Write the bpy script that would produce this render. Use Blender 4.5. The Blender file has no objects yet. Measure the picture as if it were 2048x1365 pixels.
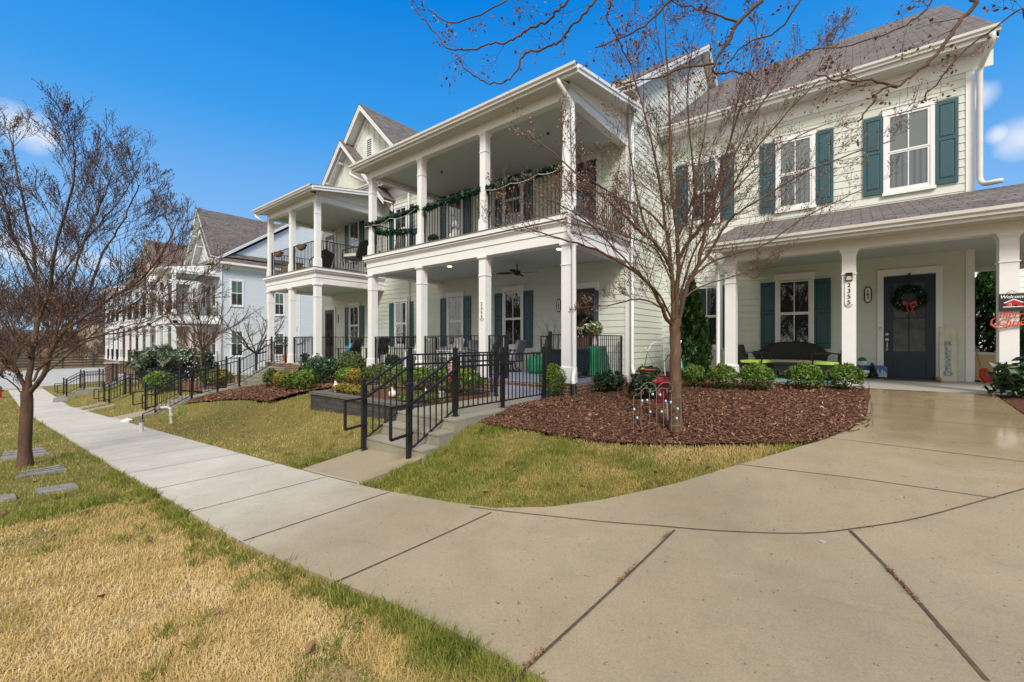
import bpy, math, random
import numpy as np
from mathutils import Vector, Matrix
R = math.radians
scene = bpy.context.scene
# ---------------------------------------------------------------- camera
FPX, HY = 862.0, 684.0            # focal length in photo pixels, horizon row (2048 x 1365 photo)
CC, SS = 0.624, 0.7815
cam_data = bpy.data.cameras.new("camera")
cam_data.lens = 36.0 * FPX / 2048.0
cam_data.sensor_width = 36.0
cam_data.shift_y = 1.5 / 2048.0
cam_data.clip_start = 0.05
cam_data.clip_end = 3000
cam = bpy.data.objects.new("camera", cam_data)
cam.rotation_euler = (R(90), 0, math.atan2(CC, SS))
scene.collection.objects.link(cam)
scene.camera = cam
# ---------------------------------------------------------------- view
scene.view_settings.view_transform = 'Standard'
scene.view_settings.look = 'None'
scene.view_settings.exposure = 0.80
scene.view_settings.gamma = 1.0
# ---------------------------------------------------------------- sun
SUN_EL, SUN_AZ = R(44), R(137)     # azimuth measured clockwise from +Y
sd = Vector((math.sin(SUN_AZ) * math.cos(SUN_EL), math.cos(SUN_AZ) * math.cos(SUN_EL), math.sin(SUN_EL)))
sun_data = bpy.data.lights.new("sun", 'SUN')
sun_data.energy = 2.1
sun_data.angle = R(18)
sun_data.color = (1.0, 0.94, 0.86)
sun = bpy.data.objects.new("sun", sun_data)
sun.rotation_euler = (-sd).to_track_quat('-Z', 'Y').to_euler()
sun.location = (0, -20, 30)
scene.collection.objects.link(sun)
# ---------------------------------------------------------------- world: Nishita sky with a procedural cloud layer
world = bpy.data.worlds.new("World")
scene.world = world
world.use_nodes = True
wt = world.node_tree
wt.nodes.clear()
def wn(t, **k):
    n = wt.nodes.new(t)
    for a, b in k.items(): setattr(n, a, b)
    return n
def wl(a, b): wt.links.new(a, b)
def wmath(op, a, b=None, clamp=False):
    n = wn('ShaderNodeMath', operation=op); n.use_clamp = clamp
    for i, q in enumerate((a, b)):
        if q is None: continue
        if isinstance(q, (int, float)): n.inputs[i].default_value = q
        else: wl(q, n.inputs[i])
    return n.outputs[0]
sky = wn('ShaderNodeTexSky', sky_type='NISHITA')
sky.sun_disc = False
sky.sun_elevation = SUN_EL
sky.sun_rotation = SUN_AZ
sky.altitude = 100
sky.air_density = 1.0
sky.dust_density = 0.3
sky.ozone_density = 3.0
hsv = wn('ShaderNodeHueSaturation'); hsv.inputs['Saturation'].default_value = 1.28; hsv.inputs['Value'].default_value = 1.0
wl(sky.outputs[0], hsv.inputs['Color'])
tc = wn('ShaderNodeTexCoord')
sep = wn('ShaderNodeSeparateXYZ'); wl(tc.outputs['Generated'], sep.inputs[0])
mp = wn('ShaderNodeMapping'); mp.inputs['Scale'].default_value = (1, 1, 2.6)
wl(tc.outputs['Generated'], mp.inputs[0])
n1 = wn('ShaderNodeTexNoise'); n1.inputs['Scale'].default_value = 3.4; n1.inputs['Detail'].default_value = 9; n1.inputs['Roughness'].default_value = 0.52
wl(mp.outputs[0], n1.inputs['Vector'])
# broad bright overcast, added out of view to whiten the light (-Y side and overhead), scattered cumulus low over the houses
back = wmath('MULTIPLY', wmath('SUBTRACT', wmath('MULTIPLY', sep.outputs['Y'], -1.0), 0.12), 5.0)
back = wmath('MULTIPLY', wmath('MAXIMUM', back, 0.0), 1.0, True)
lowm = wmath('SUBTRACT', 1.0, wmath('MULTIPLY', wmath('ABSOLUTE', wmath('SUBTRACT', sep.outputs['Z'], 0.15)), 7.0), True)
leftm = wmath('MULTIPLY', wmath('SUBTRACT', wmath('MULTIPLY', sep.outputs['X'], -1.0), 0.80), 7.0, True)
top_ = wmath('MULTIPLY', wmath('SUBTRACT', sep.outputs['Z'], 0.70), 5.0, True)
cov = wmath('MULTIPLY', wmath('MULTIPLY', lowm, leftm), 0.30)
cl = wmath('MULTIPLY', wmath('SUBTRACT', wmath('ADD', n1.outputs['Fac'], cov), 0.73), 6.0, True)
cl = wmath('MAXIMUM', cl, wmath('MAXIMUM', back, top_))
# a small fluffy pair beyond the right corner of the building
def puff(dx, dy, dz, rad):
    v = Vector((dx, dy, dz)).normalized()
    d = wn('ShaderNodeVectorMath', operation='DISTANCE'); wl(tc.outputs['Generated'], d.inputs[0]); d.inputs[1].default_value = v
    return wmath('SUBTRACT', 1.0, wmath('DIVIDE', d.outputs['Value'], rad), True)
def ray(px, py):
    u = (px - 1024) / FPX; v = (HY - py) / FPX
    return (-CC + SS * u, SS + CC * u, v)
n2 = wn('ShaderNodeTexNoise'); n2.inputs['Scale'].default_value = 14; n2.inputs['Detail'].default_value = 7
wl(tc.outputs['Generated'], n2.inputs['Vector'])
pf = None
for px_, py_, rr in ((1964, 190, .035), (2052, 278, .045), (30, 256, .05), (62, 264, .05), (92, 276, .035), (1998, 270, .02)):
    q = puff(*ray(px_, py_), rr)
    pf = q if pf is None else wmath('MAXIMUM', pf, q)
pf = wmath('MULTIPLY', wmath('SUBTRACT', wmath('ADD', wmath('MULTIPLY', pf, 0.9), n2.outputs['Fac']), 0.80), 1.9, True)
cl = wmath('MAXIMUM', cl, wmath('MULTIPLY', pf, 0.6))
mix = wn('ShaderNodeMix', data_type='RGBA')
# the photograph's azure: a height ramp laid over the physical sky
rp = wn('ShaderNodeValToRGB'); wl(sep.outputs['Z'], rp.inputs[0]); re_ = rp.color_ramp.elements
re_[0].position = 0.0; re_[0].color = (.40, .64, .90, 1); re_[1].position = 0.62; re_[1].color = (.000, .222, .74, 1)
e_ = re_.new(.22); e_.color = (.225, .48, .88, 1)
e_ = re_.new(.42); e_.color = (.045, .335, .83, 1)
rs_ = wn('ShaderNodeVectorMath', operation='SCALE'); rs_.inputs['Scale'].default_value = 5.95; wl(rp.outputs[0], rs_.inputs[0])
mb_ = wn('ShaderNodeMix', data_type='RGBA'); mb_.inputs['Factor'].default_value = .95; wl(hsv.outputs[0], mb_.inputs['A']); wl(rs_.outputs[0], mb_.inputs['B'])
wl(cl, mix.inputs['Factor']); wl(mb_.outputs['Result'], mix.inputs['A'])
mix.inputs['B'].default_value = (6.2, 6.05, 5.8, 1)
bg = wn('ShaderNodeBackground'); bg.inputs['Strength'].default_value = 0.10
wl(mix.outputs['Result'], bg.inputs[0])
wo = wn('ShaderNodeOutputWorld'); wl(bg.outputs[0], wo.inputs[0])
world.cycles.sampling_method = 'MANUAL'; world.cycles.sample_map_resolution = 512
cy = scene.cycles
cy.max_bounces = 5; cy.diffuse_bounces = 3; cy.glossy_bounces = 2; cy.transmission_bounces = 2; cy.transparent_max_bounces = 6
cy.caustics_reflective = False; cy.caustics_refractive = False

# ---------------------------------------------------------------- measuring: a photo pixel met with a known real plane
def PY(x, y, Y): a, b, v = ray(x, y); t = Y / b; return Vector((t * a, Y, t * v))
def PX(x, y, X): a, b, v = ray(x, y); t = X / a; return Vector((X, t * b, t * v))
def PZ(x, y, z): a, b, v = ray(x, y); t = z / v; return Vector((t * a, t * b, z))
def PT(x, y, t): a, b, v = ray(x, y); return Vector((t * a, t * b, t * v))

# ---------------------------------------------------------------- terrain height
def sm(a): a = np.clip(a, 0, 1); return a * a * (3 - 2 * a)
def S_(x):
    x = np.asarray(x, float)
    return np.where(x < 0, -1.547 + 0.0547 * np.maximum(x, -30), -1.547 + 0.02 * np.minimum(x, 15))
def H_(x):
    x = np.asarray(x, float)
    return np.interp(x, [-46, -22, -18, -12, -5, 0, 5], [-2.95, -1.83, -1.68, -1.33, -1.22, -.95, -.93])
def gz(x, y):
    x = np.asarray(x, float); y = np.asarray(y, float)
    s = S_(x); h = H_(x)
    t = np.interp(y, [2.97, 4.0, 4.9, 6.0, 7.6], [0, .17, .60, .84, 1.0])
    far = sm((-x - 40) / 8)
    L = s + (h - s) * t * (1 - far * 0.7)
    yc = np.minimum(y, 10.4)
    W = -1.505 + 0.01 * (np.minimum(y, 6) - 2.5) + 0.075 * 0.8 * np.log1p(np.exp((yc - 3.0) / 0.8)) 
    Rr = W + 0.0547 * np.minimum(x, 0) * (1 - sm((y - 3) / 5))
    wr = sm((x + 6) / 4.5)
    g = L * (1 - wr) + Rr * wr
    g = g + 0.16 * np.exp(-((x + 4.0) / 1.1) ** 2) * sm((y - 3.9) / 0.8) * (1 - sm((y - 6) / 2))
    g = g - 0.03 * np.maximum(1.4 - y, 0) * np.minimum(1, np.maximum(1.4 - y, 0) / 3)
    return g
def gzf(x, y): return float(gz(x, y))
def G(px, py, lift=0.0):
    """point of the ground seen at a photo pixel"""
    a, b, v = ray(px, py); lo, hi = 0.5, 120.0
    fz = lambda t: v * t - (gzf(a * t, b * t) + lift)
    t = lo
    while t < hi and fz(t) > 0: t += 0.25 + t * 0.01
    lo, hi = t - 0.5 - t * 0.012, t
    for _ in range(30):
        m = (lo + hi) / 2
        if fz(m) > 0: lo = m
        else: hi = m
    return Vector((a * lo, b * lo, v * lo))
# ---------------------------------------------------------------- mesh helpers
COL = scene.collection
WL = {}                              # world location of every parent
class MB:
    def __init__(s): s.v = []; s.f = []; s.m = []
    def add(s, vs, fs, mi=0):
        b = len(s.v); s.v.extend([tuple(p) for p in vs])
        for f in fs: s.f.append(tuple(b + i for i in f)); s.m.append(mi)
        return s
    def box(s, x0, x1, y0, y1, z0, z1, mi=0):
        if x0 > x1: x0, x1 = x1, x0
        if y0 > y1: y0, y1 = y1, y0
        if z0 > z1: z0, z1 = z1, z0
        return s.add([(x0,y0,z0),(x1,y0,z0),(x1,y1,z0),(x0,y1,z0),(x0,y0,z1),(x1,y0,z1),(x1,y1,z1),(x0,y1,z1)],
              [(0,3,2,1),(4,5,6,7),(0,1,5,4),(1,2,6,5),(2,3,7,6),(3,0,4,7)], mi)
    def frust(s, cx, cy, z0, z1, w0, w1, mi=0):
        a, b = w0 / 2, w1 / 2
        return s.add([(cx-a,cy-a,z0),(cx+a,cy-a,z0),(cx+a,cy+a,z0),(cx-a,cy+a,z0),(cx-b,cy-b,z1),(cx+b,cy-b,z1),(cx+b,cy+b,z1),(cx-b,cy+b,z1)],
              [(0,3,2,1),(4,5,6,7),(0,1,5,4),(1,2,6,5),(2,3,7,6),(3,0,4,7)], mi)
    def bar(s, a, b, w, h=None, mi=0, up=(0, 0, 1)):
        """rectangular bar from a to b"""
        a = Vector(a); b = Vector(b); d = (b - a).normalized(); h = h or w
        u = Vector(up)
        if abs(d.dot(u)) > 0.98: u = Vector((0, 1, 0))
        r = d.cross(u).normalized() * (w / 2); q = r.cross(d).normalized() * (h / 2)
        return s.add([a-r-q, a+r-q, a+r+q, a-r+q, b-r-q, b+r-q, b+r+q, b-r+q],
              [(0,3,2,1),(4,5,6,7),(0,1,5,4),(1,2,6,5),(2,3,7,6),(3,0,4,7)], mi)
    def tube(s, pts, r, n=8, mi=0, cap=True, sq=1.0):
        pts = [Vector(p) for p in pts]; k = len(pts)
        rs = r if isinstance(r, (list, tuple)) else [r] * k
        t0 = (pts[1] - pts[0]).normalized()
        u = Vector((0, 0, 1)) if abs(t0.z) < 0.9 else Vector((0, 1, 0))
        u = (u - t0 * u.dot(t0)).normalized(); b = len(s.v)
        for i, p in enumerate(pts):
            t = (pts[min(i + 1, k - 1)] - pts[max(i - 1, 0)]).normalized()
            u = (u - t * u.dot(t)).normalized(); w = t.cross(u)
            for j in range(n):
                a = 2 * math.pi * j / n
                s.v.append(tuple(p + (u * math.cos(a) + w * math.sin(a) * sq) * rs[i]))
        for i in range(k - 1):
            for j in range(n):
                j2 = (j + 1) % n
                s.f.append((b + i*n + j, b + i*n + j2, b + (i+1)*n + j2, b + (i+1)*n + j)); s.m.append(mi)
        if cap:
            s.f.append(tuple(b + j for j in range(n))[::-1]); s.m.append(mi)
            s.f.append(tuple(b + (k-1)*n + j for j in range(n))); s.m.append(mi)
        return s
    def lathe(s, cx, cy, prof, n=16, mi=0, sx=1, sy=1):
        b = len(s.v)
        for r, z in prof:
            for j in range(n):
                a = 2 * math.pi * j / n
                s.v.append((cx + r * sx * math.cos(a), cy + r * sy * math.sin(a), z))
        for i in range(len(prof) - 1):
            for j in range(n):
                j2 = (j + 1) % n
                s.f.append((b + i*n + j, b + i*n + j2, b + (i+1)*n + j2, b + (i+1)*n + j)); s.m.append(mi)
        s.f.append(tuple(b + j for j in range(n))[::-1]); s.m.append(mi)
        s.f.append(tuple(b + (len(prof)-1)*n + j for j in range(n))); s.m.append(mi)
        return s
    def ball(s, c, rx, ry=None, rz=None, n=12, mi=0):
        ry = ry or rx; rz = rz or rx; k = n // 2
        return s.lathe(c[0], c[1], [(max(1e-4, rx * math.sin(math.pi * i / k)), c[2] - rz * math.cos(math.pi * i / k)) for i in range(k + 1)], n, mi, 1, ry / rx)
    def poly(s, pts, y0, y1, axis='y', mi=0):
        """polygon given in the plane across an axis, extruded along that axis"""
        k = len(pts)
        def mk(p, c): return (p[0], c, p[1]) if axis == 'y' else ((c, p[0], p[1]) if axis == 'x' else (p[0], p[1], c))
        vs = [mk(p, y0) for p in pts] + [mk(p, y1) for p in pts]
        fs = [tuple(range(k)), tuple(range(k, 2*k))[::-1]] + [(i, k + i, k + (i+1) % k, (i+1) % k) for i in range(k)]
        return s.add(vs, fs, mi)
    def mesh(s, name, mats, off=(0, 0, 0), smooth=False, fixn=True):
        me = bpy.data.meshes.new(name)
        o = Vector(off)
        me.from_pydata([(v[0]-o.x, v[1]-o.y, v[2]-o.z) for v in s.v], [], s.f)
        if not isinstance(mats, (list, tuple)): mats = [mats]
        for m in mats: me.materials.append(m)
        if len(mats) > 1: me.polygons.foreach_set('material_index', s.m)
        if smooth: me.polygons.foreach_set('use_smooth', [True] * len(s.f))
        if fixn and len(s.f) < 60000:
            import bmesh
            bm = bmesh.new(); bm.from_mesh(me); bmesh.ops.recalc_face_normals(bm, faces=bm.faces); bm.to_mesh(me); bm.free()
        me.update()
        return me
    def build(s, name, mats, parent=None, smooth=False, kind=None):
        if parent is None:
            a = np.array(s.v); off = Vector(((a[:,0].min()+a[:,0].max())/2, (a[:,1].min()+a[:,1].max())/2, a[:,2].min()))
        else: off = WL[parent.name]
        o = bpy.data.objects.new(name, s.mesh(name, mats, off, smooth)); COL.objects.link(o)
        if parent is None: o.location = off
        else: o.parent = parent
        WL[o.name] = Vector(off)
        if kind: o['kind'] = kind
        return o
def npmesh(name, verts, faces, mats, smooth=False):
    """fast mesh from numpy arrays, faces (n,3) or (n,4)"""
    me = bpy.data.meshes.new(name)
    nv, nf, k = len(verts), len(faces), faces.shape[1]
    me.vertices.add(nv); me.vertices.foreach_set('co', verts.astype(np.float32).ravel())
    me.loops.add(nf * k); me.loops.foreach_set('vertex_index', faces.astype(np.int32).ravel())
    me.polygons.add(nf); me.polygons.foreach_set('loop_start', np.arange(0, nf * k, k, dtype=np.int32))
    if not isinstance(mats, (list, tuple)): mats = [mats]
    for m in mats: me.materials.append(m)
    me.polygons.foreach_set('use_smooth', np.full(nf, bool(smooth)))
    me.update(calc_edges=True)
    return me
def setcol(me, vals):
    """per-vertex random value, read by the leaf, grass and chip materials"""
    a = me.attributes.new('rnd', 'FLOAT', 'POINT'); a.data.foreach_set('value', np.asarray(vals, np.float32))
def link(name, me, parent=None, loc=(0, 0, 0), rz=0):
    o = bpy.data.objects.new(name, me); COL.objects.link(o); o.parent = parent; o.location = loc; o.rotation_euler = (0, 0, rz)
    WL[o.name] = Vector(loc) if parent is None else WL[parent.name] + Vector(loc)
    return o
def empty(name, loc=(0, 0, 0)):
    o = bpy.data.objects.new(name, None); COL.objects.link(o); o.location = loc; o.empty_display_size = 0.2
    WL[o.name] = Vector(loc); return o
def tag(o, label=None, cat=None, group=None, kind=None):
    if label: o['label'] = label
    if cat: o['category'] = cat
    if group: o['group'] = group
    if kind: o['kind'] = kind
    return o
def copy_tree(o, parent=None, loc=None, rz=None):
    c = o.copy(); COL.objects.link(c); c.parent = parent
    if loc is not None: c.location = loc
    if rz is not None: c.rotation_euler = (0, 0, rz)
    for ch in list(o.children): copy_tree(ch, c)
    return c
CACHE = {}
def cached(key, fn):
    if key not in CACHE: CACHE[key] = fn()
    return CACHE[key]
def text_mb(txt, size, ext=0.004, sp=1.0, font_shear=0.0):
    """lettering as real mesh, centred, in the x-z plane facing -Y; returns list of verts, faces"""
    cu = bpy.data.curves.new('t', 'FONT'); cu.body = txt; cu.size = size; cu.extrude = ext; cu.resolution_u = 3
    cu.align_x = 'CENTER'; cu.align_y = 'CENTER'; cu.space_line = sp; cu.shear = font_shear
    ob = bpy.data.objects.new('t', cu); COL.objects.link(ob)
    dg = bpy.context.evaluated_depsgraph_get(); me = bpy.data.meshes.new_from_object(ob.evaluated_get(dg))
    vs = [(v.co.x, -v.co.z, v.co.y) for v in me.vertices]; fs = [tuple(p.vertices) for p in me.polygons]
    bpy.data.objects.remove(ob); bpy.data.curves.remove(cu); bpy.data.meshes.remove(me)
    return vs, fs
def put_text(mb, txt, size, c, mi=0, ext=0.004, sp=1.0, shear=0.0, sx=1.0, bold=0.0):
    vs, fs = text_mb(txt, size, ext, sp, shear)
    for dx in ((0,) if not bold else (-bold, 0, bold)):
        mb.add([(c[0] + v[0]*sx + dx, c[1] + v[1] + (abs(dx)*0.05), c[2] + v[2]) for v in vs], fs, mi)

# ---------------------------------------------------------------- materials
def NM(name):
    m = bpy.data.materials.new(name); m.use_nodes = True
    return m, m.node_tree, m.node_tree.nodes['Principled BSDF']
def mat(name, col, rough=0.6, var=0.0, vscale=6.0, bump=0.0, bscale=40.0, metal=0.0, spec=0.5, stretch=(1, 1, 1), dirt=0.0, dirtcol=(.2, .18, .14), emit=None, es=0, coat=0.0):
    m, nt, b = NM(name)
    b.inputs['Base Color'].default_value = (*col, 1); b.inputs['Roughness'].default_value = rough
    b.inputs['Metallic'].default_value = metal; b.inputs['Specular IOR Level'].default_value = spec
    if coat: b.inputs['Coat Weight'].default_value = coat
    if emit: b.inputs['Emission Color'].default_value = (*emit, 1); b.inputs['Emission Strength'].default_value = es
    if var or bump or dirt:
        tcn = nt.nodes.new('ShaderNodeTexCoord'); mpn = nt.nodes.new('ShaderNodeMapping'); mpn.inputs['Scale'].default_value = stretch
        nt.links.new(tcn.outputs['Object'], mpn.inputs[0])
    cur = None
    if var:
        n = nt.nodes.new('ShaderNodeTexNoise'); n.inputs['Scale'].default_value = vscale; n.inputs['Detail'].default_value = 6; n.inputs['Roughness'].default_value = 0.65
        nt.links.new(mpn.outputs[0], n.inputs['Vector'])
        r = nt.nodes.new('ShaderNodeMapRange'); r.inputs['From Min'].default_value = .3; r.inputs['From Max'].default_value = .7
        r.inputs['To Min'].default_value = 1 - var; r.inputs['To Max'].default_value = 1 + var
        nt.links.new(n.outputs['Fac'], r.inputs[0])
        mx = nt.nodes.new('ShaderNodeMix'); mx.data_type = 'RGBA'; mx.blend_type = 'MULTIPLY'; mx.inputs['Factor'].default_value = 1
        mx.inputs['A'].default_value = (*col, 1); nt.links.new(r.outputs[0], mx.inputs['B']); cur = mx.outputs['Result']
        nt.links.new(cur, b.inputs['Base Color'])
    if dirt:
        n = nt.nodes.new('ShaderNodeTexNoise'); n.inputs['Scale'].default_value = 2.3; n.inputs['Detail'].default_value = 8; n.inputs['Roughness'].default_value = .7
        nt.links.new(mpn.outputs[0], n.inputs['Vector'])
        r = nt.nodes.new('ShaderNodeMapRange'); r.inputs['From Min'].default_value = .48; r.inputs['From Max'].default_value = .75; r.inputs['To Max'].default_value = dirt
        nt.links.new(n.outputs['Fac'], r.inputs[0])
        mx = nt.nodes.new('ShaderNodeMix'); mx.data_type = 'RGBA'
        nt.links.new(r.outputs[0], mx.inputs['Factor'])
        if cur: nt.links.new(cur, mx.inputs['A'])
        else: mx.inputs['A'].default_value = (*col, 1)
        mx.inputs['B'].default_value = (*dirtcol, 1); nt.links.new(mx.outputs['Result'], b.inputs['Base Color'])
    if bump:
        n = nt.nodes.new('ShaderNodeTexNoise'); n.inputs['Scale'].default_value = bscale; n.inputs['Detail'].default_value = 5
        nt.links.new(mpn.outputs[0], n.inputs['Vector'])
        bp = nt.nodes.new('ShaderNodeBump'); bp.inputs['Strength'].default_value = bump; bp.inputs['Distance'].default_value = 0.01
        nt.links.new(n.outputs['Fac'], bp.inputs['Height']); nt.links.new(bp.outputs[0], b.inputs['Normal'])
    return m
def attr_mat(name, stops, rough=0.6, trans=0.0, noise=None, spec=0.3):
    """colour from the per-piece random value, optionally shifted by a large soft noise (patches)"""
    m, nt, b = NM(name)
    at = nt.nodes.new('ShaderNodeAttribute'); at.attribute_name = 'rnd'
    cr = nt.nodes.new('ShaderNodeValToRGB')
    e = cr.color_ramp.elements
    while len(e) < len(stops): e.new(0.5)
    for i, (p, c) in enumerate(stops): e[i].position = p; e[i].color = (*c, 1)
    nt.links.new(at.outputs['Fac'], cr.inputs[0]); nt.links.new(cr.outputs[0], b.inputs['Base Color'])
    b.inputs['Roughness'].default_value = rough; b.inputs['Specular IOR Level'].default_value = spec
    if trans:
        tr = nt.nodes.new('ShaderNodeBsdfTranslucent'); nt.links.new(cr.outputs[0], tr.inputs[0])
        ms = nt.nodes.new('ShaderNodeMixShader'); ms.inputs[0].default_value = trans
        nt.links.new(b.outputs[0], ms.inputs[1]); nt.links.new(tr.outputs[0], ms.inputs[2])
        nt.links.new(ms.outputs[0], nt.nodes['Material Output'].inputs[0])
    return m
def tile_mat(name, c1, c2, mortar, scale, bw, rh, msize, rough, axis='x', zk=1.0, bump=0.5, noise=0.25, offs=0.5):
    """bricks or shingles: rows run along the wall or roof, courses follow height"""
    m, nt, b = NM(name); L = nt.links.new
    tcn = nt.nodes.new('ShaderNodeTexCoord'); sp = nt.nodes.new('ShaderNodeSeparateXYZ'); L(tcn.outputs['Object'], sp.inputs[0])
    cb = nt.nodes.new('ShaderNodeCombineXYZ')
    if axis == 'xy':
        ad = nt.nodes.new('ShaderNodeMath'); ad.operation = 'ADD'; L(sp.outputs[0], ad.inputs[0]); L(sp.outputs[1], ad.inputs[1]); L(ad.outputs[0], cb.inputs[0])
    else: L(sp.outputs['X' if axis == 'x' else 'Y'], cb.inputs[0])
    mz = nt.nodes.new('ShaderNodeMath'); mz.operation = 'MULTIPLY'; mz.inputs[1].default_value = zk; L(sp.outputs['Z'], mz.inputs[0]); L(mz.outputs[0], cb.inputs[1])
    bt = nt.nodes.new('ShaderNodeTexBrick'); L(cb.outputs[0], bt.inputs['Vector'])
    bt.inputs['Color1'].default_value = (*c1, 1); bt.inputs['Color2'].default_value = (*c2, 1); bt.inputs['Mortar'].default_value = (*mortar, 1)
    bt.inputs['Scale'].default_value = scale; bt.inputs['Brick Width'].default_value = bw; bt.inputs['Row Height'].default_value = rh
    bt.inputs['Mortar Size'].default_value = msize; bt.inputs['Mortar Smooth'].default_value = .2; bt.offset = offs
    n = nt.nodes.new('ShaderNodeTexNoise'); n.inputs['Scale'].default_value = 5; n.inputs['Detail'].default_value = 10; n.inputs['Roughness'].default_value = .75
    L(tcn.outputs['Object'], n.inputs['Vector'])
    r = nt.nodes.new('ShaderNodeMapRange'); r.inputs['From Min'].default_value = .3; r.inputs['From Max'].default_value = .7; r.inputs['To Min'].default_value = 1 - noise; r.inputs['To Max'].default_value = 1 + noise
    L(n.outputs['Fac'], r.inputs[0])
    mx = nt.nodes.new('ShaderNodeMix'); mx.data_type = 'RGBA'; mx.blend_type = 'MULTIPLY'; mx.inputs['Factor'].default_value = 1
    L(bt.outputs['Color'], mx.inputs['A']); L(r.outputs[0], mx.inputs['B']); L(mx.outputs['Result'], b.inputs['Base Color'])
    b.inputs['Roughness'].default_value = rough; b.inputs['Specular IOR Level'].default_value = .25
    bp = nt.nodes.new('ShaderNodeBump'); bp.inputs['Strength'].default_value = bump; bp.inputs['Distance'].default_value = .01; bp.invert = True
    L(bt.outputs['Fac'], bp.inputs['Height']); L(bp.outputs[0], b.inputs['Normal'])
    return m
M = {}
M['trim'] = mat('white_trim', (.80, .80, .79), .45, var=.03, vscale=3, dirt=.10, dirtcol=(.55, .53, .48))
M['siding_green'] = mat('pale_green_siding', (.645, .675, .60), .6, var=.05, vscale=4, bump=.12, bscale=60, stretch=(.15, .15, 2))
M['siding_blue'] = mat('pale_blue_siding', (.60, .655, .69), .6, var=.05, vscale=4, bump=.1, bscale=60, stretch=(.15, .15, 2))
M['siding_tan'] = mat('tan_siding', (.42, .34, .26), .7, var=.05, vscale=4)
M['ceiling'] = mat('porch_ceiling_paint', (.55, .60, .58), .6, var=.03)
M['teal'] = mat('teal_shutter_paint', (.026, .086, .104), .42, var=.08, vscale=5)
M['navy'] = mat('navy_door_paint', (.010, .022, .040), .42, var=.06, vscale=4)
M['darkpaint'] = mat('dark_door_paint', (.03, .035, .04), .4)
M['black'] = mat('black_metal_paint', (.010, .010, .011), .48, var=.25, vscale=20, bump=.1, bscale=80)
M['gutter'] = mat('gutter_aluminium', (.66, .65, .61), .42, var=.06, vscale=2, dirt=.25, dirtcol=(.42, .40, .35))
M['white'] = mat('white_paint', (.82, .82, .82), .4, var=.04)
M['shx'] = tile_mat('shingles_front', (.185, .160, .150), (.115, .102, .100), (.045, .040, .040), 1.0, .33, .145, .010, .9, 'x', 1.8, .7, .35)
M['shy'] = tile_mat('shingles_side', (.185, .160, .150), (.115, .102, .100), (.045, .040, .040), 1.0, .33, .145, .010, .9, 'y', 1.42, .7, .35)
M['brick'] = tile_mat('brown_brick', (.20, .095, .062), (.12, .060, .042), (.36, .31, .25), 1.0, .215, .075, .008, .85, 'xy', 1.0, .8, .3)
M['stoneblock'] = tile_mat('dark_wall_block', (.075, .072, .066), (.05, .049, .046), (.03, .03, .028), 1.0, .30, .10, .005, .9, 'xy', 1.0, .8, .35)
M['bark'] = mat('bark_brown', (.098, .055, .032), .85, var=.45, vscale=9, bump=.9, bscale=30, stretch=(1, 1, .35))
M['bark2'] = mat('bark_lichen', (.115, .066, .038), .85, var=.55, vscale=11, bump=.9, bscale=35, stretch=(1, 1, .4), dirt=.65, dirtcol=(.18, .10, .022))
M['twig'] = mat('twig_brown', (.105, .060, .045), .8, var=.3)
M['twig_grey'] = mat('twig_grey', (.060, .036, .027), .8, var=.3)
M['wood_dark'] = mat('dark_stained_wood', (.045, .036, .028), .7, var=.3, bump=.3, stretch=(1, 1, .2))
M['terracotta'] = mat('terracotta', (.50, .16, .07), .8, var=.12)
M['red'] = mat('red_paint', (.50, .022, .016), .4, var=.08)
M['maroon'] = mat('maroon_plastic', (.22, .012, .022), .35, var=.15)
M['lime'] = mat('lime_cushion', (.46, .72, .12), .8, var=.05, bump=.2, bscale=200)
M['wicker'] = mat('dark_wicker', (.018, .015, .013), .55, var=.3, vscale=60, bump=.8, bscale=160)
M['cream'] = mat('cream_cushion', (.55, .50, .38), .85, var=.08)
M['greenfab'] = mat('green_fabric', (.006, .17, .075), .7, var=.18, vscale=5, bump=.4, bscale=12)
M['grayfab'] = mat('grey_mesh_fabric', (.20, .20, .23), .8, var=.08)
M['aqua'] = mat('turquoise_cushion', (.03, .48, .66), .8, var=.08)
M['floorgrey'] = mat('grey_blue_porch_paint', (.26, .28, .38), .35, var=.1, vscale=3)
M['metal'] = mat('brushed_nickel', (.55, .52, .47), .25, metal=1)
M['rust'] = mat('rusty_wire', (.22, .15, .12), .6, var=.3)
M['tan'] = mat('tan_plastic', (.55, .39, .21), .6, var=.05)
M['handle'] = mat('wooden_handle', (.32, .20, .11), .6, var=.2)
M['slab'] = mat('porch_slab_concrete', (.40, .38, .34), .55, var=.08, vscale=2.5, bump=.15, bscale=60)
M['step'] = mat('step_concrete', (.30, .28, .22), .5, var=.16, vscale=2.2, bump=.2, bscale=50, dirt=.35, dirtcol=(.17, .155, .11))
M['bone'] = mat('offwhite_stone', (.62, .60, .55), .6, var=.1)
M['plastic_black'] = mat('black_corrugated_plastic', (.012, .012, .013), .5)
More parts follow.
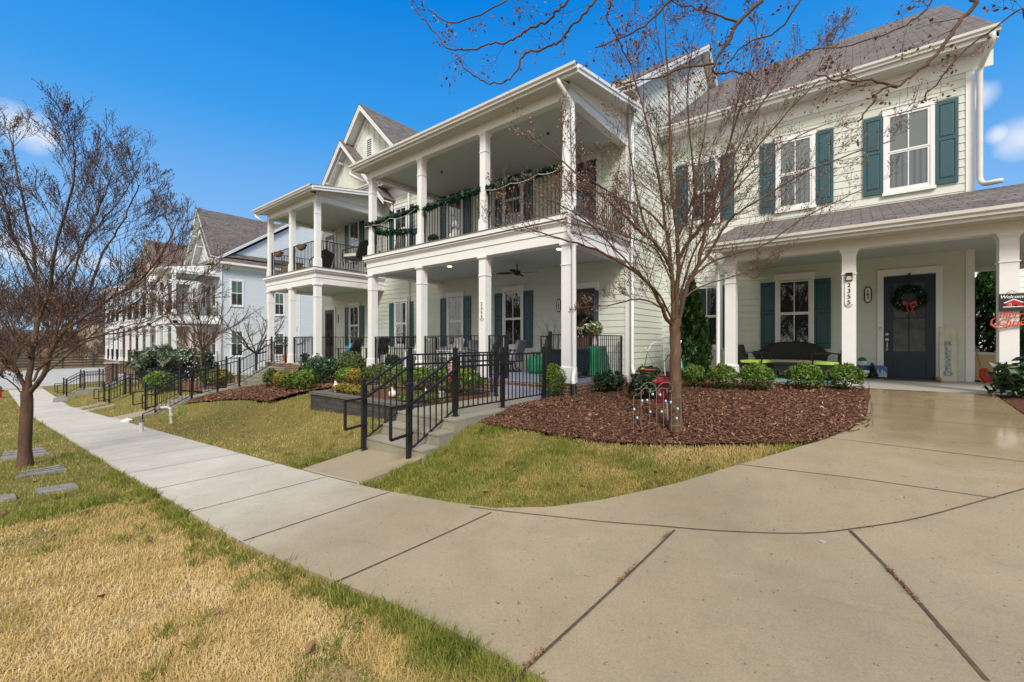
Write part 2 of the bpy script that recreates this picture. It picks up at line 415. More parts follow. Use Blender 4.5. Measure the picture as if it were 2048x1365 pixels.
# glass: mostly see-through with mirror reflection
def glass(name, tint, refl):
    m, nt, b = NM(name); L = nt.links.new
    nt.nodes.remove(b)
    tr = nt.nodes.new('ShaderNodeBsdfTransparent'); tr.inputs[0].default_value = (*tint, 1)
    gl = nt.nodes.new('ShaderNodeBsdfGlossy'); gl.inputs['Roughness'].default_value = 0.015
    n = nt.nodes.new('ShaderNodeTexNoise'); n.inputs['Scale'].default_value = 1.6; tcn = nt.nodes.new('ShaderNodeTexCoord'); L(tcn.outputs['Object'], n.inputs['Vector'])
    bp = nt.nodes.new('ShaderNodeBump'); bp.inputs['Strength'].default_value = .02; bp.inputs['Distance'].default_value = .02; L(n.outputs['Fac'], bp.inputs['Height']); L(bp.outputs[0], gl.inputs['Normal'])
    lw = nt.nodes.new('ShaderNodeLayerWeight'); lw.inputs[0].default_value = .25
    ad = nt.nodes.new('ShaderNodeMath'); ad.operation = 'MULTIPLY_ADD'; ad.inputs[1].default_value = .35; ad.inputs[2].default_value = refl; L(lw.outputs['Fresnel'], ad.inputs[0])
    ms = nt.nodes.new('ShaderNodeMixShader'); L(ad.outputs[0], ms.inputs[0]); L(tr.outputs[0], ms.inputs[1]); L(gl.outputs[0], ms.inputs[2])
    L(ms.outputs[0], nt.nodes['Material Output'].inputs[0]); return m
M['glass'] = glass('window_glass', (.85, .88, .88), .07)
M['dark'] = mat('dim_room', (.022, .022, .024), .9, var=.5, vscale=1.5)  # sheet behind the panes, darkness of an unlit room put into its colour
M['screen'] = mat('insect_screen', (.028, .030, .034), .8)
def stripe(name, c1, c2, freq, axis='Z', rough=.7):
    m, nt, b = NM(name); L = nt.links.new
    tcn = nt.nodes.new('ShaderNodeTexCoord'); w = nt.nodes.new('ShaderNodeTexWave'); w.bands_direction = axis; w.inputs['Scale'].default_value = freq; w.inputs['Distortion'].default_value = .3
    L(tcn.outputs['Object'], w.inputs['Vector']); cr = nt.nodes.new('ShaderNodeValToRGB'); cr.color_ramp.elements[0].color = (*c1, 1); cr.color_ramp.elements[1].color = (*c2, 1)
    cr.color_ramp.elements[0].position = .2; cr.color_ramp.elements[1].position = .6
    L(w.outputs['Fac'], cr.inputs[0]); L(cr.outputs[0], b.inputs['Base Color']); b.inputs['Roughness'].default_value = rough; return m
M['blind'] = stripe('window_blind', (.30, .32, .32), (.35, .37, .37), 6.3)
M['blind_dark'] = stripe('shaded_blind', (.018, .018, .018), (.05, .045, .04), 6.3)  # darker copy of the blind, shade put into its colour
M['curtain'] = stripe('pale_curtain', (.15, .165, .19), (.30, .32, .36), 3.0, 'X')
M['curtain_dark'] = stripe('dim_curtain', (.02, .024, .028), (.075, .08, .085), 3.0, 'X')  # darker copy of the curtain, shade put into its colour
M['greenblind'] = stripe('green_tinted_blind', (.22, .34, .26), (.27, .40, .31), 6.3)
M['vinyl_soffit'] = mat('soffit_vinyl', (.62, .60, .56), .6, var=.05)
# ---------------------------------------------------------------- ground materials (world position based)
def ground_mat(name, build):
    m, nt, b = NM(name)
    ge = nt.nodes.new('ShaderNodeNewGeometry')
    def nz(scale, detail=6, rough=.6, dist=0.0):
        n = nt.nodes.new('ShaderNodeTexNoise'); n.inputs['Scale'].default_value = scale; n.inputs['Detail'].default_value = detail; n.inputs['Roughness'].default_value = rough
        n.inputs['Distortion'].default_value = dist; nt.links.new(ge.outputs['Position'], n.inputs['Vector']); return n.outputs['Fac']
    def rng(s, a, b_, c=0.0, d=1.0):
        r = nt.nodes.new('ShaderNodeMapRange'); r.inputs['From Min'].default_value = a; r.inputs['From Max'].default_value = b_
        r.inputs['To Min'].default_value = c; r.inputs['To Max'].default_value = d; nt.links.new(s, r.inputs[0]); return r.outputs[0]
    def mx(f, a, b_, mode='MIX'):
        n = nt.nodes.new('ShaderNodeMix'); n.data_type = 'RGBA'; n.blend_type = mode
        for k, v in (('Factor', f), ('A', a), ('B', b_)):
            if isinstance(v, tuple): n.inputs[k].default_value = (*v, 1)
            elif isinstance(v, (int, float)): n.inputs[k].default_value = v
            else: nt.links.new(v, n.inputs[k])
        return n.outputs['Result']
    def bump(s, st, d=.01):
        bp = nt.nodes.new('ShaderNodeBump'); bp.inputs['Strength'].default_value = st; bp.inputs['Distance'].default_value = d; nt.links.new(s, bp.inputs['Height']); nt.links.new(bp.outputs[0], b.inputs['Normal'])
    build(nt, b, nz, rng, mx, bump, ge); return m
def _conc(nt, b, nz, rng, mx, bump, ge):
    c = mx(rng(nz(.55, 5), .35, .65), (.305, .248, .160), (.365, .300, .202))
    c = mx(rng(nz(1.7, 9, .75), .45, .72, 0, .75), c, (.26, .215, .145))
    c = mx(1.0, c, mx(rng(nz(75, 4, .85), .3, .7), (.76, .76, .76), (1.20, 1.19, 1.17)), 'MULTIPLY')
    c = mx(rng(nz(30, 2, .5), .70, .74), c, (.13, .10, .07))
    c = mx(rng(nz(4.2, 8, .75, .4), .60, .72, 0, .35), c, (.17, .135, .085))
    sp = nt.nodes.new('ShaderNodeSeparateXYZ'); nt.links.new(ge.outputs['Position'], sp.inputs[0])
    # the sheltered end of the walk is still wet
    wy = rng(sp.outputs['Y'], 4.8, 8.2); ad = nt.nodes.new('ShaderNodeMath'); ad.operation = 'ADD'; nt.links.new(wy, ad.inputs[0]); nt.links.new(rng(nz(.9, 4, .5, .6), .3, .7, -.45, .35), ad.inputs[1]); 
    xr = rng(sp.outputs['X'], -7.5, -4.5); mul = nt.nodes.new('ShaderNodeMath'); mul.operation = 'MULTIPLY'; nt.links.new(ad.outputs[0], mul.inputs[0]); nt.links.new(xr, mul.inputs[1]); mul.use_clamp = True
    wet = mul.outputs[0]
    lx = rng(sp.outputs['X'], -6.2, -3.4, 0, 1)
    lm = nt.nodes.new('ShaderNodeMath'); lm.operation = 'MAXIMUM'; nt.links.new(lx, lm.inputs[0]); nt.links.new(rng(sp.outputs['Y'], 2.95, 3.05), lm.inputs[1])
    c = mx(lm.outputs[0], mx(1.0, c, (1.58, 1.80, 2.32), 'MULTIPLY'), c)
    c = mx(wet, c, mx(1.0, c, (.88, .84, .74), 'MULTIPLY'))
    nt.links.new(c, b.inputs['Base Color'])
    nt.links.new(rng(wet, 0, 1, .62, .10), b.inputs['Roughness'])
    bump(nz(90, 4, .7), .25, .004)
    bn = [n for n in nt.nodes if n.type == 'BUMP'][0]; nt.links.new(rng(wet, 0, .8, .28, .02), bn.inputs['Strength'])
M['concrete'] = ground_mat('sidewalk_concrete', _conc)
def _asph(nt, b, nz, rng, mx, bump, ge):
    c = mx(rng(nz(1.2), .35, .65), (.33, .33, .33), (.42, .42, .42)); nt.links.new(c, b.inputs['Base Color']); b.inputs['Roughness'].default_value = .8
M['road'] = ground_mat('pale_road', _asph)
def _lawn(nt, b, nz, rng, mx, bump, ge):
    sp = nt.nodes.new('ShaderNodeSeparateXYZ'); nt.links.new(ge.outputs['Position'], sp.inputs[0])
    g = mx(rng(nz(7, 8, .75), .35, .65), (.11, .12, .03), (.25, .20, .07))
    t = mx(rng(nz(18, 8, .75), .35, .65), (.26, .18, .08), (.46, .34, .18))
    f = rng(nz(.55, 4, .6), .42, .58)
    c = mx(f, g, mx(rng(nz(5, 8, .8), .35, .65), (.17, .155, .04), (.24, .17, .06)))
    nearm = rng(sp.outputs['Y'], 1.35, 1.15); nx = rng(sp.outputs['X'], -7.5, -4.6); ml = nt.nodes.new('ShaderNodeMath'); ml.operation = 'MULTIPLY'; nt.links.new(nearm, ml.inputs[0]); nt.links.new(nx, ml.inputs[1])
    c = mx(ml.outputs[0], c, t)
    c = mx(rng(nz(1.1, 5, .7), .66, .74, 0, .7), c, (.13, .10, .065))
    far = rng(sp.outputs['X'], -62, -78); c = mx(far, c, mx(rng(nz(.3, 6, .7), .35, .65), (.10, .075, .05), (.20, .15, .09)))
    nt.links.new(c, b.inputs['Base Color']); b.inputs['Roughness'].default_value = .95; b.inputs['Specular IOR Level'].default_value = .1
    bump(nz(60, 6, .8), .7, .03)
M['lawn'] = ground_mat('lawn_soil', _lawn)
def _mulch(nt, b, nz, rng, mx, bump, ge):
    c = mx(rng(nz(26, 8, .8), .35, .65), (.095, .044, .028), (.25, .125, .078))
    c = mx(rng(nz(.8, 4), .4, .7, 0, .5), c, (.12, .055, .035))
    nt.links.new(c, b.inputs['Base Color']); b.inputs['Roughness'].default_value = .9; b.inputs['Specular IOR Level'].default_value = .2
    bump(nz(45, 8, .8), 1.0, .05)
M['mulch'] = ground_mat('shredded_bark_mulch', _mulch)

# ---------------------------------------------------------------- concrete outline (grass / walk edge read off the photo)
EDGE_PX = [(785, 992), (880, 1014), (965, 1024), (1100, 1022), (1200, 1008), (1350, 975), (1480, 935), (1560, 912), (1640, 888), (1700, 865), (1727, 846), (1735, 830), (1738, 805), (1740, 782)]
EDGE = [G(*p) for p in EDGE_PX]
EDGE = [Vector((-4.2, 2.97, 0))] + [e for e in EDGE if e.y > 3.0]
EDGE.sort(key=lambda e: e.y)
EY = np.array([e.y for e in EDGE] + [10.9]); EX = np.array([e.x for e in EDGE] + [EDGE[-1].x])
def xl(y): return np.interp(y, EY, EX)
def xr(y): return np.where(np.asarray(y) > 8.7, 1.78, 1.78 + (8.7 - np.asarray(y)) * 1.6)
# mulch / grass boundary between the two houses
MP = [G(*p) for p in ((948, 848), (1000, 858), (1100, 872), (1240, 890), (1400, 893), (1560, 891), (1640, 888))]
MP.sort(key=lambda e: e.x)
MX = np.array([-5.15] + [p.x for p in MP]); MY = np.array([MP[0].y - .05] + [p.y for p in MP])
def ymulch(x): return np.interp(x, MX, MY)
LP_ = [G(*p) for p in ((330, 812), (400, 805), (480, 800), (560, 806), (622, 812))]
LP_.sort(key=lambda e: e.x)
LX = np.array([p.x for p in LP_]); LY = np.array([p.y for p in LP_])
STAIRW = {'a': (-6.32, -4.83), 'b': (-20.15, -18.45)}
def in_conc(x, y):
    a = (y > 1.45 + .17 * sm((x + 4.2) / 2.6)) & (y < 2.97) & (x > -43)
    b = (y >= 2.97) & (y < 10.9) & (x > xl(y)) & (x < xr(y))
    c = (x > -6.4) & (x < -4.78) & (y > 2.9) & (y < 7.7)
    d = (x > -20.2) & (x < -18.4) & (y > 2.9) & (y < 8)
    return a | b | c | d
def in_mulch(x, y):
    a = (x > -5.1) & (y > ymulch(x)) & ((x < xl(y) + .02) | (y > 10.9))
    b = (x < -12.2) & (x > -18.45) & (y > np.interp(x, LX, LY)) 
    c = (x > -12.3) & (x < -6.3) & (y > 6.9)
    d = (x > 1.75) & (y > 9.0) & (x > xr(y))
    e = (x < -20.1) & (x > -23) & (y > 5.5)
    return a | b | c | d | e

# ---------------------------------------------------------------- ground sheet
def axis(brk):
    out = []
    for a, b, s in brk: out += list(np.arange(a, b, s))
    return np.array(out + [brk[-1][1]])
gx_ = axis([(-420, -90, 15), (-90, -30, 1.5), (-30, -9, .4), (-9, 3, .12), (3, 16, .6), (16, 320, 16)])
gy_ = axis([(-260, -14, 12), (-14, -3, .8), (-3, 1.2, .2), (1.2, 9, .12), (9, 12, .3), (12, 30, 2), (30, 520, 20)])
XX, YY = np.meshgrid(gx_, gy_)
ZZ = gz(XX, YY)
rsn = np.random.RandomState(3)
inc = in_conc(XX, YY) | in_mulch(XX, YY)
ZZ = ZZ - np.where(inc, .07, 0) + np.where(inc, 0, 1) * (np.abs(XX) < 30) * rsn.normal(0, .006, XX.shape)
# land rises to a low ridge far beyond the street, and drops to the street in front
dist = np.hypot(XX, YY)
ZZ = ZZ + 3.5 * sm((-XX - 74) / 40) + 5 * sm((dist - 150) / 150)
nx_, ny_ = len(gx_), len(gy_)
V_ = np.stack([XX.ravel(), YY.ravel(), ZZ.ravel()], 1)
I = np.arange(nx_ * ny_).reshape(ny_, nx_)
F_ = np.stack([I[:-1, :-1].ravel(), I[:-1, 1:].ravel(), I[1:, 1:].ravel(), I[1:, :-1].ravel()], 1)
tag(link('ground', npmesh('ground', V_, F_, M['lawn'], True)), kind='structure')
# ---------------------------------------------------------------- sheets that follow the ground
def rimmed(V, F, rim, thick):
    m = len(rim); b0 = len(V); up = V[rim]; low = up.copy(); low[:, 2] -= thick; i = np.arange(m); j = (i + 1) % m
    return np.concatenate([V, up, low]), np.concatenate([F, np.stack([b0 + i, b0 + m + i, b0 + m + j, b0 + j], 1)])
def sheet(name, rows, matl, lift, thick=0.10, kind='structure', crown=0.0):
    """rows: list of (y, x0, x1, step)"""
    vs, fs = [], []; n = 0; prev = None
    cols = rows[0][3]
    for (y, a, b, k) in rows:
        xs = np.linspace(a, b, k); z = gz(xs, np.full(k, y)) + lift
        vs.append(np.stack([xs, np.full(k, y), z], 1))
    k = cols; V = np.concatenate(vs); nr = len(rows)
    I = np.arange(nr * k).reshape(nr, k)
    F = np.stack([I[:-1, :-1].ravel(), I[:-1, 1:].ravel(), I[1:, 1:].ravel(), I[1:, :-1].ravel()], 1)
    rim = list(I[0, :]) + list(I[1:, -1]) + list(I[-1, ::-1][1:]) + list(I[::-1, 0][1:-1])
    V, F = rimmed(V, F, rim, thick)
    return tag(link(name, npmesh(name, V, F, matl, True)), kind=kind)
sheet('sidewalk', [(y, -43, -4.2, 300) for y in np.linspace(1.45, 2.97, 10)], M['concrete'], .035)
ys = np.concatenate([np.linspace(1.45, 2.97, 18), np.linspace(3.02, 4, 14), np.linspace(4.1, 10.62, 60)])
def sheet2(name):
    V = []
    for y in ys:
        a = float(xl(max(y, 2.97))) if y > 2.97 else -4.2; b = float(xr(y)); xs = np.linspace(a, b, 110); yy_ = np.full(110, y)
        if y < 2.2: yy_ = y + .17 * sm((xs + 4.2) / 2.6) * (2.2 - y) / .75
        V.append(np.stack([xs, yy_, gz(xs, yy_) + .035], 1))
    V = np.concatenate(V); I = np.arange(len(V)).reshape(len(ys), 110)
    F = np.stack([I[:-1, :-1].ravel(), I[:-1, 1:].ravel(), I[1:, 1:].ravel(), I[1:, :-1].ravel()], 1)
    rim = list(I[0, :]) + list(I[1:, -1]) + list(I[-1, ::-1][1:]) + list(I[::-1, 0][1:-1]); V, F = rimmed(V, F, rim, .1)
    tag(link(name, npmesh(name, V, F, M['concrete'], True)), kind='structure')
sheet2('front_walk')
# approach walks to the stairs
for nm, x0, x1, y1 in (('stair_walk', -6.32, -4.83, 4.0), ('stair_walk', -20.1, -18.5, 3.95), ('stair_walk', -28.3, -26.9, 3.95), ('stair_walk', -25.9, -25.0, 3.9), ('stair_walk', -35.9, -34.4, 3.3)):
    sheet(nm, [(y, x0, x1, 8) for y in np.linspace(2.974, y1 + .02, 8)], M['concrete'], .034)
# mulch beds
def colsheet(name, xs, f0, f1, matl, lift, kind='structure'):
    vs = []; k = 40
    for x in xs:
        y = np.linspace(f0(x), f1(x), k); vs.append(np.stack([np.full(k, x), y, gz(np.full(k, x), y) + lift + rsn.normal(0, .008, k)], 1))
    V = np.concatenate(vs); I = np.arange(len(xs) * k).reshape(len(xs), k)
    F = np.stack([I[:-1, :-1].ravel(), I[1:, :-1].ravel(), I[1:, 1:].ravel(), I[:-1, 1:].ravel()], 1)
    return tag(link(name, npmesh(name, V, F, matl, True)), kind=kind)
Yedge_of_x = lambda x: float(np.interp(x, EX, EY))
xs_m = np.linspace(-5.0, float(EX[-1]), 150)
_lastm = float(MX[-1])
def m1(x): return 11.0
def m0(x):
    if x > _lastm: return float(np.interp(x, [_lastm, EX[-1] - .02, EX[-1]], [MY[-1], 7.4, 8.4]))
    return float(ymulch(x))
colsheet('mulch', xs_m, m0, m1, M['mulch'], .03)
colsheet('mulch', np.linspace(-18.45, -12.8, 50), lambda x: float(np.interp(x, LX, LY)), lambda x: 8.5, M['mulch'], .03)
colsheet('mulch', np.linspace(1.8, 6, 20), lambda x: 9.0 - (x - 1.8) * .6, lambda x: 10.6, M['mulch'], .03)
colsheet('mulch', np.linspace(-34, -20.2, 30), lambda x: 5.6, lambda x: 9.5, M['mulch'], .03)
# joints between the slabs: recessed dark filler strips
jb = MB()
def jline(pts, w=.014, lift=.0365):
    for a, b in zip(pts[:-1], pts[1:]):
        n = max(1, int((Vector(b) - Vector(a)).length / .15))
        for i in range(n):
            p = Vector(a).lerp(Vector(b), i / n); q = Vector(a).lerp(Vector(b), (i + 1) / n); d = (q - p).normalized(); r = Vector((-d.y, d.x)) * w / 2
            A = [p - r, q - r, q + r, p + r]
            jb.add([(c.x, c.y, gzf(c.x, c.y) + lift + .0025) for c in A], [(0, 1, 2, 3)])
for x in [-1.22, -2.76, -4.14] + [-5.55 - 1.5 * i for i in range(25)]:
    jline([(x, 1.46), (x + (.12 if x > -4 else 0), 2.96 if x < -3 else (3.0 if x < -2 else 3.4))], .013 if x < -4.5 else .018)
def spl(P, k=6):
    out = []
    for i in range(len(P) - 1):
        p0, p1, p2, p3 = P[max(i-1, 0)], P[i], P[i+1], P[min(i+2, len(P)-1)]
        for j in range(k):
            f = j / k; out.append(tuple(.5*((2*p1[c]) + (-p0[c]+p2[c])*f + (2*p0[c]-5*p1[c]+4*p2[c]-p3[c])*f*f + (-p0[c]+3*p1[c]-3*p2[c]+p3[c])*f**3) for c in (0, 1)))
    return out + [tuple(P[-1])[:2]]
jl = [G(*p) for p in ((940, 1022), (1020, 1032), (1100, 1041), (1210, 1053), (1310, 1061), (1400, 1069), (1480, 1074), (1570, 1077), (1650, 1075), (1750, 1062), (1850, 1043), (1980, 1006), (2080, 978))]
jline(spl([(p.x, p.y) for p in jl]), .013)
jl = [G(*p) for p in ((1700, 1072), (1790, 1165), (1890, 1280), (1975, 1380))]; jline(spl([(p.x, p.y) for p in jl]), .022)
for pr in (((1478, 936), (1992, 1006)), ((1655, 882), (2100, 938))):
    a, b = G(*pr[0]), G(*pr[1]); jline([(a.x, a.y), (b.x, b.y)], .010)
for y in (8.0, 8.9, 9.7): jline([(float(xl(y)) + .01, y), (1.77 if y > 8.7 else 2.6, y)], .007)
jline([(-6.3, 2.985), (-4.85, 2.985)], .012)
tag(jb.build('slab_joint', mat('joint_filler', (.07, .055, .04), .9, var=.5, vscale=30, dirt=.9, dirtcol=(.20, .11, .05))), kind='structure')
# street crossing at the foot of the hill with its kerb, and the street in front behind the camera
rd = MB()
def strip(mb, pts0, pts1, lift):
    k = len(pts0)
    mb.add([(x, y, gzf(x, y) + lift) for x, y in pts0] + [(x, y, gzf(x, y) + lift) for x, y in pts1], [(i, i + 1, k + i + 1, k + i) for i in range(k - 1)])
yy = np.linspace(-30, 60, 60)
strip(rd, [(-70, y) for y in yy], [(-44, y) for y in yy], .03)
tag(rd.build('road', M['road']), kind='structure')
rd = MB(); xx = np.linspace(-43.9, 60, 120)
strip(rd, [(x, -12.5) for x in xx], [(x, -5.5) for x in xx], .02)
tag(rd.build('street', mat('asphalt', (.06, .06, .06), .85, var=.15)), kind='structure')
kb = MB()
for i in range(len(yy) - 1):
    for x0 in (-70.2, -43.95): 
        z = gzf(x0, yy[i]); kb.box(x0, x0 + .18, yy[i], yy[i + 1], z - .1, z + .13)
for i in range(len(xx) - 1):
    z = gzf(xx[i], -5.4); kb.box(xx[i], xx[i + 1], -5.5, -5.35, z - .1, z + .12)
tag(kb.build('kerb', M['concrete']), kind='structure')
# ---------------------------------------------------------------- building kit
def lap(mb, ax, c, a0, a1, z0, z1, sgn, e=.178, clip=None, mi=0):
    """lap siding: boards on plane ax=c running a0..a1; sgn is the outward direction"""
    z = z0
    while z < z1 - .01:
        zt = min(z + e, z1); o0, o1 = sgn * .016, sgn * .003
        l0, l1, h0, h1 = a0, a1, a0, a1
        if clip:
            l0, l1 = clip(z); h0, h1 = clip(zt)
            if h1 < h0: h0 = h1 = (h0 + h1) / 2
            if l1 <= l0: break
        P = [(l0, o0, z), (l1, o0, z), (h1, o1, zt), (h0, o1, zt), (l0, 0, z), (l1, 0, z)]
        vs = [((p[0], c + p[1], p[2]) if ax == 'y' else (c + p[1], p[0], p[2])) for p in P]
        mb.add(vs, [(0, 1, 2, 3), (4, 5, 1, 0)], mi); z += e
def win_frame_mesh(w, h, head=True):
    m = MB(); t = .045; cw = .075
    # casing
    m.box(-w/2 - cw, -w/2, -.058, 0, -.09, h + .02); m.box(w/2, w/2 + cw, -.058, 0, -.09, h + .02)
    m.box(-w/2 - cw - .02, w/2 + cw + .02, -.066, 0, h + .02, h + (.17 if head else .09)); m.box(-w/2 - cw - .02, w/2 + cw + .02, -.075, 0, -.13, -.06)
    if head: m.box(-w/2 - cw - .04, w/2 + cw + .04, -.085, 0, h + .17, h + .19)
    # sashes
    for z0, z1, y in ((0, h/2, -.040), (h/2, h, -.050)):
        m.box(-w/2, -w/2 + t, y, -.01, z0, z1); m.box(w/2 - t, w/2, y, -.01, z0, z1)
        m.box(-w/2 + t, w/2 - t, y, -.01, z0, z0 + t*.8); m.box(-w/2 + t, w/2 - t, y, -.01, z1 - t*.8, z1)
        m.box(-.011, .011, y + .003, -.012, z0 + t*.8, z1 - t*.8)
    m.box(-w/2, w/2, -.045, 0, -.07, 0)
    return m.mesh('window', M['trim'])
def window(P, X, Y, z0, z1, w, rz=0, up='dark', lo='screen', head=True, kindname='window'):
    h = z1 - z0
    fm = cached(('wf', round(w, 2), round(h, 2), head), lambda: win_frame_mesh(w, h, head))
    base = WL[P.name]
    o = link(kindname, fm, P, Vector((X, Y, z0)) - base, rz)
    t = .045
    def pane(z0_, z1_, y, tag_): 
        def f():
            m = MB(); m.box(-w/2 + t, w/2 - t, y - .002, y, z0_ + .03, z1_ - .03); return m.mesh('pane', M['glass'])
        return cached(('pn', round(w, 2), round(h, 2), tag_), f)
    link('pane', pane(0, h/2, -.030, 'l'), o); link('pane', pane(h/2, h, -.038, 'u'), o)
    def back(z0_, z1_, mm, tag_):  # flat backing
        def f():
            m = MB(); m.box(-w/2 + t*.5, w/2 - t*.5, -.024, -.002, z0_, z1_); return m.mesh('blind', M[mm])
        return cached(('bk', round(w, 2), round(h, 2), tag_, mm), f)
    link('blind', back(0, h/2, lo, 'l'), o); link('blind', back(h/2, h, up, 'u'), o)
    return o
def shutter_mesh(w, h, m_):
    m = MB(); s = .055; y0, y1 = -.055, -.001
    m.box(-w/2, w/2, -.039, y1, 0, h)
    m.box(-w/2, -w/2 + s, y0, -.039, 0, h); m.box(w/2 - s, w/2, y0, -.039, 0, h)
    for a, b in ((0, .12), (h*.52, h*.52 + .075), (h - .09, h)): m.box(-w/2 + s, w/2 - s, y0, -.039, a, b)
    for a, b in ((.12, h*.52), (h*.52 + .075, h - .09)):   # raised panels
        i = .035; b0 = len(m.v)
        m.add([(-w/2+s+.008, -.0395, a+.008), (w/2-s-.008, -.0395, a+.008), (w/2-s-.008, -.0395, b-.008), (-w/2+s+.008, -.0395, b-.008),
               (-w/2+s+i, -.052, a+i), (w/2-s-i, -.052, a+i), (w/2-s-i, -.052, b-i), (-w/2+s+i, -.052, b-i)],
              [(4, 5, 6, 7), (0, 1, 5, 4), (1, 2, 6, 5), (2, 3, 7, 6), (3, 0, 4, 7)])
    return m.mesh('shutter', m_)
def shutters(P, X, Y, z0, z1, w, gapw, matl='teal', left=True, right=True):
    fm = cached(('sh', round(w, 2), round(z1 - z0, 2), matl), lambda: shutter_mesh(w, z1 - z0, M[matl]))
    for s, on in ((-1, left), (1, right)):
        if on: link('shutter', fm, P, Vector((X + s * (gapw/2 + w/2), Y, z0)) - WL[P.name])
def door(P, X, Y, z0, w, h, matl='navy', glass_hi=True, hinge=1, detail=True):
    """panel door with a big half light; returns the leaf"""
    m = MB(); m.box(X - w/2, X + w/2, Y - .03, Y - .004, z0, z0 + h)
    s = w * .17
    m.box(X - w/2, X - w/2 + s, Y - .048, Y - .03, z0, z0 + h); m.box(X + w/2 - s, X + w/2, Y - .048, Y - .03, z0, z0 + h)
    zs = [(0, .20 * h / 2.44), (.17 * h, .215 * h), (.945 * h, h)]
    m.box(X - w/2 + s, X + w/2 - s, Y - .048, Y - .03, z0, z0 + .075 * h)
    m.box(X - w/2 + s, X + w/2 - s, Y - .048, Y - .03, z0 + .20 * h, z0 + .27 * h)
    m.box(X - w/2 + s, X + w/2 - s, Y - .048, Y - .03, z0 + .93 * h, z0 + h)
    a, b = z0 + .095 * h, z0 + .185 * h; l, r = X - w/2 + s + .03, X + w/2 - s - .03
    m.box(l, r, Y - .042, Y - .03, a, b)
    leaf = m.build('door', M[matl], P)
    g = MB(); g.box(X - w/2 + s, X + w/2 - s, Y - .037, Y - .0345, z0 + .27 * h, z0 + .93 * h); g.build('pane', M['frost'] if detail else M['glass'], leaf)
    q = MB(); q.box(X - .012, X + .012, Y - .044, Y - .037, z0 + .27*h, z0 + .93*h); q.box(X - w/2 + s, X + w/2 - s, Y - .044, Y - .037, z0 + .585*h, z0 + .597*h)
    for xx_ in (X - w/2 + s, X + w/2 - s - .018): q.box(xx_, xx_ + .018, Y - .052, Y - .037, z0 + .27*h, z0 + .93*h)
    q.build('muntin', M[matl], leaf)
    c = MB(); cw = .115
    c.box(X - w/2 - cw, X - w/2, Y - .05, Y, z0, z0 + h + .02); c.box(X + w/2, X + w/2 + cw, Y - .05, Y, z0, z0 + h + .02); c.box(X - w/2 - cw, X + w/2 + cw, Y - .056, Y, z0 + h + .02, z0 + h + .175)
    c.build('door_casing', M['trim'], P)
    th = MB(); th.box(X - w/2, X + w/2, Y - .09, Y - .05, z0, z0 + .03); th.build('threshold', M['wood_dark'], P)
    if detail:
        k = MB(); hx = X - hinge * (w/2 - .06)
        for zz, r_, nm in ((1.06, .032, 'lock'), (.93, .036, 'rosette')):
            k.tube([(hx, Y - .045, z0 + zz), (hx, Y - .075, z0 + zz)], r_, 12); k.build(nm, M['metal'], leaf); k = MB()
        k.tube([(hx, Y - .07, z0 + .90), (hx, Y - .10, z0 + .86), (hx, Y - .10, z0 + .74), (hx, Y - .06, z0 + .70)], .011, 8)
        k.build('handle', M['metal'], leaf); k = MB()
        k.tube([(hx, Y - .045, z0 + .70), (hx, Y - .065, z0 + .70)], .026, 12); k.build('rosette', M['metal'], leaf)
    return leaf
M['frost'] = (lambda: (lambda m: m)(mat('obscure_glass', (.10, .11, .12), .12, var=.35, vscale=5, bump=.25, bscale=9)))()
def column_mesh(h, w=.215, flare=True):
    m = MB(); b = w / 2; p = w * .64
    m.box(-b, b, -b, b, .36, h - .10)
    # plinth with a slight flare
    m.frust(0, 0, 0, .34, p * 2.05, p * 1.92); m.frust(0, 0, .34, .36, p * 1.92, w)
    m.box(-b - .013, b + .013, -b - .013, b + .013, h - .50, h - .478)
    m.frust(0, 0, h - .10, h - .05, w, w * 1.20); m.box(-b - .035, b + .035, -b - .035, b + .035, h - .05, h)
    return m.mesh('porch_column', M['trim'])
def column(P, X, Y, z0, z1, w=.215):
    fm = cached(('col', round(z1 - z0, 3), w), lambda: column_mesh(z1 - z0, w))
    return link('porch_column', fm, P, Vector((X, Y, z0)) - WL[P.name])
def railing(P, a, b, z, h=1.07, gap=.06, hook=True, name='railing', sp=.112, drop=.02):
    """iron railing from a to b (x,y), standing on height z"""
    a = Vector((a[0], a[1], 0)); b = Vector((b[0], b[1], 0)); d = (b - a); L = d.length; d.normalize()
    key = ('rail', round(L, 2), h, hook, sp)
    def f():
        m = MB()
        m.box(0, L, -.02, .02, h - .022, h)
        m.box(0, L, -.014, .014, gap, gap + .022)
        for x in (0.02, L - .02): m.box(x - .019, x + .019, -.019, .019, .0, h - .02)
        if hook:
            m.tube([(.0, 0, h - .01), (-.05, 0, h - .01), (-.065, 0, h - .03), (-.06, 0, h - .07)], .012, 6)
        return m.mesh('railing', M['black'])
    def g():
        m = MB(); n = int(L / sp)
        for i in range(1, n):
            x = L * i / n; m.box(x - .008, x + .008, -.008, .008, gap + .02, h - .02)
        return m.mesh('baluster_panel', M['black'])
    rz = math.atan2(d.y, d.x)
    o = link(name, cached(key, f), P, (a + Vector((0, 0, z)) - WL[P.name]) if P else (a + Vector((0, 0, z))), rz)
    link('baluster_panel', cached(key + ('b',), g), o)
    return o
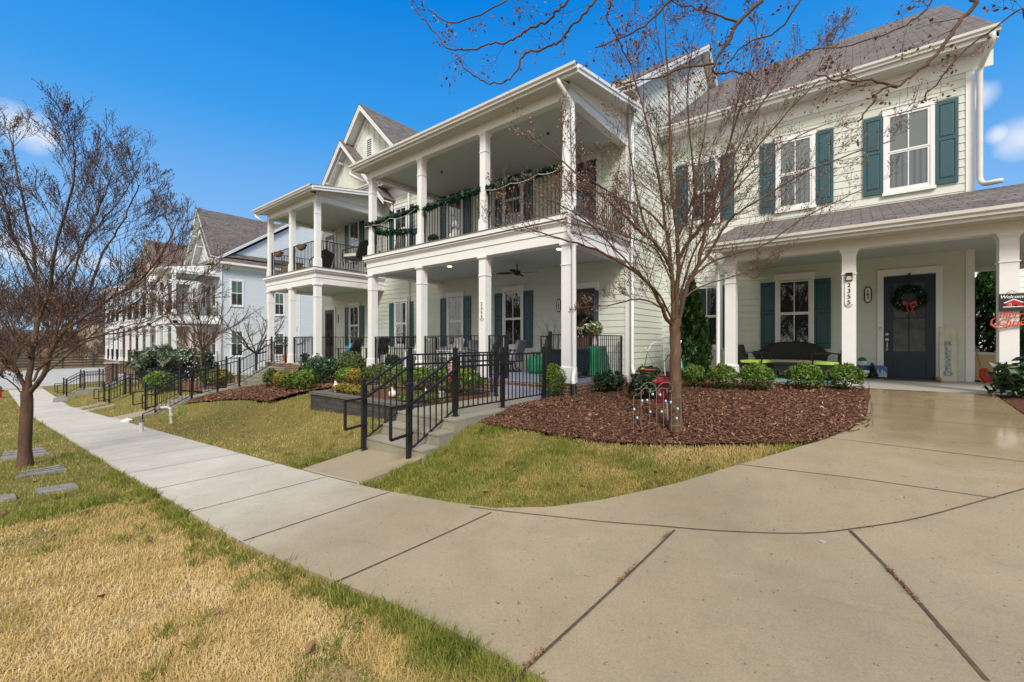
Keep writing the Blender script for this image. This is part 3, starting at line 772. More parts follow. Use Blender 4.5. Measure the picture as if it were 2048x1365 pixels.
def band(P, x0, x1, yf, yw, zb, zt, name='balcony_fascia'):
    """layered white fascia round three sides of a balcony"""
    m = MB(); H = zt - zb
    for a, b, o in ((0, .36, 0.0), (.375, .62, .018), (.62, .665, .035), (.665, .715, .055), (.715, .765, .085), (.80, .96, .115)):
        z0, z1 = zb + a*H, zb + b*H
        m.box(x0 - o, x1 + o, yf - o, yf - o + .06, z0, z1)
        m.box(x0 - o, x0 - o + .06, yf - o + .06, yw, z0, z1)
        m.box(x1 + o - .06, x1 + o, yf - o + .06, yw, z0, z1)
    m.box(x0 + .02, x1 - .02, yf + .02, yf + .05, zb + .02, zt - .005); m.box(x0 + .02, x0 + .05, yf + .05, yw, zb + .02, zt - .005); m.box(x1 - .05, x1 - .02, yf + .05, yw, zb + .02, zt - .005)
    m.box(x0 + .06, x0 + .30, yf + .06, yw, zb + .001, zb + .2); m.box(x1 - .30, x1 - .06, yf + .06, yw, zb + .001, zb + .2); m.box(x0 + .3, x1 - .3, yf + .06, yf + .30, zb + .001, zb + .2)
    m.build(name, M['trim'], P)
    d = MB(); d.box(x0 - .125, x1 + .125, yf - .125, yw, zt - .028, zt); d.build('balcony_deck', mat_once('deck_edge', (.16, .155, .15)), P)
def mat_once(n, c, r=.6): return cached(('mo', n), lambda: mat(n, c, r, var=.08))
def gutter(mb, x0, x1, y, z, sgn=-1):
    """K-style gutter along X, its back at y, top at z"""
    s = sgn
    pr = [(y, z - .125), (y + s*.075, z - .125), (y + s*.08, z - .085), (y + s*.115, z - .055), (y + s*.12, z), (y + s*.105, z), (y + s*.10, z - .05), (y + s*.012, z - .11), (y, z)]
    mb.poly(pr, x0, x1, 'x')
def shed_roof(P, x0, x1, ye, ze, yw, slope, ox=.35, matl='shx', name='porch_roof', yb=None):
    """single-slope porch roof; eave at ye with gutter"""
    zw = ze + slope * (yw - ye); t = .03; X0, X1 = x0 - ox, x1 + ox
    r = MB(); r.poly([(ye - .03, ze), (yw, zw), (yw, zw + t), (ye - .03, ze + t)], X0 - .02, X1 + .02, 'x')
    ro = r.build(name, M[matl], P)
    f = MB()
    # rake boards, stepped
    for X_, o in ((X0, -1), (X1, 1)):
        f.poly([(ye, ze - .16), (yw, zw - .16), (yw, zw - .002), (ye, ze - .002)], X_, X_ + o * .03, 'x')
        f.poly([(ye + .02, ze - .07), (yw, zw - .07), (yw, zw - .001), (ye + .02, ze - .001)], X_ + o * .03, X_ + o * .055, 'x')
        f.build('rake_board', M['trim'], P); f = MB()
    f.box(X0, X1, ye, ye + .03, ze - .17, ze - .002)
    f.build('fascia', M['trim'], P)
    s = MB(); yb = yb or ye + .5; zb_ = lambda y: ze + slope * (y - ye)
    s.box(x0, x1, ye + .03, yb, ze - .165, ze - .15)
    for a, b in ((X0, x0 + .03), (x1 - .03, X1)): s.poly([(ye + .03, ze - .165), (yb, zb_(yb) - .11), (yw, zw - .11), (yw, zw - .10), (yb, zb_(yb) - .10), (ye + .03, ze - .15)], a, b, 'x')
    s.build('soffit', M['vinyl_soffit'], P)
    for a in (x0 + .02, x1 - .05): q = MB(); q.poly([(yb, ze - .17), (yw, ze - .17), (yw, zw - .11), (yb, zb_(yb) - .11)], a, a + .03, 'x'); q.build('end_frieze', M['trim'], P)
    g = MB(); gutter(g, X0 - .03, X1 + .03, ye, ze + .015); g.build('gutter', M['gutter'], P)
    return ro
def dspout(P, pts, r=.045, name='downspout', m='trim'):
    k = MB()
    # rounded corners
    P2 = [Vector(pts[0])]
    for i in range(1, len(pts) - 1):
        p = Vector(pts[i]); a = (Vector(pts[i-1]) - p); b = (Vector(pts[i+1]) - p); q = min(.09, a.length*.45, b.length*.45)
        A = p + a.normalized()*q; B = p + b.normalized()*q
        for t in (0, .33, .67, 1): P2.append(A*(1-t)*(1-t) + p*2*t*(1-t) + B*t*t)
    P2.append(Vector(pts[-1])); k.tube(P2, r, 8)
    return k.build(name, M[m], P, smooth=True)
def two_storey_porch(P, cols, yf, yw, zf, ye_off=.45, zdk=3.70, low_rails=(), up_rails=(), side_lo=(True, True), side_up=(True, True), skip_lo=(), roof_x=(.35, .35), slab='floorgrey', zg=-2.0, zup=6.24, pmat='trim'):
    zb, zd, zt, ze = zf + 3.08, zf + zdk, zf + zup, zf + zup + .38
    x0, x1 = cols[0] - .12, cols[-1] + .12; yc = yf + .12
    # brick base + slab
    b = MB(); b.box(x0 + .0, x1 - .0, yf + .02, yf + .22, zg, zf - .05); b.box(x0, x0 + .2, yf + .22, yw, zg, zf - .05); b.box(x1 - .2, x1, yf + .22, yw, zg, zf - .05)
    for c in (cols[0], cols[-1]): b.box(c - .15, c + .15, yf - .03, yf + .27, zg, zf - .002)
    b.build('brick_base', M['brick'], P)
    s = MB(); s.box(x0 + .03, x1 - .03, yf + .03, yw, zf - .05, zf); s.build('porch_floor', M[slab], P)
    for c in cols:
        column(P, c, yc, zf, zb, .225); column(P, c, yc, zd, zt, .19)
    band(P, x0, x1, yf, yw, zb, zd)
    for z in (zb + .10, zt + .13):
        c = MB(); c.box(x0 + .25, x1 - .25, yf + .25, yw - .001, z, z + .03); c.build('porch_ceiling', M['ceiling'], P)
    bm = MB()
    bm.box(x0 + .02, x1 - .02, yf + .02, yf + .22, zt, ze - .155); bm.box(x0 + .02, x0 + .22, yf + .22, yw, zt, ze - .156); bm.box(x1 - .22, x1 - .02, yf + .22, yw, zt, ze - .156)
    bm.build('roof_beam', M['trim'], P)
    shed_roof(P, x0, x1, yf - ye_off + .12, ze, yw, .165, yb=yf + .02)
    # gable-like infill between beam and sloping roof at the ends
    for i in low_rails: railing(P, (cols[i] + .13, yc), (cols[i+1] - .13, yc), zf)
    for i in up_rails: railing(P, (cols[i] + .11, yc), (cols[i+1] - .11, yc), zd)
    for k_, X_ in ((0, cols[0]), (1, cols[-1])):
        if side_lo[k_]: railing(P, (X_, yc + .14), (X_, yw - .12), zf)
        if side_up[k_]: railing(P, (X_, yc + .12), (X_, yw - .12), zd)
def gable_end(P, ax, c, a, za, hw, slope, zlow, out=.45, matl=None, siding='siding_green', battens=True, depth=6.0, sgn=-1, roofmat='shy', lapside=False, zrl=0):
    """front-facing cross gable: apex at coordinate a, height za; wall on plane c, roof running back `depth`"""
    wl_ = MB(); aw = za - .22
    h0 = (aw - zlow) / slope
    def mk(p, q): return (p[0], q, p[1])
    wl_.poly([(a - h0, zlow), (a + h0, zlow), (a, aw)], c, c + .05, 'y')
    wall = wl_.build('gable_wall', M[siding], P)
    if battens:
        n = int(h0 / .42)
        for i in range(-n, n + 1):
            x = a + i * .42; zt = aw - abs(x - a) * slope
            if zt - zlow > .15: b = MB(); b.box(x - .022, x + .022, c - .022, c, zlow, zt - .02); b.build('batten', M[siding], wall)
    rf = MB(); yo = c - out; t = .04
    for s in (-1, 1):
        e = a + s * hw; ze = za - hw * slope
        rf.poly([(a, za), (e, ze), (e, ze + t), (a, za + t)] , yo - .03, c + depth, 'y')
    rf.build('gable_roof', M[roofmat], P)
    tr = MB()
    for s in (-1, 1):
        e = a + s * (hw - .005); ze = za - hw * slope
        d = .17 * math.sqrt(1 + slope**2)
        tr.poly([(a, za - .002), (e, ze - .002), (e, ze - .002 - d), (a, za - .002 - d)], yo, yo + .03, 'y')
        tr.poly([(a, za - .001), (e, ze - .001), (e, ze - .001 - d*.45), (a, za - .001 - d*.45)], yo - .018, yo, 'y')
        # frieze on the wall under the soffit
        tr.poly([(a, aw + .02), (e, ze - .2), (e, ze - .2 - d*1.1), (a, aw + .02 - d*1.1)], c - .03, c - .001, 'y')
        # soffit boards
        sv = [(a, za - .10), (e, ze - .10), (e, ze - .115), (a, za - .115)]
        tr.poly(sv, yo + .03, c, 'y')
        # outrigger bracket
        xb = a + s * hw * .42; zb = za - hw * .42 * slope - .14
        tr.box(xb - .05, xb + .05, yo + .05, c, zb - .14, zb - .02)
        tr.build('rake_board', M['trim'], P); tr = MB()
    return wall
def main_roof(P, x0, x1, ye, ze, yr, slope, out=.3, side=True, siding='siding_green', name='roof', xwall=None, back=True, gcut=None):
    zr = ze + slope * (yr - ye); t = .04
    r = MB(); r.poly([(ye, ze), (yr, zr), (yr, zr + t), (ye, ze + t)], x0 - out, x1 + out, 'x')
    r.poly([(yr, zr), (2*yr - ye, ze), (2*yr - ye, ze + t), (yr, zr + t)], x0 - out, x1 + out, 'x')
    ro = r.build(name, M['shx'], P)
    tr = MB()
    for X_, s in ((x1 + out, 1), (x0 - out, -1)):
        for ya, yb, za_, zb_ in ((ye, yr, ze, zr), (yr, 2*yr - ye, zr, ze)):
            tr.poly([(ya, za_ - .22), (yb, zb_ - .22), (yb, zb_ - .002), (ya, za_ - .002)], X_ - s*.03, X_, 'x')
            tr.poly([(ya, za_ - .10), (yb, zb_ - .10), (yb, zb_ - .001), (ya, za_ - .001)], X_, X_ + s*.02, 'x')
            tr.poly([(ya, za_ - .14), (yb, zb_ - .14), (yb, zb_ - .125), (ya, za_ - .125)], X_ - s*.03, X_ - s*(out + .0), 'x')
        tr.build('rake_board', M['trim'], P); tr = MB()
    return ro
def eave(P, x0, x1, ye, ze, yw, mi='trim'):
    f = MB(); f.box(x0, x1, ye, ye + .03, ze - .20, ze - .002); f.box(x0, x1, yw - .035, yw - .001, ze - .55, ze - .2)
    f.build('fascia', M['trim'], P)
    s = MB(); s.box(x0, x1, ye + .03, yw, ze - .20, ze - .185); s.build('soffit', M['vinyl_soffit'], P)
    g = MB(); gutter(g, x0 - .02, x1 + .02, ye, ze + .02); g.build('gutter', M['gutter'], P)
# ================================================================ the pale green apartment house (three front doors)
FL = -.88                                       # porch floor level
GB = empty('apartment_building', (-8, 13, -1.2))
tag(GB, 'pale green apartment house with teal shutters and white two-storey porches', 'apartment house')
YA, YB, XR, XS, XL = 13.7, 11.12, 2.0, -4.815, -21.25
# ---- walls
def wall(name, fn, mm='siding_green'):
    m = MB(); fn(m); return m.build(name, M[mm], GB)
def w1(m):
    lap(m, 'y', YA, XS, XR, FL - .05, 6.3, -1); m.box(XS - .2, XR - .01, YA + .001, YA + .2, FL - .4, 6.4)
wall('front_wall', w1)
def w2(m):
    lap(m, 'y', YB, XL, XS, FL - .3, 6.5, -1); m.box(XL + .01, XS - .01, YB + .001, YB + .2, -2.2, 6.6)
wall('front_wall', w2)
def w3(m):
    sl = .667; yr = 18.0; zr = 11.65
    def cl(z):
        if z < 6.9: return (YB, YA + .02) if z < 6.3 else (YB, 20)
        d = (zr - .25 - z) / sl; return (yr - d, yr + d)
    lap(m, 'x', XS, YB, YA, FL - .3, 6.3, 1)
    lap(m, 'x', XS, YB, 25, 6.3, 11.5, 1, clip=lambda z: (max(YB, yr - (zr - .25 - z)/sl), yr + (zr - .25 - z)/sl))
    m.poly([(YB + .1, -1.5), (25, -1.5), (25, 6.8), (yr, zr - .3), (YB + .1, 6.8)], XS - .05, XS - .001, 'x')
wall('side_wall', w3)
def w4(m):
    lap(m, 'x', XR, YA, 26, FL - .2, 6.3, 1)
    lap(m, 'x', XR, YA, 26, 6.3, 11.2, 1, clip=lambda z: (max(YA, 20.5 - (11.15 - z)/.667), 20.5 + (11.15 - z)/.667))
    m.poly([(YA + .1, -1.5), (27.3, -1.5), (27.3, 6.4), (20.5, 11.1), (YA + .1, 6.5)], XR - .05, XR - .001, 'x')
wall('side_wall', w4)
def w5(m):
    lap(m, 'x', XL, YB, 24, FL - .3, 6.6, -1); m.box(XL + .002, XL + .1, YB + .01, 24.5, -2.2, 6.7)
    m.poly([(YB, 6.5), (24.5, 6.5), (18, 11.3)], XL, XL + .05, 'x')
wall('side_wall', w5)
fd = MB(); fd.box(XS + .02, XR, YA - .03, YA - .001, -1.6, FL - .06); fd.box(XL, XS, YB - .03, YB - .001, -2.4, FL - .3); fd.box(XS + .001, XS + .03, YB, YA, -1.6, FL - .3)
fd.build('brick_base', M['brick'], GB)
# ---- corner boards and friezes
cb = MB(); cb.box(XR - .11, XR + .025, YA - .03, YA, FL - .02, 6.3); cb.box(XR + .0, XR + .03, YA, YA + .11, FL - .02, 6.3); cb.build('corner_board', M['trim'], GB); cb = MB()
cb.box(XS - .10, XS + .03, YB - .03, YB, FL - .3, 6.4); cb.box(XS, XS + .03, YB, YB + .10, FL - .3, 6.4); cb.build('corner_board', M['trim'], GB); cb = MB()
cb.box(XL - .02, XL + .10, YB - .03, YB, FL - .3, 6.4)
cb.build('corner_board', M['trim'], GB)
# ---- main roofs
main_roof(GB, XS - .5, XR, 13.2, 6.50, 20.5, .667)
eave(GB, XS + .03, XR + .30, 13.2, 6.50, YA)
fr = MB(); fr.box(XS + .03, XR, YA - .028, YA - .001, 5.98, 6.3); fr.build('frieze_board', M['trim'], GB)
main_roof(GB, XL, XS, 10.62, 6.72, 18.0, .667)
eave(GB, XL - .3, XS + .3, 10.62, 6.72, YB)
fr = MB(); fr.box(XL, XS + .02, YB - .028, YB - .001, 6.1, 6.4); fr.build('frieze_board', M['trim'], GB)
# ---- cross gables over the left unit
w = gable_end(GB, 'y', 11.10, -17.1, 10.46, 4.4, 1.0, 6.6, out=.45, depth=6.5)
v = MB(); vx, vz = -16.95, 8.05
v.box(vx - .30, vx + .30, 11.04, 11.10, vz, vz + 1.15); v.build('gable_vent', M['trim'], GB)
v = MB()
for i in range(9): v.bar((vx - .17, 11.03, vz + .17 + i*.095), (vx + .17, 11.03, vz + .17 + i*.095), .05, .012, up=(0, 1, .8))
v.build('louvre', mat_once('vent_shadow', (.25, .25, .25)), GB)  # slats coloured grey, the vent's shade put into the colour
gable_end(GB, 'y', 10.98, -18.45, 9.20, 3.3, 1.0, 6.3, out=.48, depth=.3)
# ---- porch of unit 103 (single storey, wide shed roof)
p = MB(); p.box(-2.45, 6.5, 10.6, YA, FL - .12, FL); p.box(2.2, 6.5, YA, 16.5, FL - .12, FL - .005); p.build('porch_floor', M['slab'], GB)
p = MB(); p.box(-2.42, -.02, 10.57, 10.6, FL - .11, FL - .01); p.build('slab_edge', M['trim'], GB)
p = MB(); p.box(-2.42, .0, 10.585, 10.66, -1.5, FL - .125); p.box(-2.50, -2.42, 10.6, YA, -1.5, FL - .125); p.build('brick_base', M['brick'], GB)
p = MB()
for x in np.arange(.2, 6, 1.9): p.box(x, x + .006, 10.61, 13.6, FL + .0005, FL + .002)
p.build('floor_joint', mat_once('joint_dark', (.06, .055, .05)), GB)
for x in (-2.25, -.11, 2.0, 4.1): column(GB, x, 10.92, FL, 1.83, .225)
b = MB(); b.box(-2.38, 6.6, 10.80, 11.04, 1.83, 2.03); b.box(-2.38, -2.14, 11.04, YA, 1.831, 2.03); b.build('roof_beam', M['trim'], GB)
b = MB(); b.box(-2.38, 6.6, 10.83, 17.1, 2.031, 2.06); b.build('porch_ceiling', M['ceiling'], GB)
b = MB(); b.box(2.0, 6.6, 17.05, 17.1, 1.90, 2.03); b.build('porch_end_beam', M['trim'], GB)
shed_roof(GB, -2.40, 6.6, 10.38, 2.17, YA - .02, .335, ox=.26)
b = MB(); lap(b, 'x', -2.42, 0, 0, 2.05, 3.3, -1, clip=lambda z: (max(10.6, 10.38 + (z - 2.0)/.335), YA)); b.build('porch_side_wall', M['siding_green'], GB)
dspout(GB, [(-2.66, 10.42, 2.08), (-2.66, 10.42, 1.97), (-2.50, 10.78, 1.80), (-2.50, 10.78, -.75), (-2.56, 10.6, -.85)], .042)
dspout(GB, [(2.20, 13.14, 6.38), (2.20, 13.14, 6.25), (2.09, 13.60, 5.9), (2.09, 13.60, 3.50), (2.13, 13.52, 3.38), (2.36, 13.3, 3.34)], .052, m='gutter')
# windows 103
for x, bl in ((.955, 'blind'), (-1.27, 'blind'), (-3.56, 'greenblind')):
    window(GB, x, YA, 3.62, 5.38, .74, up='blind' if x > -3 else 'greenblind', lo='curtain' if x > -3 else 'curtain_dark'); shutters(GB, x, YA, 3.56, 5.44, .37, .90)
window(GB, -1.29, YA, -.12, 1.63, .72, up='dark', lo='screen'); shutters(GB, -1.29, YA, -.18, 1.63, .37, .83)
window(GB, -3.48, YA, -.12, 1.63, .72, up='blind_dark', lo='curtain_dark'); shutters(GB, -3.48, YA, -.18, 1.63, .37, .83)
door(GB, .965, YA, FL, .90, 2.43, 'navy')
# ---- middle unit 102
COLS = [-12.42, -9.94, -7.45, -4.97]
two_storey_porch(GB, COLS, 8.10, YB, -.90, low_rails=(0, 1), up_rails=(0, 1, 2), side_lo=(True, True), side_up=(True, True), zg=-1.75)
railing(GB, (-7.32, 8.22), (-6.75, 8.22), -.90); railing(GB, (-5.50, 8.22), (-5.10, 8.22), -.90, hook=False)
UW = 2.95
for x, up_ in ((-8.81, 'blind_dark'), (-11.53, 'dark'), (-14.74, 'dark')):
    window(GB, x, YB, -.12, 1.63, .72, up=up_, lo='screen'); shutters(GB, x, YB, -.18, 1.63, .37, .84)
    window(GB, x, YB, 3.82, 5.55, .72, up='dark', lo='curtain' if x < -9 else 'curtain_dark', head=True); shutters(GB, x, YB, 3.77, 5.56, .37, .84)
# porch door 102, standing open behind a glazed storm door
d = door(GB, -6.25, YB, -.90, .86, 2.43, 'darkpaint', detail=False)
w_ = MB(); w_.box(-6.52, -5.98, YB - .056, YB - .049, -.78, 1.42); w_.build('inner_door', mat_once('brown_inner_door', (.13, .075, .045)), GB)
door(GB, -6.2, YB, 2.80, .86, 2.4, 'darkpaint', detail=False)
# open navy door leaf folded against the side rail
k = MB(); k.box(-5.74, -5.70, 10.80, 11.08, -.88, 1.45); k.build('open_door_leaf', M['navy'], GB)
dspout(GB, [(-4.95, 7.78, 5.62), (-4.93, 7.76, 5.50), (-4.80, 8.12, 5.15), (-4.78, 8.16, 2.95), (-4.78, 7.95, 2.78), (-4.78, 7.93, 2.30), (-4.78, 8.14, 2.10), (-4.78, 8.16, -.62), (-4.72, 8.0, -.80), (-4.66, 7.92, -.92)], .048)
k = MB(); k.tube([(-4.67, 7.93, -.90), (-4.60, 7.86, -1.28)], .062, 12); k.build('drain_pipe', M['plastic_black'], GB)
dspout(GB, [(-13.0, 7.78, 5.62), (-13.0, 7.76, 5.50), (-12.55, 8.0, 5.22)], .045)
dspout(GB, [(-4.68, 11.02, 6.3), (-4.70, 11.06, -.68), (-4.60, 10.9, -.82), (-4.52, 10.75, -.90)], .045)
dspout(GB, [(-14.2, 10.6, 6.62), (-14.2, 10.6, 6.45), (-14.15, 11.02, 6.15), (-14.15, 11.04, -1.0)], .045)
# brackets under the eave of the gap
# ---- left unit 101
two_storey_porch(GB, [-20.2, -18.13, -16.06], 8.10, YB, -.87, low_rails=(1,), up_rails=(0, 1), side_lo=(True, True), side_up=(True, True), slab='slab', zg=-2.2)
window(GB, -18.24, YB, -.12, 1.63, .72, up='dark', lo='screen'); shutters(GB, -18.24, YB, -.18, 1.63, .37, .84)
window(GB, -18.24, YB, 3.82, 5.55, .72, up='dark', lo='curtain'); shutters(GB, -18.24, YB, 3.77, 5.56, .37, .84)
door(GB, -20.45, YB, -.87, .86, 2.43, 'darkpaint', detail=False); door(GB, -20.4, YB, 2.83, .86, 2.4, 'darkpaint', detail=False)
dspout(GB, [(-20.6, 7.78, 5.62), (-20.6, 7.76, 5.50), (-20.3, 8.0, 5.25)], .045)
# recessed ceiling lamps
for x, y, lab in ((-9.6, 9.0, 0), (-5.7, 9.0, 0)):
    k = MB(); k.lathe(x, y, [(.065, 2.262), (.065, 2.275)], 16); o = k.build('ceiling_lamp', mat('lamp_glow_%d' % int(-x), (1, .9, .7), .5, emit=(1, .82, .55), es=3), GB)
for x, y in ((-10.4, 9.4), (-6.3, 9.4), (-18.6, 9.5)):
    k = MB(); k.lathe(x, y, [(.03, 5.42), (.045, 5.455)], 10); k.build('sprinkler_head', M['black'], GB)
# ================================================================ entrance stairs and their iron railings
def stairs(name, x0, x1, treads, yend, zbot, label, group=None, matl='step', flank=.0):
    """treads: (y of riser, top z), each one a solid block reaching back to the next"""
    m = MB()
    ys_ = [t[0] for t in treads] + [yend]
    for i, (y, z) in enumerate(treads):
        o = .003 * i
        zb = zbot + .6 * (ys_[i] - ys_[0]) * .1 - .2
        m.box(x0 + o, x1 - o, y, ys_[i+1] + (.0 if i == len(treads) - 1 else .001), zb, z - .03)
        m.box(x0 + o - .004, x1 - o + .004, y - .012, ys_[i+1] - (0 if i == len(treads) - 1 else .0125), z - .03, z)
    o = m.build(name, M['step']); return tag(o, label, 'stairs', group)
def stair_rail(x, pts, label, group, name='stair_railing', h=.93, ext=True, gr=1.0, sgn=1):
    """pts: list of (y, z) nosing line the rail follows; posts at the listed points flagged True"""
    m0 = MB(); P = [(y, z) for y, z, f in pts]
    o = empty(name, (x, P[0][0], P[0][1])); tag(o, label, 'railing', group)
    # top rail and lower rail follow the line
    t = MB()
    for (ya, za), (yb, zb) in zip(P[:-1], P[1:]):
        t.bar((x, ya, za + h), (x, yb, zb + h), .036, .03)
    t.build('top_rail', M['black'], o); t = MB()
    for (ya, za), (yb, zb) in zip(P[:-1], P[1:]): t.bar((x, ya, za + .12), (x, yb, zb + .12), .026, .022)
    t.build('bottom_rail', M['black'], o)
    g = MB(); xo = x + sgn * .075
    # graspable handrail with a returned loop at the bottom
    gp = [(xo, P[0][0] - .36, P[0][1] + .82 - .03), (xo, P[0][0] - .02, P[0][1] + .80)] + [(xo, y, z + .80) for y, z in P[1:3]] + [(xo, P[2][0] + .2, P[2][1] + .80)]
    for a, b in zip(gp[:-1], gp[1:]): g.bar(a, b, .034, .034)
    if ext:
        a = gp[0]; g.bar((a[0], a[1], a[2] + .017), (a[0], a[1], a[2] - .44), .034, .034); g.bar((a[0], a[1], a[2] - .44), (a[0], P[0][0] + .02, a[2] - .40), .034, .034)
    for y, z in P[:3]: g.bar((x, y, z + .80), (xo, y, z + .80), .016)
    g.build('handrail', M['black'], o)
    for y, z, f in pts:
        if f is not None:
            p = MB(); p.box(x - .028, x + .028, y - .028, y + .028, z + f, z + h + .10); p.box(x - .034, x + .034, y - .034, y + .034, z + h + .10, z + h + .125); p.frust(x, y, z + h + .125, z + h + .15, .05, .01)
            p.box(x - .05, x + .05, y - .05, y + .05, z + f, z + f + .012)
            p.build('post', M['black'], o)
    b = MB()
    for (ya, za), (yb, zb) in zip(P[:-1], P[1:]):
        n = max(1, int(round((yb - ya) / .115)))
        for i in range(n):
            k = (i + .5) / n; y = ya + (yb - ya) * k; z = za + (zb - za) * k
            b.box(x - .008, x + .008, y - .008, y + .008, z + .12, z + h)
    b.build('baluster_panel', M['black'], o)
    return o
GS = 'concrete stair flights up to the porches'; GR = 'black iron stair railings'
stairs('stairs', -6.25, -4.80, [(4.0, -1.545), (4.30, -1.37), (4.60, -1.20)], 7.46, -1.9, 'tan concrete steps and landing leading up to the open porch of door 102', GS)
sp_ = MB(); sp_.box(-6.62, -5.18, 7.47, 8.10, -1.5, -1.055); tag(sp_.build('porch_step', M['floorgrey']), 'grey-blue painted step at the brick edge of the 102 porch', 'step')
stair_rail(-5.05, [(3.93, -1.70, -.02), (4.86, -1.20, 0), (6.05, -1.20, 0), (7.40, -1.20, 0)], 'black railing along the mulch side of the nearest stairs', GR, sgn=1, h=.97)
stair_rail(-6.20, [(3.93, -1.70, -.02), (4.86, -1.20, 0), (7.20, -1.20, 0)], 'black railing along the raised-bed side of the nearest stairs', GR, sgn=1, h=.97)
# short raked pieces from the landing up onto the porch
def short_rail(x, x2, label):
    o = empty('porch_stair_railing', (x, 7.4, -1.2)); tag(o, label, 'railing', 'short raked railings at the 102 porch')
    t = MB(); t.bar((x, 7.40, -.20), (x2, 7.85, .12), .036, .03); t.bar((x2, 7.85, .12), (x2, 8.22, .12), .036, .03)
    t.build('top_rail', M['black'], o); t = MB(); t.bar((x, 7.40, -1.08), (x2, 8.0, -.70), .022, .022); t.build('bottom_rail', M['black'], o)
    p = MB(); p.box(x2 - .03, x2 + .03, 8.19, 8.25, -.90, .24); p.box(x2 - .05, x2 + .05, 8.17, 8.27, -.90, -.888); p.build('post', M['black'], o)
    b = MB()
    for i in range(1, 7):
        k = i / 7; b.box(x + (x2-x)*k - .008, x + (x2-x)*k + .008, 7.4 + .8*k - .008, 7.4 + .8*k + .008, -1.08 + .45*k, min(.12, -.20 + .57*k))
    b.build('baluster_panel', M['black'], o)
short_rail(-6.50, -6.72, 'short raked railing left of the grey-blue porch step'); short_rail(-5.12, -5.45, 'short raked railing beside the bright green bush')
# stairs to the left unit
tb = [(3.95, -2.42), (4.24, -2.29), (4.53, -2.16), (4.82, -2.03), (5.62, -1.87), (6.45, -1.70), (6.76, -1.54), (7.07, -1.38), (7.38, -1.22), (7.69, -1.06)]
stairs('stairs', -19.98, -18.50, tb, 8.10, -2.9, 'long concrete stairs in two flights up to the left porch with the terracotta pot', GS)
lr = [(3.88, -2.56, -.02), (4.90, -2.03, 0), (5.70, -1.87, 0), (6.42, -1.70, 0), (7.75, -.95, None), (8.15, -.88, 0)]
stair_rail(-18.58, lr, 'long black railing on the near side of the stairs to the left porch', GR, h=.97)
stair_rail(-19.92, lr, 'long black railing on the far side of the stairs to the left porch', GR, h=.97)
# ---------------------------------------------------------------- raised planting bed of dark wall blocks
rb = empty('raised_bed', (-8.2, 5.4, -1.7)); tag(rb, 'raised planting bed edged with dark stone wall blocks beside the nearest stairs', 'planting bed')
m = MB(); m.box(-10.1, -6.36, 5.0, 5.22, -1.95, -1.235); m.box(-10.1, -9.88, 5.22, 6.9, -1.95, -1.232); m.build('block_wall', M['stoneblock'], rb)
m = MB()
for i in range(12): m.box(-10.13 + i*.314, -10.13 + i*.314 + .306, 4.975, 5.245, -1.2345, -1.175)
for i in range(6): m.box(-10.13, -9.86, 5.25 + i*.28, 5.25 + i*.28 + .272, -1.231, -1.172)
m.build('cap_stone', mat('cap_stone_grey', (.11, .105, .095), .85, var=.3, bump=.5), rb)
m = MB(); m.box(-9.88, -6.36, 5.22, 8.1, -1.5, -1.26); m.build('bed_soil', M['mulch'], rb)
# ================================================================ vegetation
rng_ = np.random.RandomState(11)
def leaves(centers, normals, size, rs, aspect=1.6, tilt=.7, curl=.0, dirs=None):
    """small diamond leaves at given centres; returns verts, faces, rnd"""
    n = len(centers)
    nrm = normals + rs.normal(0, tilt, (n, 3)); nrm /= np.linalg.norm(nrm, axis=1)[:, None] + 1e-9
    if dirs is None: dirs = rs.normal(0, 1, (n, 3))
    t = dirs - nrm * np.sum(dirs * nrm, 1)[:, None]; t /= np.linalg.norm(t, axis=1)[:, None] + 1e-9
    b = np.cross(nrm, t)
    s = size * rs.uniform(.65, 1.3, n)[:, None]
    V = np.stack([centers - t * s * aspect * .5, centers + b * s * .5 + nrm * s * curl, centers + t * s * aspect * .5, centers - b * s * .5 + nrm * s * curl], 1).reshape(-1, 3)
    F = np.arange(4 * n).reshape(n, 4)
    return V, F
def ell_points(n, rs, rx, ry, rz, flat=.0, shell=.6, lump=.12, seed=0):
    d = rs.normal(0, 1, (n, 3)); d /= np.linalg.norm(d, axis=1)[:, None]
    d[:, 2] = np.abs(d[:, 2]) * np.where(rs.rand(n) < .8, 1, -.6)
    d /= np.linalg.norm(d, axis=1)[:, None]
    ph = rs.uniform(0, 6.28, 6)
    bump = 1 + lump * (np.sin(4*d[:, 0]*2 + ph[0]) * np.cos(5*d[:, 1] + ph[1]) + .8*np.sin(9*d[:, 2] + 7*d[:, 0] + ph[2]) + .5*np.cos(13*d[:, 1] - 8*d[:, 2] + ph[3]))
    r = (shell + (1 - shell) * rs.rand(n) ** .5) * bump
    return d * r[:, None] * np.array([rx, ry, rz]), d
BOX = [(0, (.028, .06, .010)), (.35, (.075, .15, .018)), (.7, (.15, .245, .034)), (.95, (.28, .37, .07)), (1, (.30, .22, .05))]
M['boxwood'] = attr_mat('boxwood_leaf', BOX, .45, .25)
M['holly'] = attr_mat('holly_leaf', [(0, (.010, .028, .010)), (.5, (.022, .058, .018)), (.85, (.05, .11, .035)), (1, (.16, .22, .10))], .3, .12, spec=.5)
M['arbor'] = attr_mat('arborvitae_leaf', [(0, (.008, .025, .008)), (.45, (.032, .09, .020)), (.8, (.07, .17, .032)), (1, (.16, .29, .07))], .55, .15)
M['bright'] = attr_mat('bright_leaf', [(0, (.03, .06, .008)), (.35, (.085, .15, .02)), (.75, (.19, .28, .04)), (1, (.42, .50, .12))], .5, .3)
M['gold'] = attr_mat('golden_leaf', [(0, (.08, .075, .01)), (.4, (.22, .19, .025)), (.8, (.42, .30, .05)), (1, (.5, .4, .12))], .5, .25)
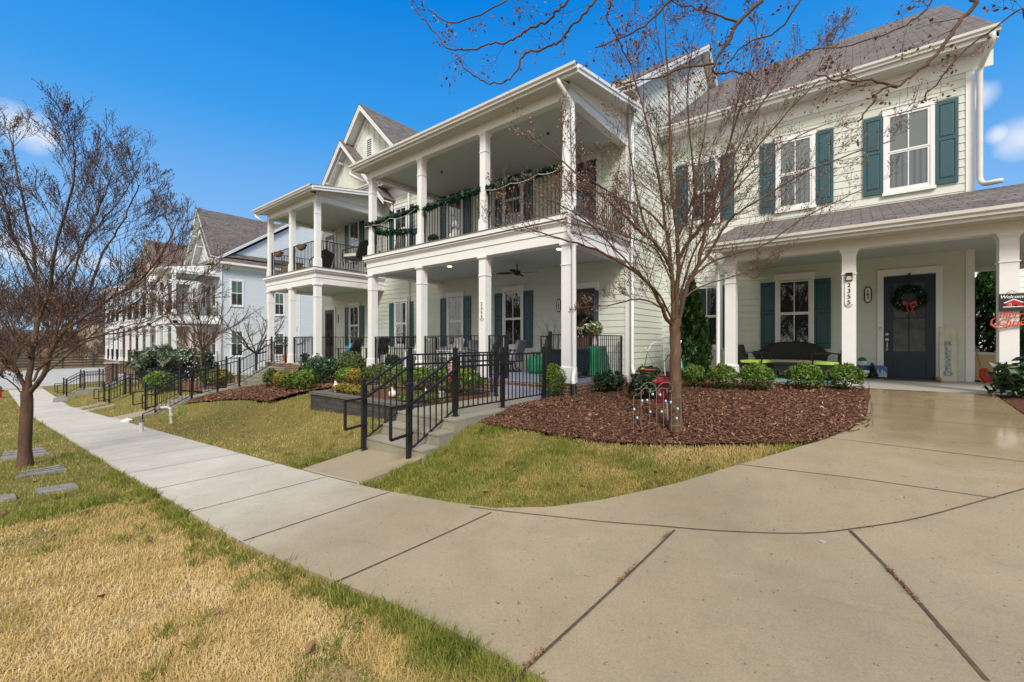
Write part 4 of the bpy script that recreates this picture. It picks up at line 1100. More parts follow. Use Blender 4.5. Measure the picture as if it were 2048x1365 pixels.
M['olive'] = attr_mat('olive_leaf', [(0, (.025, .045, .012)), (.5, (.07, .11, .025)), (1, (.18, .2, .06))], .5, .2)
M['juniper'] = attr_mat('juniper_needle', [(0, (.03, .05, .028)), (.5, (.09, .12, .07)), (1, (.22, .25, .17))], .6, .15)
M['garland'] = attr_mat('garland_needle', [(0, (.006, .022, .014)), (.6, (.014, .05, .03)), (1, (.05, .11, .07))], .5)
def shrub_mesh(key, rx, ry, rz, n, size, matl, seed, shell=.55, lump=.10, tilt=.8, asp=1.7):
    def f():
        rs = np.random.RandomState(seed)
        c, d = ell_points(n, rs, rx, ry, rz, shell=shell, lump=lump); c[:, 2] += rz * .98
        c[:, 2] = np.maximum(c[:, 2], .01)
        V, F = leaves(c, d, size, rs, asp, tilt)
        me = npmesh('foliage', V, F, M[matl])
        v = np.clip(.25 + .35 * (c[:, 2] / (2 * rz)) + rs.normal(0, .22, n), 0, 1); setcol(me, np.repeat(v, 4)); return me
    return cached(('shrub', key), f)
def stem_mesh(key, r, h, n=6, seed=0, thick=.008, m='twig'):
    def f():
        rs = np.random.RandomState(seed); mb = MB()
        for i in range(n):
            a = rs.uniform(0, 6.28); q = r * rs.uniform(.3, .9)
            mb.tube([(rs.normal(0, .02), rs.normal(0, .02), -.02), (q*.3*math.cos(a), q*.3*math.sin(a), h*.4), (q*math.cos(a), q*math.sin(a), h*rs.uniform(.7, 1))], [thick, thick*.8, thick*.4], 5)
        return mb.mesh('stem', M[m])
    return cached(('stem', key), f)
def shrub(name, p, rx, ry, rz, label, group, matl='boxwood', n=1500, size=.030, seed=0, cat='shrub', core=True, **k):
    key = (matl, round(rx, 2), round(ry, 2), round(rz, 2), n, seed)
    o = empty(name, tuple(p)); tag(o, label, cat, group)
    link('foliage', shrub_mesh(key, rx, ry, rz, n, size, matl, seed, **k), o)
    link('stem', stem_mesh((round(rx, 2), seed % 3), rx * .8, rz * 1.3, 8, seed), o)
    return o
def at_ground(px, py, dz=0): g = G(px, py); return (g.x, g.y, g.z + dz)
gb = 'clipped boxwoods along the right-hand porch'
for i, (px, py, w, h, lab) in enumerate(((1388, 777, .25, .26, 'small round boxwood in front of the tall arborvitae, leftmost of the row'), (1447, 781, .28, .27, 'round boxwood at the foot of the porch column nearest the arborvitae'),
        (1514, 783, .31, .28, 'round boxwood in front of the left black chair'), (1611, 781, .33, .27, 'loose wide boxwood in front of the wicker settee, with bare lower stems'), (1691, 782, .28, .26, 'round boxwood at the foot of the column numbered 2355 by door 103'))):
    shrub('boxwood', at_ground(px, py), w, w * .95, h, lab, gb, 'boxwood', 2600, .028, 20 + i, lump=.07)
shrub('holly_shrub', at_ground(1218, 786), .34, .32, .23, 'dark glossy low shrub beside the corner of the 102 porch', 'dark glossy shrubs by the green wall', 'holly', 1300, .048, 31, lump=.2, tilt=1.1, asp=2.1)
shrub('holly_shrub', at_ground(1297, 800), .36, .34, .24, 'dark glossy low shrub behind the red bird feeder', 'dark glossy shrubs by the green wall', 'holly', 1400, .048, 32, lump=.2, tilt=1.1, asp=2.1)
shrub('cypress_shrub', (-5.02, 7.70, gzf(-5.02, 7.70)), .27, .25, .36, 'bright yellow-green bush at the brick corner of the 102 porch', None, 'bright', 3600, .022, 33, lump=.14)
shrub('laurel_shrub', at_ground(2040, 800), .31, .30, .30, 'leafy dark shrub at the foot of the column with the Welcome sign', None, 'holly', 800, .06, 34, lump=.25, tilt=1.2, asp=2.6, shell=.35)
gl_ = 'shrubs in front of the nearer porches'
L_ = [(545, 776, .30, .34, 'olive', 'dark green round shrub beside the stairs of the left porch'), (562, 778, .24, .31, 'gold', 'golden shrub in the row below the left porch'), (582, 781, .30, .31, 'bright', 'yellow-green shrub second from the right in the row below the left porch'),
      (612, 782, .33, .33, 'boxwood', 'round green shrub at the brick corner of the left porch')]
for i, (px, py, w, h, mm, lab) in enumerate(L_): shrub('clipped_shrub', at_ground(px, py), w, w, h, lab, gl_, mm, 1500, .045, 40 + i)
shrub('holly_bush', (-14.7, 7.6, gzf(-14.7, 7.6) - .05), .95, .55, .50, 'big dark holly bush between the two porches', None, 'holly', 4200, .05, 50, lump=.14)
shrub('holly_bush', (-13.35, 8.0, gzf(-13.35, 8) - .05), .55, .5, .58, 'rounded glossy green bush against the left column of the 102 porch', None, 'olive', 2600, .04, 51, lump=.08)
for i, (x, y, w, h, mm, lab) in enumerate(((-12.2, 7.15, .36, .26, 'bright', 'low yellow-green shrub left of the golden one behind the raised bed'), (-11.55, 7.1, .33, .25, 'gold', 'low golden shrub behind the raised bed'), (-10.75, 7.2, .45, .33, 'olive', 'green shrub left of centre in the row behind the raised bed'),
        (-9.9, 7.25, .45, .33, 'bright', 'yellow-green shrub in the middle of the row behind the raised bed'), (-9.0, 7.3, .46, .33, 'bright', 'bright shrub behind the white ornament in the raised bed'), (-8.1, 7.35, .44, .34, 'boxwood', 'green shrub behind the flag on the stair railing'), (-7.3, 7.4, .40, .33, 'bright', 'yellow-green shrub next to the grey-blue porch step'))):
    shrub('clipped_shrub', (x, y, -1.30), w, w*.9, h, lab, gl_, mm, 1700, .038, 60 + i)
for i, (px, py, lab) in enumerate(((690, 788, 'dry tufted plant at the back corner of the raised bed'), (716, 793, 'dry tufted plant in front of the golden shrub in the raised bed'))):
    q = PZ(px, py, -1.25); shrub('dry_plant', tuple(q), .30, .26, .13, lab, 'dry plants in the raised bed', 'gold', 700, .035, 80 + i, tilt=1.2)
q = PZ(860, 800, -1.24); shrub('ground_cover_plant', (-7.3, 6.0, -1.26), .7, .45, .07, 'bright creeping plant in the raised bed next to the railing', None, 'bright', 1500, .035, 85)
# arborvitae
def arbor(key, r, h, n, seed):
    def f():
        rs = np.random.RandomState(seed); z = h * (rs.rand(n) ** .75); a = rs.uniform(0, 2*math.pi, n)
        prof = np.interp(z / h, [0, .06, .3, .6, .85, 1], [.82, 1, .98, .70, .30, .02]) * r
        lump = 1 + .10*np.sin(5*a + 9*z) + .08*np.sin(11*a - 14*z)
        q = prof * lump * (.72 + .3 * rs.rand(n) ** .6)
        c = np.stack([q*np.cos(a), q*np.sin(a), z], 1); d = np.stack([np.cos(a), np.sin(a), np.full(n, .15)], 1)
        up = np.stack([.75*np.cos(a + rs.normal(0, .7, n)), .75*np.sin(a + rs.normal(0, .7, n)), 1.0 + rs.normal(0, .35, n)], 1)
        V, F = leaves(c, np.cross(d, np.array([0, 0, 1.0])) + d*.6, .055, rs, 2.6, .55, dirs=up)
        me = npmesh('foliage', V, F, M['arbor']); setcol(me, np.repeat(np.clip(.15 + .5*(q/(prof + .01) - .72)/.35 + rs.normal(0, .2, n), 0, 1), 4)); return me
    return cached(('arb', key), f)
def arborvitae(p, r, h, label, seed, group='arborvitaes'):
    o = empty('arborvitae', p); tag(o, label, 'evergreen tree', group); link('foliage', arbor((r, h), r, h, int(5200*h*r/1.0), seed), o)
    t = MB(); t.tube([(0, 0, -.05), (0, 0, h*.5), (.02, 0, h*.9)], [.05, .03, .01], 7); link('trunk', t.mesh('trunk', M['bark']), o)
pa = PY(1384, 775, 12.1)
arborvitae((pa.x - .02, 12.1, gzf(pa.x, 12.1)), .46, 2.75, 'tall pointed arborvitae behind the small tree against the green wall', 5)
pa = PY(1966, 700, 15.5)
arborvitae((2.95, 18.1, -1.0), .80, 3.25, 'arborvitae seen through the open end of the right-hand porch', 6)
o = shrub('hedge_shrub', (3.0, 16.9, -.95), 1.1, .35, .36, 'low hedge with small pale leaves behind the tan storage bin', None, 'holly', 1500, .05, 90)
# ---------------------------------------------------------------- bare trees
class Wood:
    def __init__(s, seed): s.rs = np.random.RandomState(seed); s.V = []; s.F = []; s.n = 0; s.tips = []; s.tv = []; s.tf = []; s.tn = 0
    def tube(s, P, r0, r1, k, thin=False):
        P = np.asarray(P, float); m = len(P); T = np.gradient(P, axis=0); T /= np.linalg.norm(T, axis=1)[:, None] + 1e-9
        ref = np.array([0.31, 0.92, 0.23]) if abs(T[0][1]) < .8 else np.array([1.0, 0.1, 0.2])
        U = np.cross(T, ref); U /= np.linalg.norm(U, axis=1)[:, None] + 1e-9; W = np.cross(T, U)
        rr = np.linspace(r0, r1, m) if np.isscalar(r0) else np.asarray(r0)
        a = np.arange(k) * 2 * math.pi / k
        ring = (U[:, None, :] * np.cos(a)[None, :, None] + W[:, None, :] * np.sin(a)[None, :, None]) * rr[:, None, None] + P[:, None, :]
        I = np.arange(m * k).reshape(m, k); J = np.roll(I, -1, 1)
        F = np.stack([I[:-1].ravel(), J[:-1].ravel(), J[1:].ravel(), I[1:].ravel()], 1)
        if thin: s.tv.append(ring.reshape(-1, 3)); s.tf.append(F + s.tn); s.tn += m * k
        else: s.V.append(ring.reshape(-1, 3)); s.F.append(F + s.n); s.n += m * k
    def grow(s, p, d, L, r, lvl, maxl, up=.12, spread=.6, kids=(5, 8), ratio=.55, wig=.10, minr=.0016):
        rs = s.rs; m = 6 if lvl < maxl else 4
        pts = [np.array(p, float)]; d = np.array(d, float); d /= np.linalg.norm(d)
        for i in range(m - 1):
            d = d + rs.normal(0, wig, 3) + np.array([0, 0, up]); d /= np.linalg.norm(d); pts.append(pts[-1] + d * L / (m - 1))
        thin = r < .006
        s.tube(pts, r, max(minr, r * .45 if lvl < maxl else minr), 6 if r > .02 else (4 if r > .006 else 3), thin)
        s.kids(pts, L, r, lvl, maxl, up, spread, kids, ratio, wig, minr)
    def kids(s, pts, L, r, lvl, maxl, up=.12, spread=.6, kids=(5, 8), ratio=.55, wig=.10, minr=.0016, t0=.22, lat=1.0):
        rs = s.rs; pts = np.asarray(pts)
        if lvl >= maxl:
            s.tips.append(pts[-1]); s.tips.append(pts[len(pts)//2]); return
        n = max(3, int(rs.randint(*kids) * (1.0, .62, .55, .6)[min(lvl, 3)]))
        for j in range(n):
            t = t0 + (1 - t0) * (j + rs.rand()) / n; q = t * (len(pts) - 1); i = min(int(q), len(pts) - 2); f = q - i
            p = pts[i] * (1 - f) + pts[i + 1] * f; d = pts[i + 1] - pts[i]; d /= np.linalg.norm(d) + 1e-9
            sd = rs.normal(0, 1, 3); sd -= d * sd.dot(d); sd /= np.linalg.norm(sd) + 1e-9
            sd[2] = sd[2] * .6 + .12
            nd = d * (1 - spread * .5) + sd * spread
            s.grow(p, nd, L * ratio * (1.15 - .5 * t) * rs.uniform(.7, 1.25), max(minr, r * (.55 - .2 * t)), lvl + 1, maxl, up, spread, kids, ratio, wig, minr)
    def limb(s, pts, r0, r1, k=7, sub=4):
        """smooth limb through given points"""
        P = np.asarray([tuple(p) for p in pts], float); m = len(P); t = np.arange(m); tt = np.linspace(0, m - 1, (m - 1) * sub + 1)
        Q = np.zeros((len(tt), 3))
        for i, x in enumerate(tt):
            a = min(int(x), m - 2); f = x - a; p0, p1, p2, p3 = P[max(a-1, 0)], P[a], P[a+1], P[min(a+2, m-1)]
            Q[i] = .5*((2*p1) + (-p0+p2)*f + (2*p0-5*p1+4*p2-p3)*f*f + (-p0+3*p1-3*p2+p3)*f**3)
        Q[1:-1] += s.rs.normal(0, .006, (len(Q) - 2, 3))
        s.tube(Q, r0, r1, k); return Q
    def done(s, name, label, cat, base, bark='bark', twig='twig', group=None, buds=None):
        o = empty(name, base); tag(o, label, cat, group); b = np.array(base)
        link('trunk', npmesh('trunk', np.concatenate(s.V) - b, np.concatenate(s.F), M[bark], True), o)
        if s.tv:
            link('crown', npmesh('crown', np.concatenate(s.tv) - b, np.concatenate(s.tf), M[twig], False), o)
        if buds and s.tips:
            mm, size, per, spreadb, asp = buds
            T = np.repeat(np.array(s.tips), per, 0); T = T + s.rs.normal(0, spreadb, T.shape)
            V, F = leaves(T, s.rs.normal(0, 1, T.shape), size, s.rs, asp, .5, .25)
            me = npmesh('dry_leaf', V - b, F, M[mm]); setcol(me, np.repeat(s.rs.rand(len(T)), 4)); tag(link('dry_leaf', me, o), kind='stuff')
        return o
M['bud'] = attr_mat('dry_seed', [(0, (.10, .05, .035)), (.5, (.25, .15, .11)), (1, (.42, .30, .24))], .7)
M['deadleaf'] = attr_mat('dead_leaf', [(0, (.07, .035, .025)), (.5, (.19, .095, .05)), (1, (.32, .19, .11))], .7)
# --- the small tree in the mulch bed
w = Wood(4); T0 = 6.0
base = G(1352, 864); tb_ = 5.95
def pth(pl, t0, t1): return [PT(x, y, t0 + (t1 - t0) * i / (len(pl) - 1)) for i, (x, y) in enumerate(pl)]
t0 = (base.x * -CC + base.y * SS)
Q = w.limb([base + Vector((0, 0, -.1)), PT(1351, 800, t0), PT(1350, 720, t0), PT(1351, 655, t0), PT(1350, 640, t0)], .088, .066, 12)
w.tube([base + Vector((0, 0, -.08)), base + Vector((0, 0, .05)), base + Vector((0, 0, .22))], np.array([.125, .10, .084]), None, 12)
limbs = [([(1347, 655), (1331, 632), (1312, 592), (1283, 553), (1245, 528), (1190, 500), (1120, 478), (1050, 455)], t0, t0 - 1.0, .038),
         ([(1322, 615), (1290, 600), (1262, 600), (1215, 612), (1160, 615)], t0, t0 + .7, .020),
         ([(1347, 650), (1346, 594), (1342, 540), (1330, 512), (1308, 483), (1281, 462), (1240, 425), (1180, 370), (1120, 320), (1060, 270)], t0, t0 - .5, .042),
         ([(1342, 545), (1337, 490), (1330, 450), (1325, 400), (1312, 320), (1290, 230), (1262, 130), (1240, 30)], t0, t0 + .8, .036),
         ([(1352, 650), (1353, 594), (1357, 520), (1353, 470), (1345, 400), (1341, 300), (1338, 190), (1330, 60), (1325, -40)], t0, t0 - .6, .044),
         ([(1357, 520), (1371, 492), (1392, 465), (1416, 432), (1445, 360), (1482, 285), (1530, 195), (1600, 120), (1700, 30)], t0, t0 + .6, .034),
         ([(1357, 650), (1371, 580), (1392, 539), (1402, 502), (1410, 461), (1422, 410), (1445, 330), (1470, 250), (1500, 150), (1530, 40)], t0, t0 - .8, .040),
         ([(1392, 539), (1425, 496), (1451, 453), (1478, 425), (1540, 385), (1620, 340), (1700, 310), (1790, 280)], t0, t0 - .6, .026),
         ([(1384, 555), (1414, 531), (1466, 508), (1530, 490), (1600, 440), (1680, 400), (1750, 370)], t0, t0 + .7, .022),
         ([(1362, 600), (1400, 575), (1440, 560), (1490, 545), (1540, 520)], t0, t0 + .9, .016),
         ([(1330, 512), (1300, 470), (1275, 400), (1262, 320), (1255, 230), (1262, 150)], t0, t0 + 1.0, .026),
         ([(1410, 461), (1450, 400), (1520, 330), (1600, 270), (1680, 240)], t0, t0 + 1.2, .020),
         ([(1340, 470), (1290, 420), (1230, 395), (1165, 380), (1090, 385)], t0, t0 + 1.1, .022),
         ([(1347, 650), (1325, 600), (1290, 560), (1230, 500), (1170, 440), (1100, 400)], t0, t0 - 1.3, .020),
         ([(1342, 560), (1310, 500), (1240, 470), (1150, 450), (1060, 430)], t0, t0 + .5, .016),
         ([(1357, 600), (1390, 500), (1440, 420), (1490, 330), (1560, 240), (1640, 160)], t0, t0 - 1.2, .020),
         ([(1355, 560), (1380, 470), (1390, 380), (1380, 280), (1375, 180), (1385, 90)], t0, t0 - 1.0, .020),
         ([(1353, 480), (1385, 400), (1400, 320), (1415, 220), (1420, 110), (1432, 0)], t0, t0 + .9, .024)]
for pl, a, b_, r in limbs:
    r *= .82
    P_ = pth(pl, a, b_); Q = w.limb(P_, r, .006, 7); L = sum((P_[i+1] - P_[i]).length for i in range(len(P_) - 1))
    w.kids(Q, min(1.75, L * .62), r * .42, 0, 3, up=.09, spread=.60, kids=(12, 16) if r > .022 else (9, 12), ratio=.50, wig=.09, t0=.15, minr=.0018)
w.done('bare_tree', 'small leafless tree with orange-brown trunk growing in the mulch bed', 'tree', tuple(base), 'bark2', 'twig', 'bare trees along the walk', buds=('bud', .017, 1, .012, 1.5))
# --- the tree on the verge at the left
w = Wood(9); base = G(50, 932); t0 = base.x * -CC + base.y * SS
w.limb([base + Vector((0, 0, -.1)), PT(51, 860, t0), PT(53, 800, t0), PT(55, 775, t0)], .092, .076, 12)
w.tube([base + Vector((0, 0, -.1)), base + Vector((0, 0, .06)), base + Vector((0, 0, .25))], np.array([.135, .11, .091]), None, 12)
limbs = [([(60, 785), (86, 751), (103, 703), (125, 668), (160, 640), (220, 598), (280, 560), (325, 505), (352, 450)], t0, t0 - .6, .055),
         ([(54, 780), (60, 730), (66, 700), (75, 650), (76, 593), (70, 520), (55, 440), (35, 350), (25, 290), (10, 245)], t0, t0 + .4, .060),
         ([(50, 775), (30, 735), (5, 705), (-40, 660), (-90, 620)], t0, t0 - .5, .045),
         ([(60, 715), (35, 690), (13, 659), (-30, 600), (-60, 520), (-70, 430)], t0, t0 + .5, .042),
         ([(66, 764), (90, 722), (132, 692), (198, 672), (270, 660), (330, 630), (380, 585)], t0, t0 + .7, .026),
         ([(72, 740), (110, 715), (160, 690), (230, 660), (300, 640)], t0, t0 - 1.2, .022),
         ([(76, 640), (100, 580), (110, 500), (130, 430), (145, 370), (150, 320), (145, 285)], t0, t0 - .7, .036),
         ([(103, 703), (125, 620), (150, 540), (178, 460), (205, 400), (222, 350)], t0, t0 + .6, .034),
         ([(125, 668), (170, 600), (200, 520), (235, 460), (262, 410), (278, 370)], t0, t0 - .3, .030),
         ([(70, 560), (30, 480), (10, 410), (-10, 350), (-20, 290)], t0, t0 - .6, .030),
         ([(66, 700), (20, 640), (-10, 560), (-30, 480)], t0, t0 + 1, .026),
         ([(160, 640), (230, 590), (290, 560), (330, 500), (360, 430)], t0, t0 + .7, .020),
         ([(86, 751), (150, 700), (220, 640), (290, 590), (345, 520), (372, 440)], t0, t0 + .4, .018),
         ([(76, 620), (130, 540), (180, 470), (240, 400), (280, 330)], t0, t0 + .8, .020),
         ([(103, 703), (180, 650), (250, 620), (320, 600), (380, 560)], t0, t0 - .9, .018),
         ([(45, 788), (20, 762), (5, 755), (-20, 735)], t0, t0 - .4, .014)]
for pl, a, b_, r in limbs:
    r *= .76
    P_ = pth(pl, a, b_); Q = w.limb(P_, r, .007, 7); L = sum((P_[i+1] - P_[i]).length for i in range(len(P_) - 1))
    w.kids(Q, min(2.1, L * .62), r * .45, 0, 3, up=.10, spread=.58, kids=(12, 16) if r > .022 else (9, 12), ratio=.50, wig=.075, t0=.12, minr=.0030)
w.done('bare_tree', 'large leafless tree on the grass verge beside the sidewalk at the left', 'tree', tuple(base), 'bark', 'twig_grey', 'bare trees along the walk', buds=('deadleaf', .017, 1, .02, 1.6))
# --- overhanging branches: a tree rooted beside the walk, its trunk out of frame to the right
w = Wood(21); bx, by = 3.4, -.6; base = Vector((bx, by, gzf(bx, by)))
trunk = [base + Vector((0, 0, -.1)), Vector((3.38, -.58, -.6)), Vector((3.3, -.5, .4)), Vector((3.1, -.3, 1.3)), Vector((2.8, 0.0, 2.0))]
w.limb(trunk, .13, .08, 12)
crot = trunk[-1]; ov = [
   ([(1980, -60), (1953, 0), (1925, 37), (1895, 79), (1862, 120), (1821, 153), (1796, 174), (1759, 182), (1742, 211), (1715, 245)], 2.3, 2.3, .012),
   ([(1796, 174), (1738, 161), (1676, 159), (1630, 150)], 2.3, 2.5, .008),
   ([(1575, -80), (1523, 0), (1477, 45), (1457, 83), (1428, 128), (1432, 145), (1481, 145), (1520, 160)], 2.6, 2.6, .013),
   ([(1428, 128), (1366, 137), (1295, 161), (1230, 170)], 2.6, 2.7, .007),
   ([(1477, 45), (1424, 25), (1366, 8), (1300, -20)], 2.6, 2.9, .008),
   ([(1170, -60), (1135, 0), (1118, 22), (1096, 41), (1069, 54), (1040, 71), (1010, 84), (976, 90), (927, 99), (900, 98), (881, 78), (857, 51), (835, 27)], 2.8, 3.0, .009),
   ([(1240, -70), (1191, 0), (1172, 24), (1147, 51), (1123, 76), (1103, 90), (1079, 100), (1050, 108), (1035, 137), (1015, 161), (996, 168), (966, 162), (947, 151), (927, 132), (915, 110)], 2.8, 3.0, .009),
   ([(1900, -50), (1850, 20), (1790, 60), (1700, 90), (1610, 100)], 2.7, 3.0, .006),
   ([(1250, -60), (1225, 0), (1215, 40), (1240, 90), (1262, 130)], 2.9, 3.1, .006),
   ([(1380, -70), (1340, 0), (1290, 50), (1235, 80), (1190, 95)], 2.7, 3.0, .007),
   ([(1040, -60), (1010, 0), (960, 30), (900, 45), (860, 20)], 3.0, 3.2, .006),
   ([(1640, -60), (1600, 0), (1560, 60), (1490, 90), (1450, 140)], 2.6, 2.9, .007),
   ([(2100, 30), (2048, 15), (1985, 60), (1900, 130), (1850, 200)], 2.2, 2.5, .005)]
for i, (pl, a, b_, r) in enumerate(ov):
    P_ = pth(pl, a, b_)
    if pl[0][1] < 0 or pl[0][0] > 2060:
        q = P_[0]; P_ = [crot, crot.lerp(q, .35) + Vector((0, 0, .7)), crot.lerp(q, .7) + Vector((0, 0, .55)), q] + P_[0:][1:]
        rr = np.concatenate([np.linspace(r * 2.6, r, 13), np.linspace(r, .004, (len(P_) - 4) * 4)])
        Q = w.limb(P_, rr, None, 8); part = Q[12:]
    else: Q = w.limb(P_, r, .003, 7); part = Q
    L = np.sum(np.linalg.norm(np.diff(part, axis=0), axis=1))
    w.kids(part, max(.5, L * .42), r * .38, 1, 3, up=-.01, spread=.72, kids=(10, 15), ratio=.40, wig=.13, t0=.08, minr=.0009)
w.done('bare_tree', 'tree whose thin branches with curled brown leaves hang in at the top of the picture', 'tree', tuple(base), 'bark', 'twig', 'bare trees along the walk', buds=('deadleaf', .0155, 1, .014, 1.5))
# ================================================================ pale blue house further down the hill
M['shbrown'] = tile_mat('brown_shingles', (.20, .145, .12), (.135, .10, .088), (.05, .042, .038), 1.0, .33, .145, .010, .9, 'y', 1.42, .7, .35)
BB = empty('apartment_building', (-48, 12, -2.9))
tag(BB, 'pale blue apartment house with steep brown gables beyond the green one', 'apartment house')
XB, YW2 = -36.5, 11.45
def wallb(name, fn, mm='siding_blue'):
    m = MB(); fn(m); return m.build(name, M[mm], BB)
def b1(m):
    lap(m, 'y', YW2, -61, XB, -2.4, 6.0, -1, e=.19); m.box(-61, XB - .01, YW2 + .002, YW2 + .2, -3.4, 6.0)
wallb('front_wall', b1)
def b2(m):
    lap(m, 'x', XB, YW2, 27, -2.4, 5.75, 1, e=.19)
    lap(m, 'x', XB, YW2, 27, 5.95, 10.9, 1, e=.19, clip=lambda z: (max(YW2, 18.5 - (10.9 - z)/.7), 18.5 + (10.9 - z)/.7))
    m.box(XB - .2, XB - .003, YW2 + .05, 27, -3.4, 6.0); m.poly([(YW2 + .3, 5.9), (26, 5.9), (18.5, 10.85)], XB - .1, XB - .002, 'x')
wallb('side_wall', b2)
def b3(m):
    lap(m, 'x', XB + .9, 16.8, 27, -2.4, 5.7, 1, e=.19); lap(m, 'y', 16.8, XB, XB + .9, -2.4, 5.7, -1, e=.19); m.box(XB, XB + .89, 16.81, 27, -3.4, 5.7)
wallb('side_bay_wall', b3)
m = MB(); m.box(XB - .1, XB + .03, YW2 - .03, YW2, -2.4, 5.8); m.box(XB, XB + .03, YW2, YW2 + .12, -2.4, 5.8); m.build('corner_board', M['trim'], BB)
m = MB(); m.poly([(XB, 6.28), (XB + .55, 5.86), (XB + .55, 5.89), (XB, 6.33)], 11.0, 27, 'y'); m.build('pent_roof', M['shbrown'], BB)
m = MB(); m.box(XB + .50, XB + .56, 11.0, 27, 5.70, 5.86); m.box(XB, XB + .5, 11.0, 27, 5.70, 5.72); m.box(XB, XB + .03, YW2, 27, 5.45, 5.7); m.build('fascia', M['trim'], BB)
main_roof(BB, -61, XB, 10.95, 6.05, 18.5, .70, siding='siding_blue')
eave(BB, -61.3, XB + .3, 10.95, 6.05, YW2)
gable_end(BB, 'y', 11.15, -39.4, 10.2, 3.15, 1.25, 6.1, out=.45, depth=6, siding='siding_blue')
gable_end(BB, 'y', 11.0, -38.15, 8.45, 1.9, 1.25, 6.1, out=.45, depth=.3, siding='siding_blue')
gable_end(BB, 'y', 11.15, -55.2, 10.1, 4.0, 1.0, 6.1, out=.45, depth=6, siding='siding_tan', roofmat='shbrown')
gable_end(BB, 'y', 11.0, -58.4, 8.6, 2.6, 1.1, 6.1, out=.45, depth=.3, siding='siding_tan', roofmat='shbrown')
for cols in ([-36.85, -38.9, -40.95], [-43.9, -46.3, -48.75, -51.2], [-54.0, -56.2, -58.4, -60.6]):
    n = len(cols) - 1
    two_storey_porch(BB, cols, 8.58, YW2, -1.79, zg=-3.3, zup=6.6, low_rails=tuple(range(n)), up_rails=tuple(range(n)), slab='slab')
m = MB(); m.box(-51, -44, YW2 - .06, YW2 - .02, -1.8, 1.25); m.build('brick_wall_panel', M['siding_tan'], BB)
for x in (-38.0, -40.2, -42.6, -45.6, -49.6, -55.6, -59.2):
    for z in (-1.0, 2.7): window(BB, x, YW2, z, z + 1.75, .74, up='dark', lo='screen')
for x in (-39.2, -47.6, -57.5):
    for z in (-1.79, 1.91): door(BB, x, YW2, z, .88, 2.3, 'darkpaint', detail=False)
for y in (12.45,):
    for z, up_ in ((2.75, 'greenblind'), (-1.05, 'greenblind')): window(BB, XB, y, z, z + 1.82, .78, rz=R(90), up=up_, lo='blind_dark', head=False)
for y in (15.5, 20.0):
    for z in (2.2, -1.05): window(BB, XB + (0 if y < 16.8 else .9), y, z, z + 1.7, .7, rz=R(90), up='greenblind', lo='screen', head=False)
dspout(BB, [(XB + .45, 11.1, 5.9), (XB + .35, 11.2, 5.7), (XB + .08, 11.42, 5.3), (XB + .08, 11.42, -2.2)], .05)
# ---------------------------------------------------------------- stairs of the blue house
tc_ = [(3.95, -2.92), (4.25, -2.78), (4.55, -2.64), (5.5, -2.48), (5.8, -2.32)]
stairs('stairs', -28.3, -26.9, tc_, 7.2, -3.4, 'small concrete stairs in front of the round bushes beside the blue house', GS)
cr_ = [(3.95, -3.05, 0), (4.7, -2.62, 0), (5.4, -2.6, 0), (6.0, -2.30, 0), (7.2, -2.3, 0)]
stair_rail(-27.0, cr_, 'black railing on the near side of the stairs by the round bushes', GR, h=.97)
stair_rail(-28.2, cr_, 'black railing on the far side of the stairs by the round bushes', GR, h=.97)
td_ = [(3.3, -3.05), (3.6, -2.9), (3.9, -2.75), (4.9, -2.6), (5.2, -2.45)]
stairs('stairs', -35.9, -34.5, td_, 8.5, -3.5, 'farthest concrete stairs, low at the foot of the hill', GS)
dr_ = [(3.3, -3.19, 0), (4.0, -2.74, 0), (4.8, -2.72, 0), (5.4, -2.42, 0), (8.0, -2.3, 0)]
stair_rail(-34.6, dr_, 'black railing on the near side of the farthest stairs', GR, h=.97)
stair_rail(-35.8, dr_, 'black railing on the far side of the farthest stairs', GR, h=.97)
# ---------------------------------------------------------------- planting around them
shrub('round_bush', (-24.6, 5.3, gzf(-24.6, 5.3)), .50, .48, .42, 'left one of two round green bushes near the small stairs', 'round bushes near the small stairs', 'bright', 1800, .05, 101)
shrub('round_bush', (-23.4, 5.0, gzf(-23.4, 5.0)), .62, .55, .50, 'larger right one of two round green bushes near the small stairs', 'round bushes near the small stairs', 'boxwood', 2200, .05, 102)
shrub('juniper_bush', (-33.2, 7.3, gzf(-33, 7)), 2.3, 1.3, .95, 'wide grey-green juniper spreading below the blue house', None, 'juniper', 5200, .13, 103, lump=.25, tilt=1.2, asp=3.2)
for i, (x, mm, l) in enumerate(((-20.9, 'gold', 'golden shrub just left of the long stairs'), (-21.7, 'bright', 'yellow-green shrub second left of the long stairs'), (-22.5, 'olive', 'dark shrub third left of the long stairs'))):
    shrub('clipped_shrub', (x, 6.6, gzf(x, 6.6)), .42, .4, .36, l, gl_, mm, 1300, .05, 110 + i)
def small_tree(p, h, seed, label, r=.04, spread=.8, n=7, up=.05, lv=3, col='twig_grey', bark='bark', first=.35, group='small bare trees by the blue house', cat='tree', grow=.62):
    w = Wood(seed); p = Vector(p); top = p + Vector((.05, 0, h * first))
    w.limb([p + Vector((0, 0, -.05)), p + Vector((.02, 0, h*first*.5)), top], r, r * .8, 8)
    for i in range(n):
        a = 2*math.pi*i/n + w.rs.uniform(-.3, .3)
        w.grow(top, (spread*math.cos(a), spread*math.sin(a), .8), h * grow * w.rs.uniform(.8, 1.1), r * .55, 0, lv, up, .6, (5, 8), .5, .13, .004)
    return w.done('bare_tree', label, cat, tuple(p), bark, col, group)
small_tree((-22.0, 8.3, gzf(-22, 8.3)), 3.6, 41, 'small dark spreading bare tree in front of the blue side wall', r=.07, spread=1.0, n=7, up=.02)
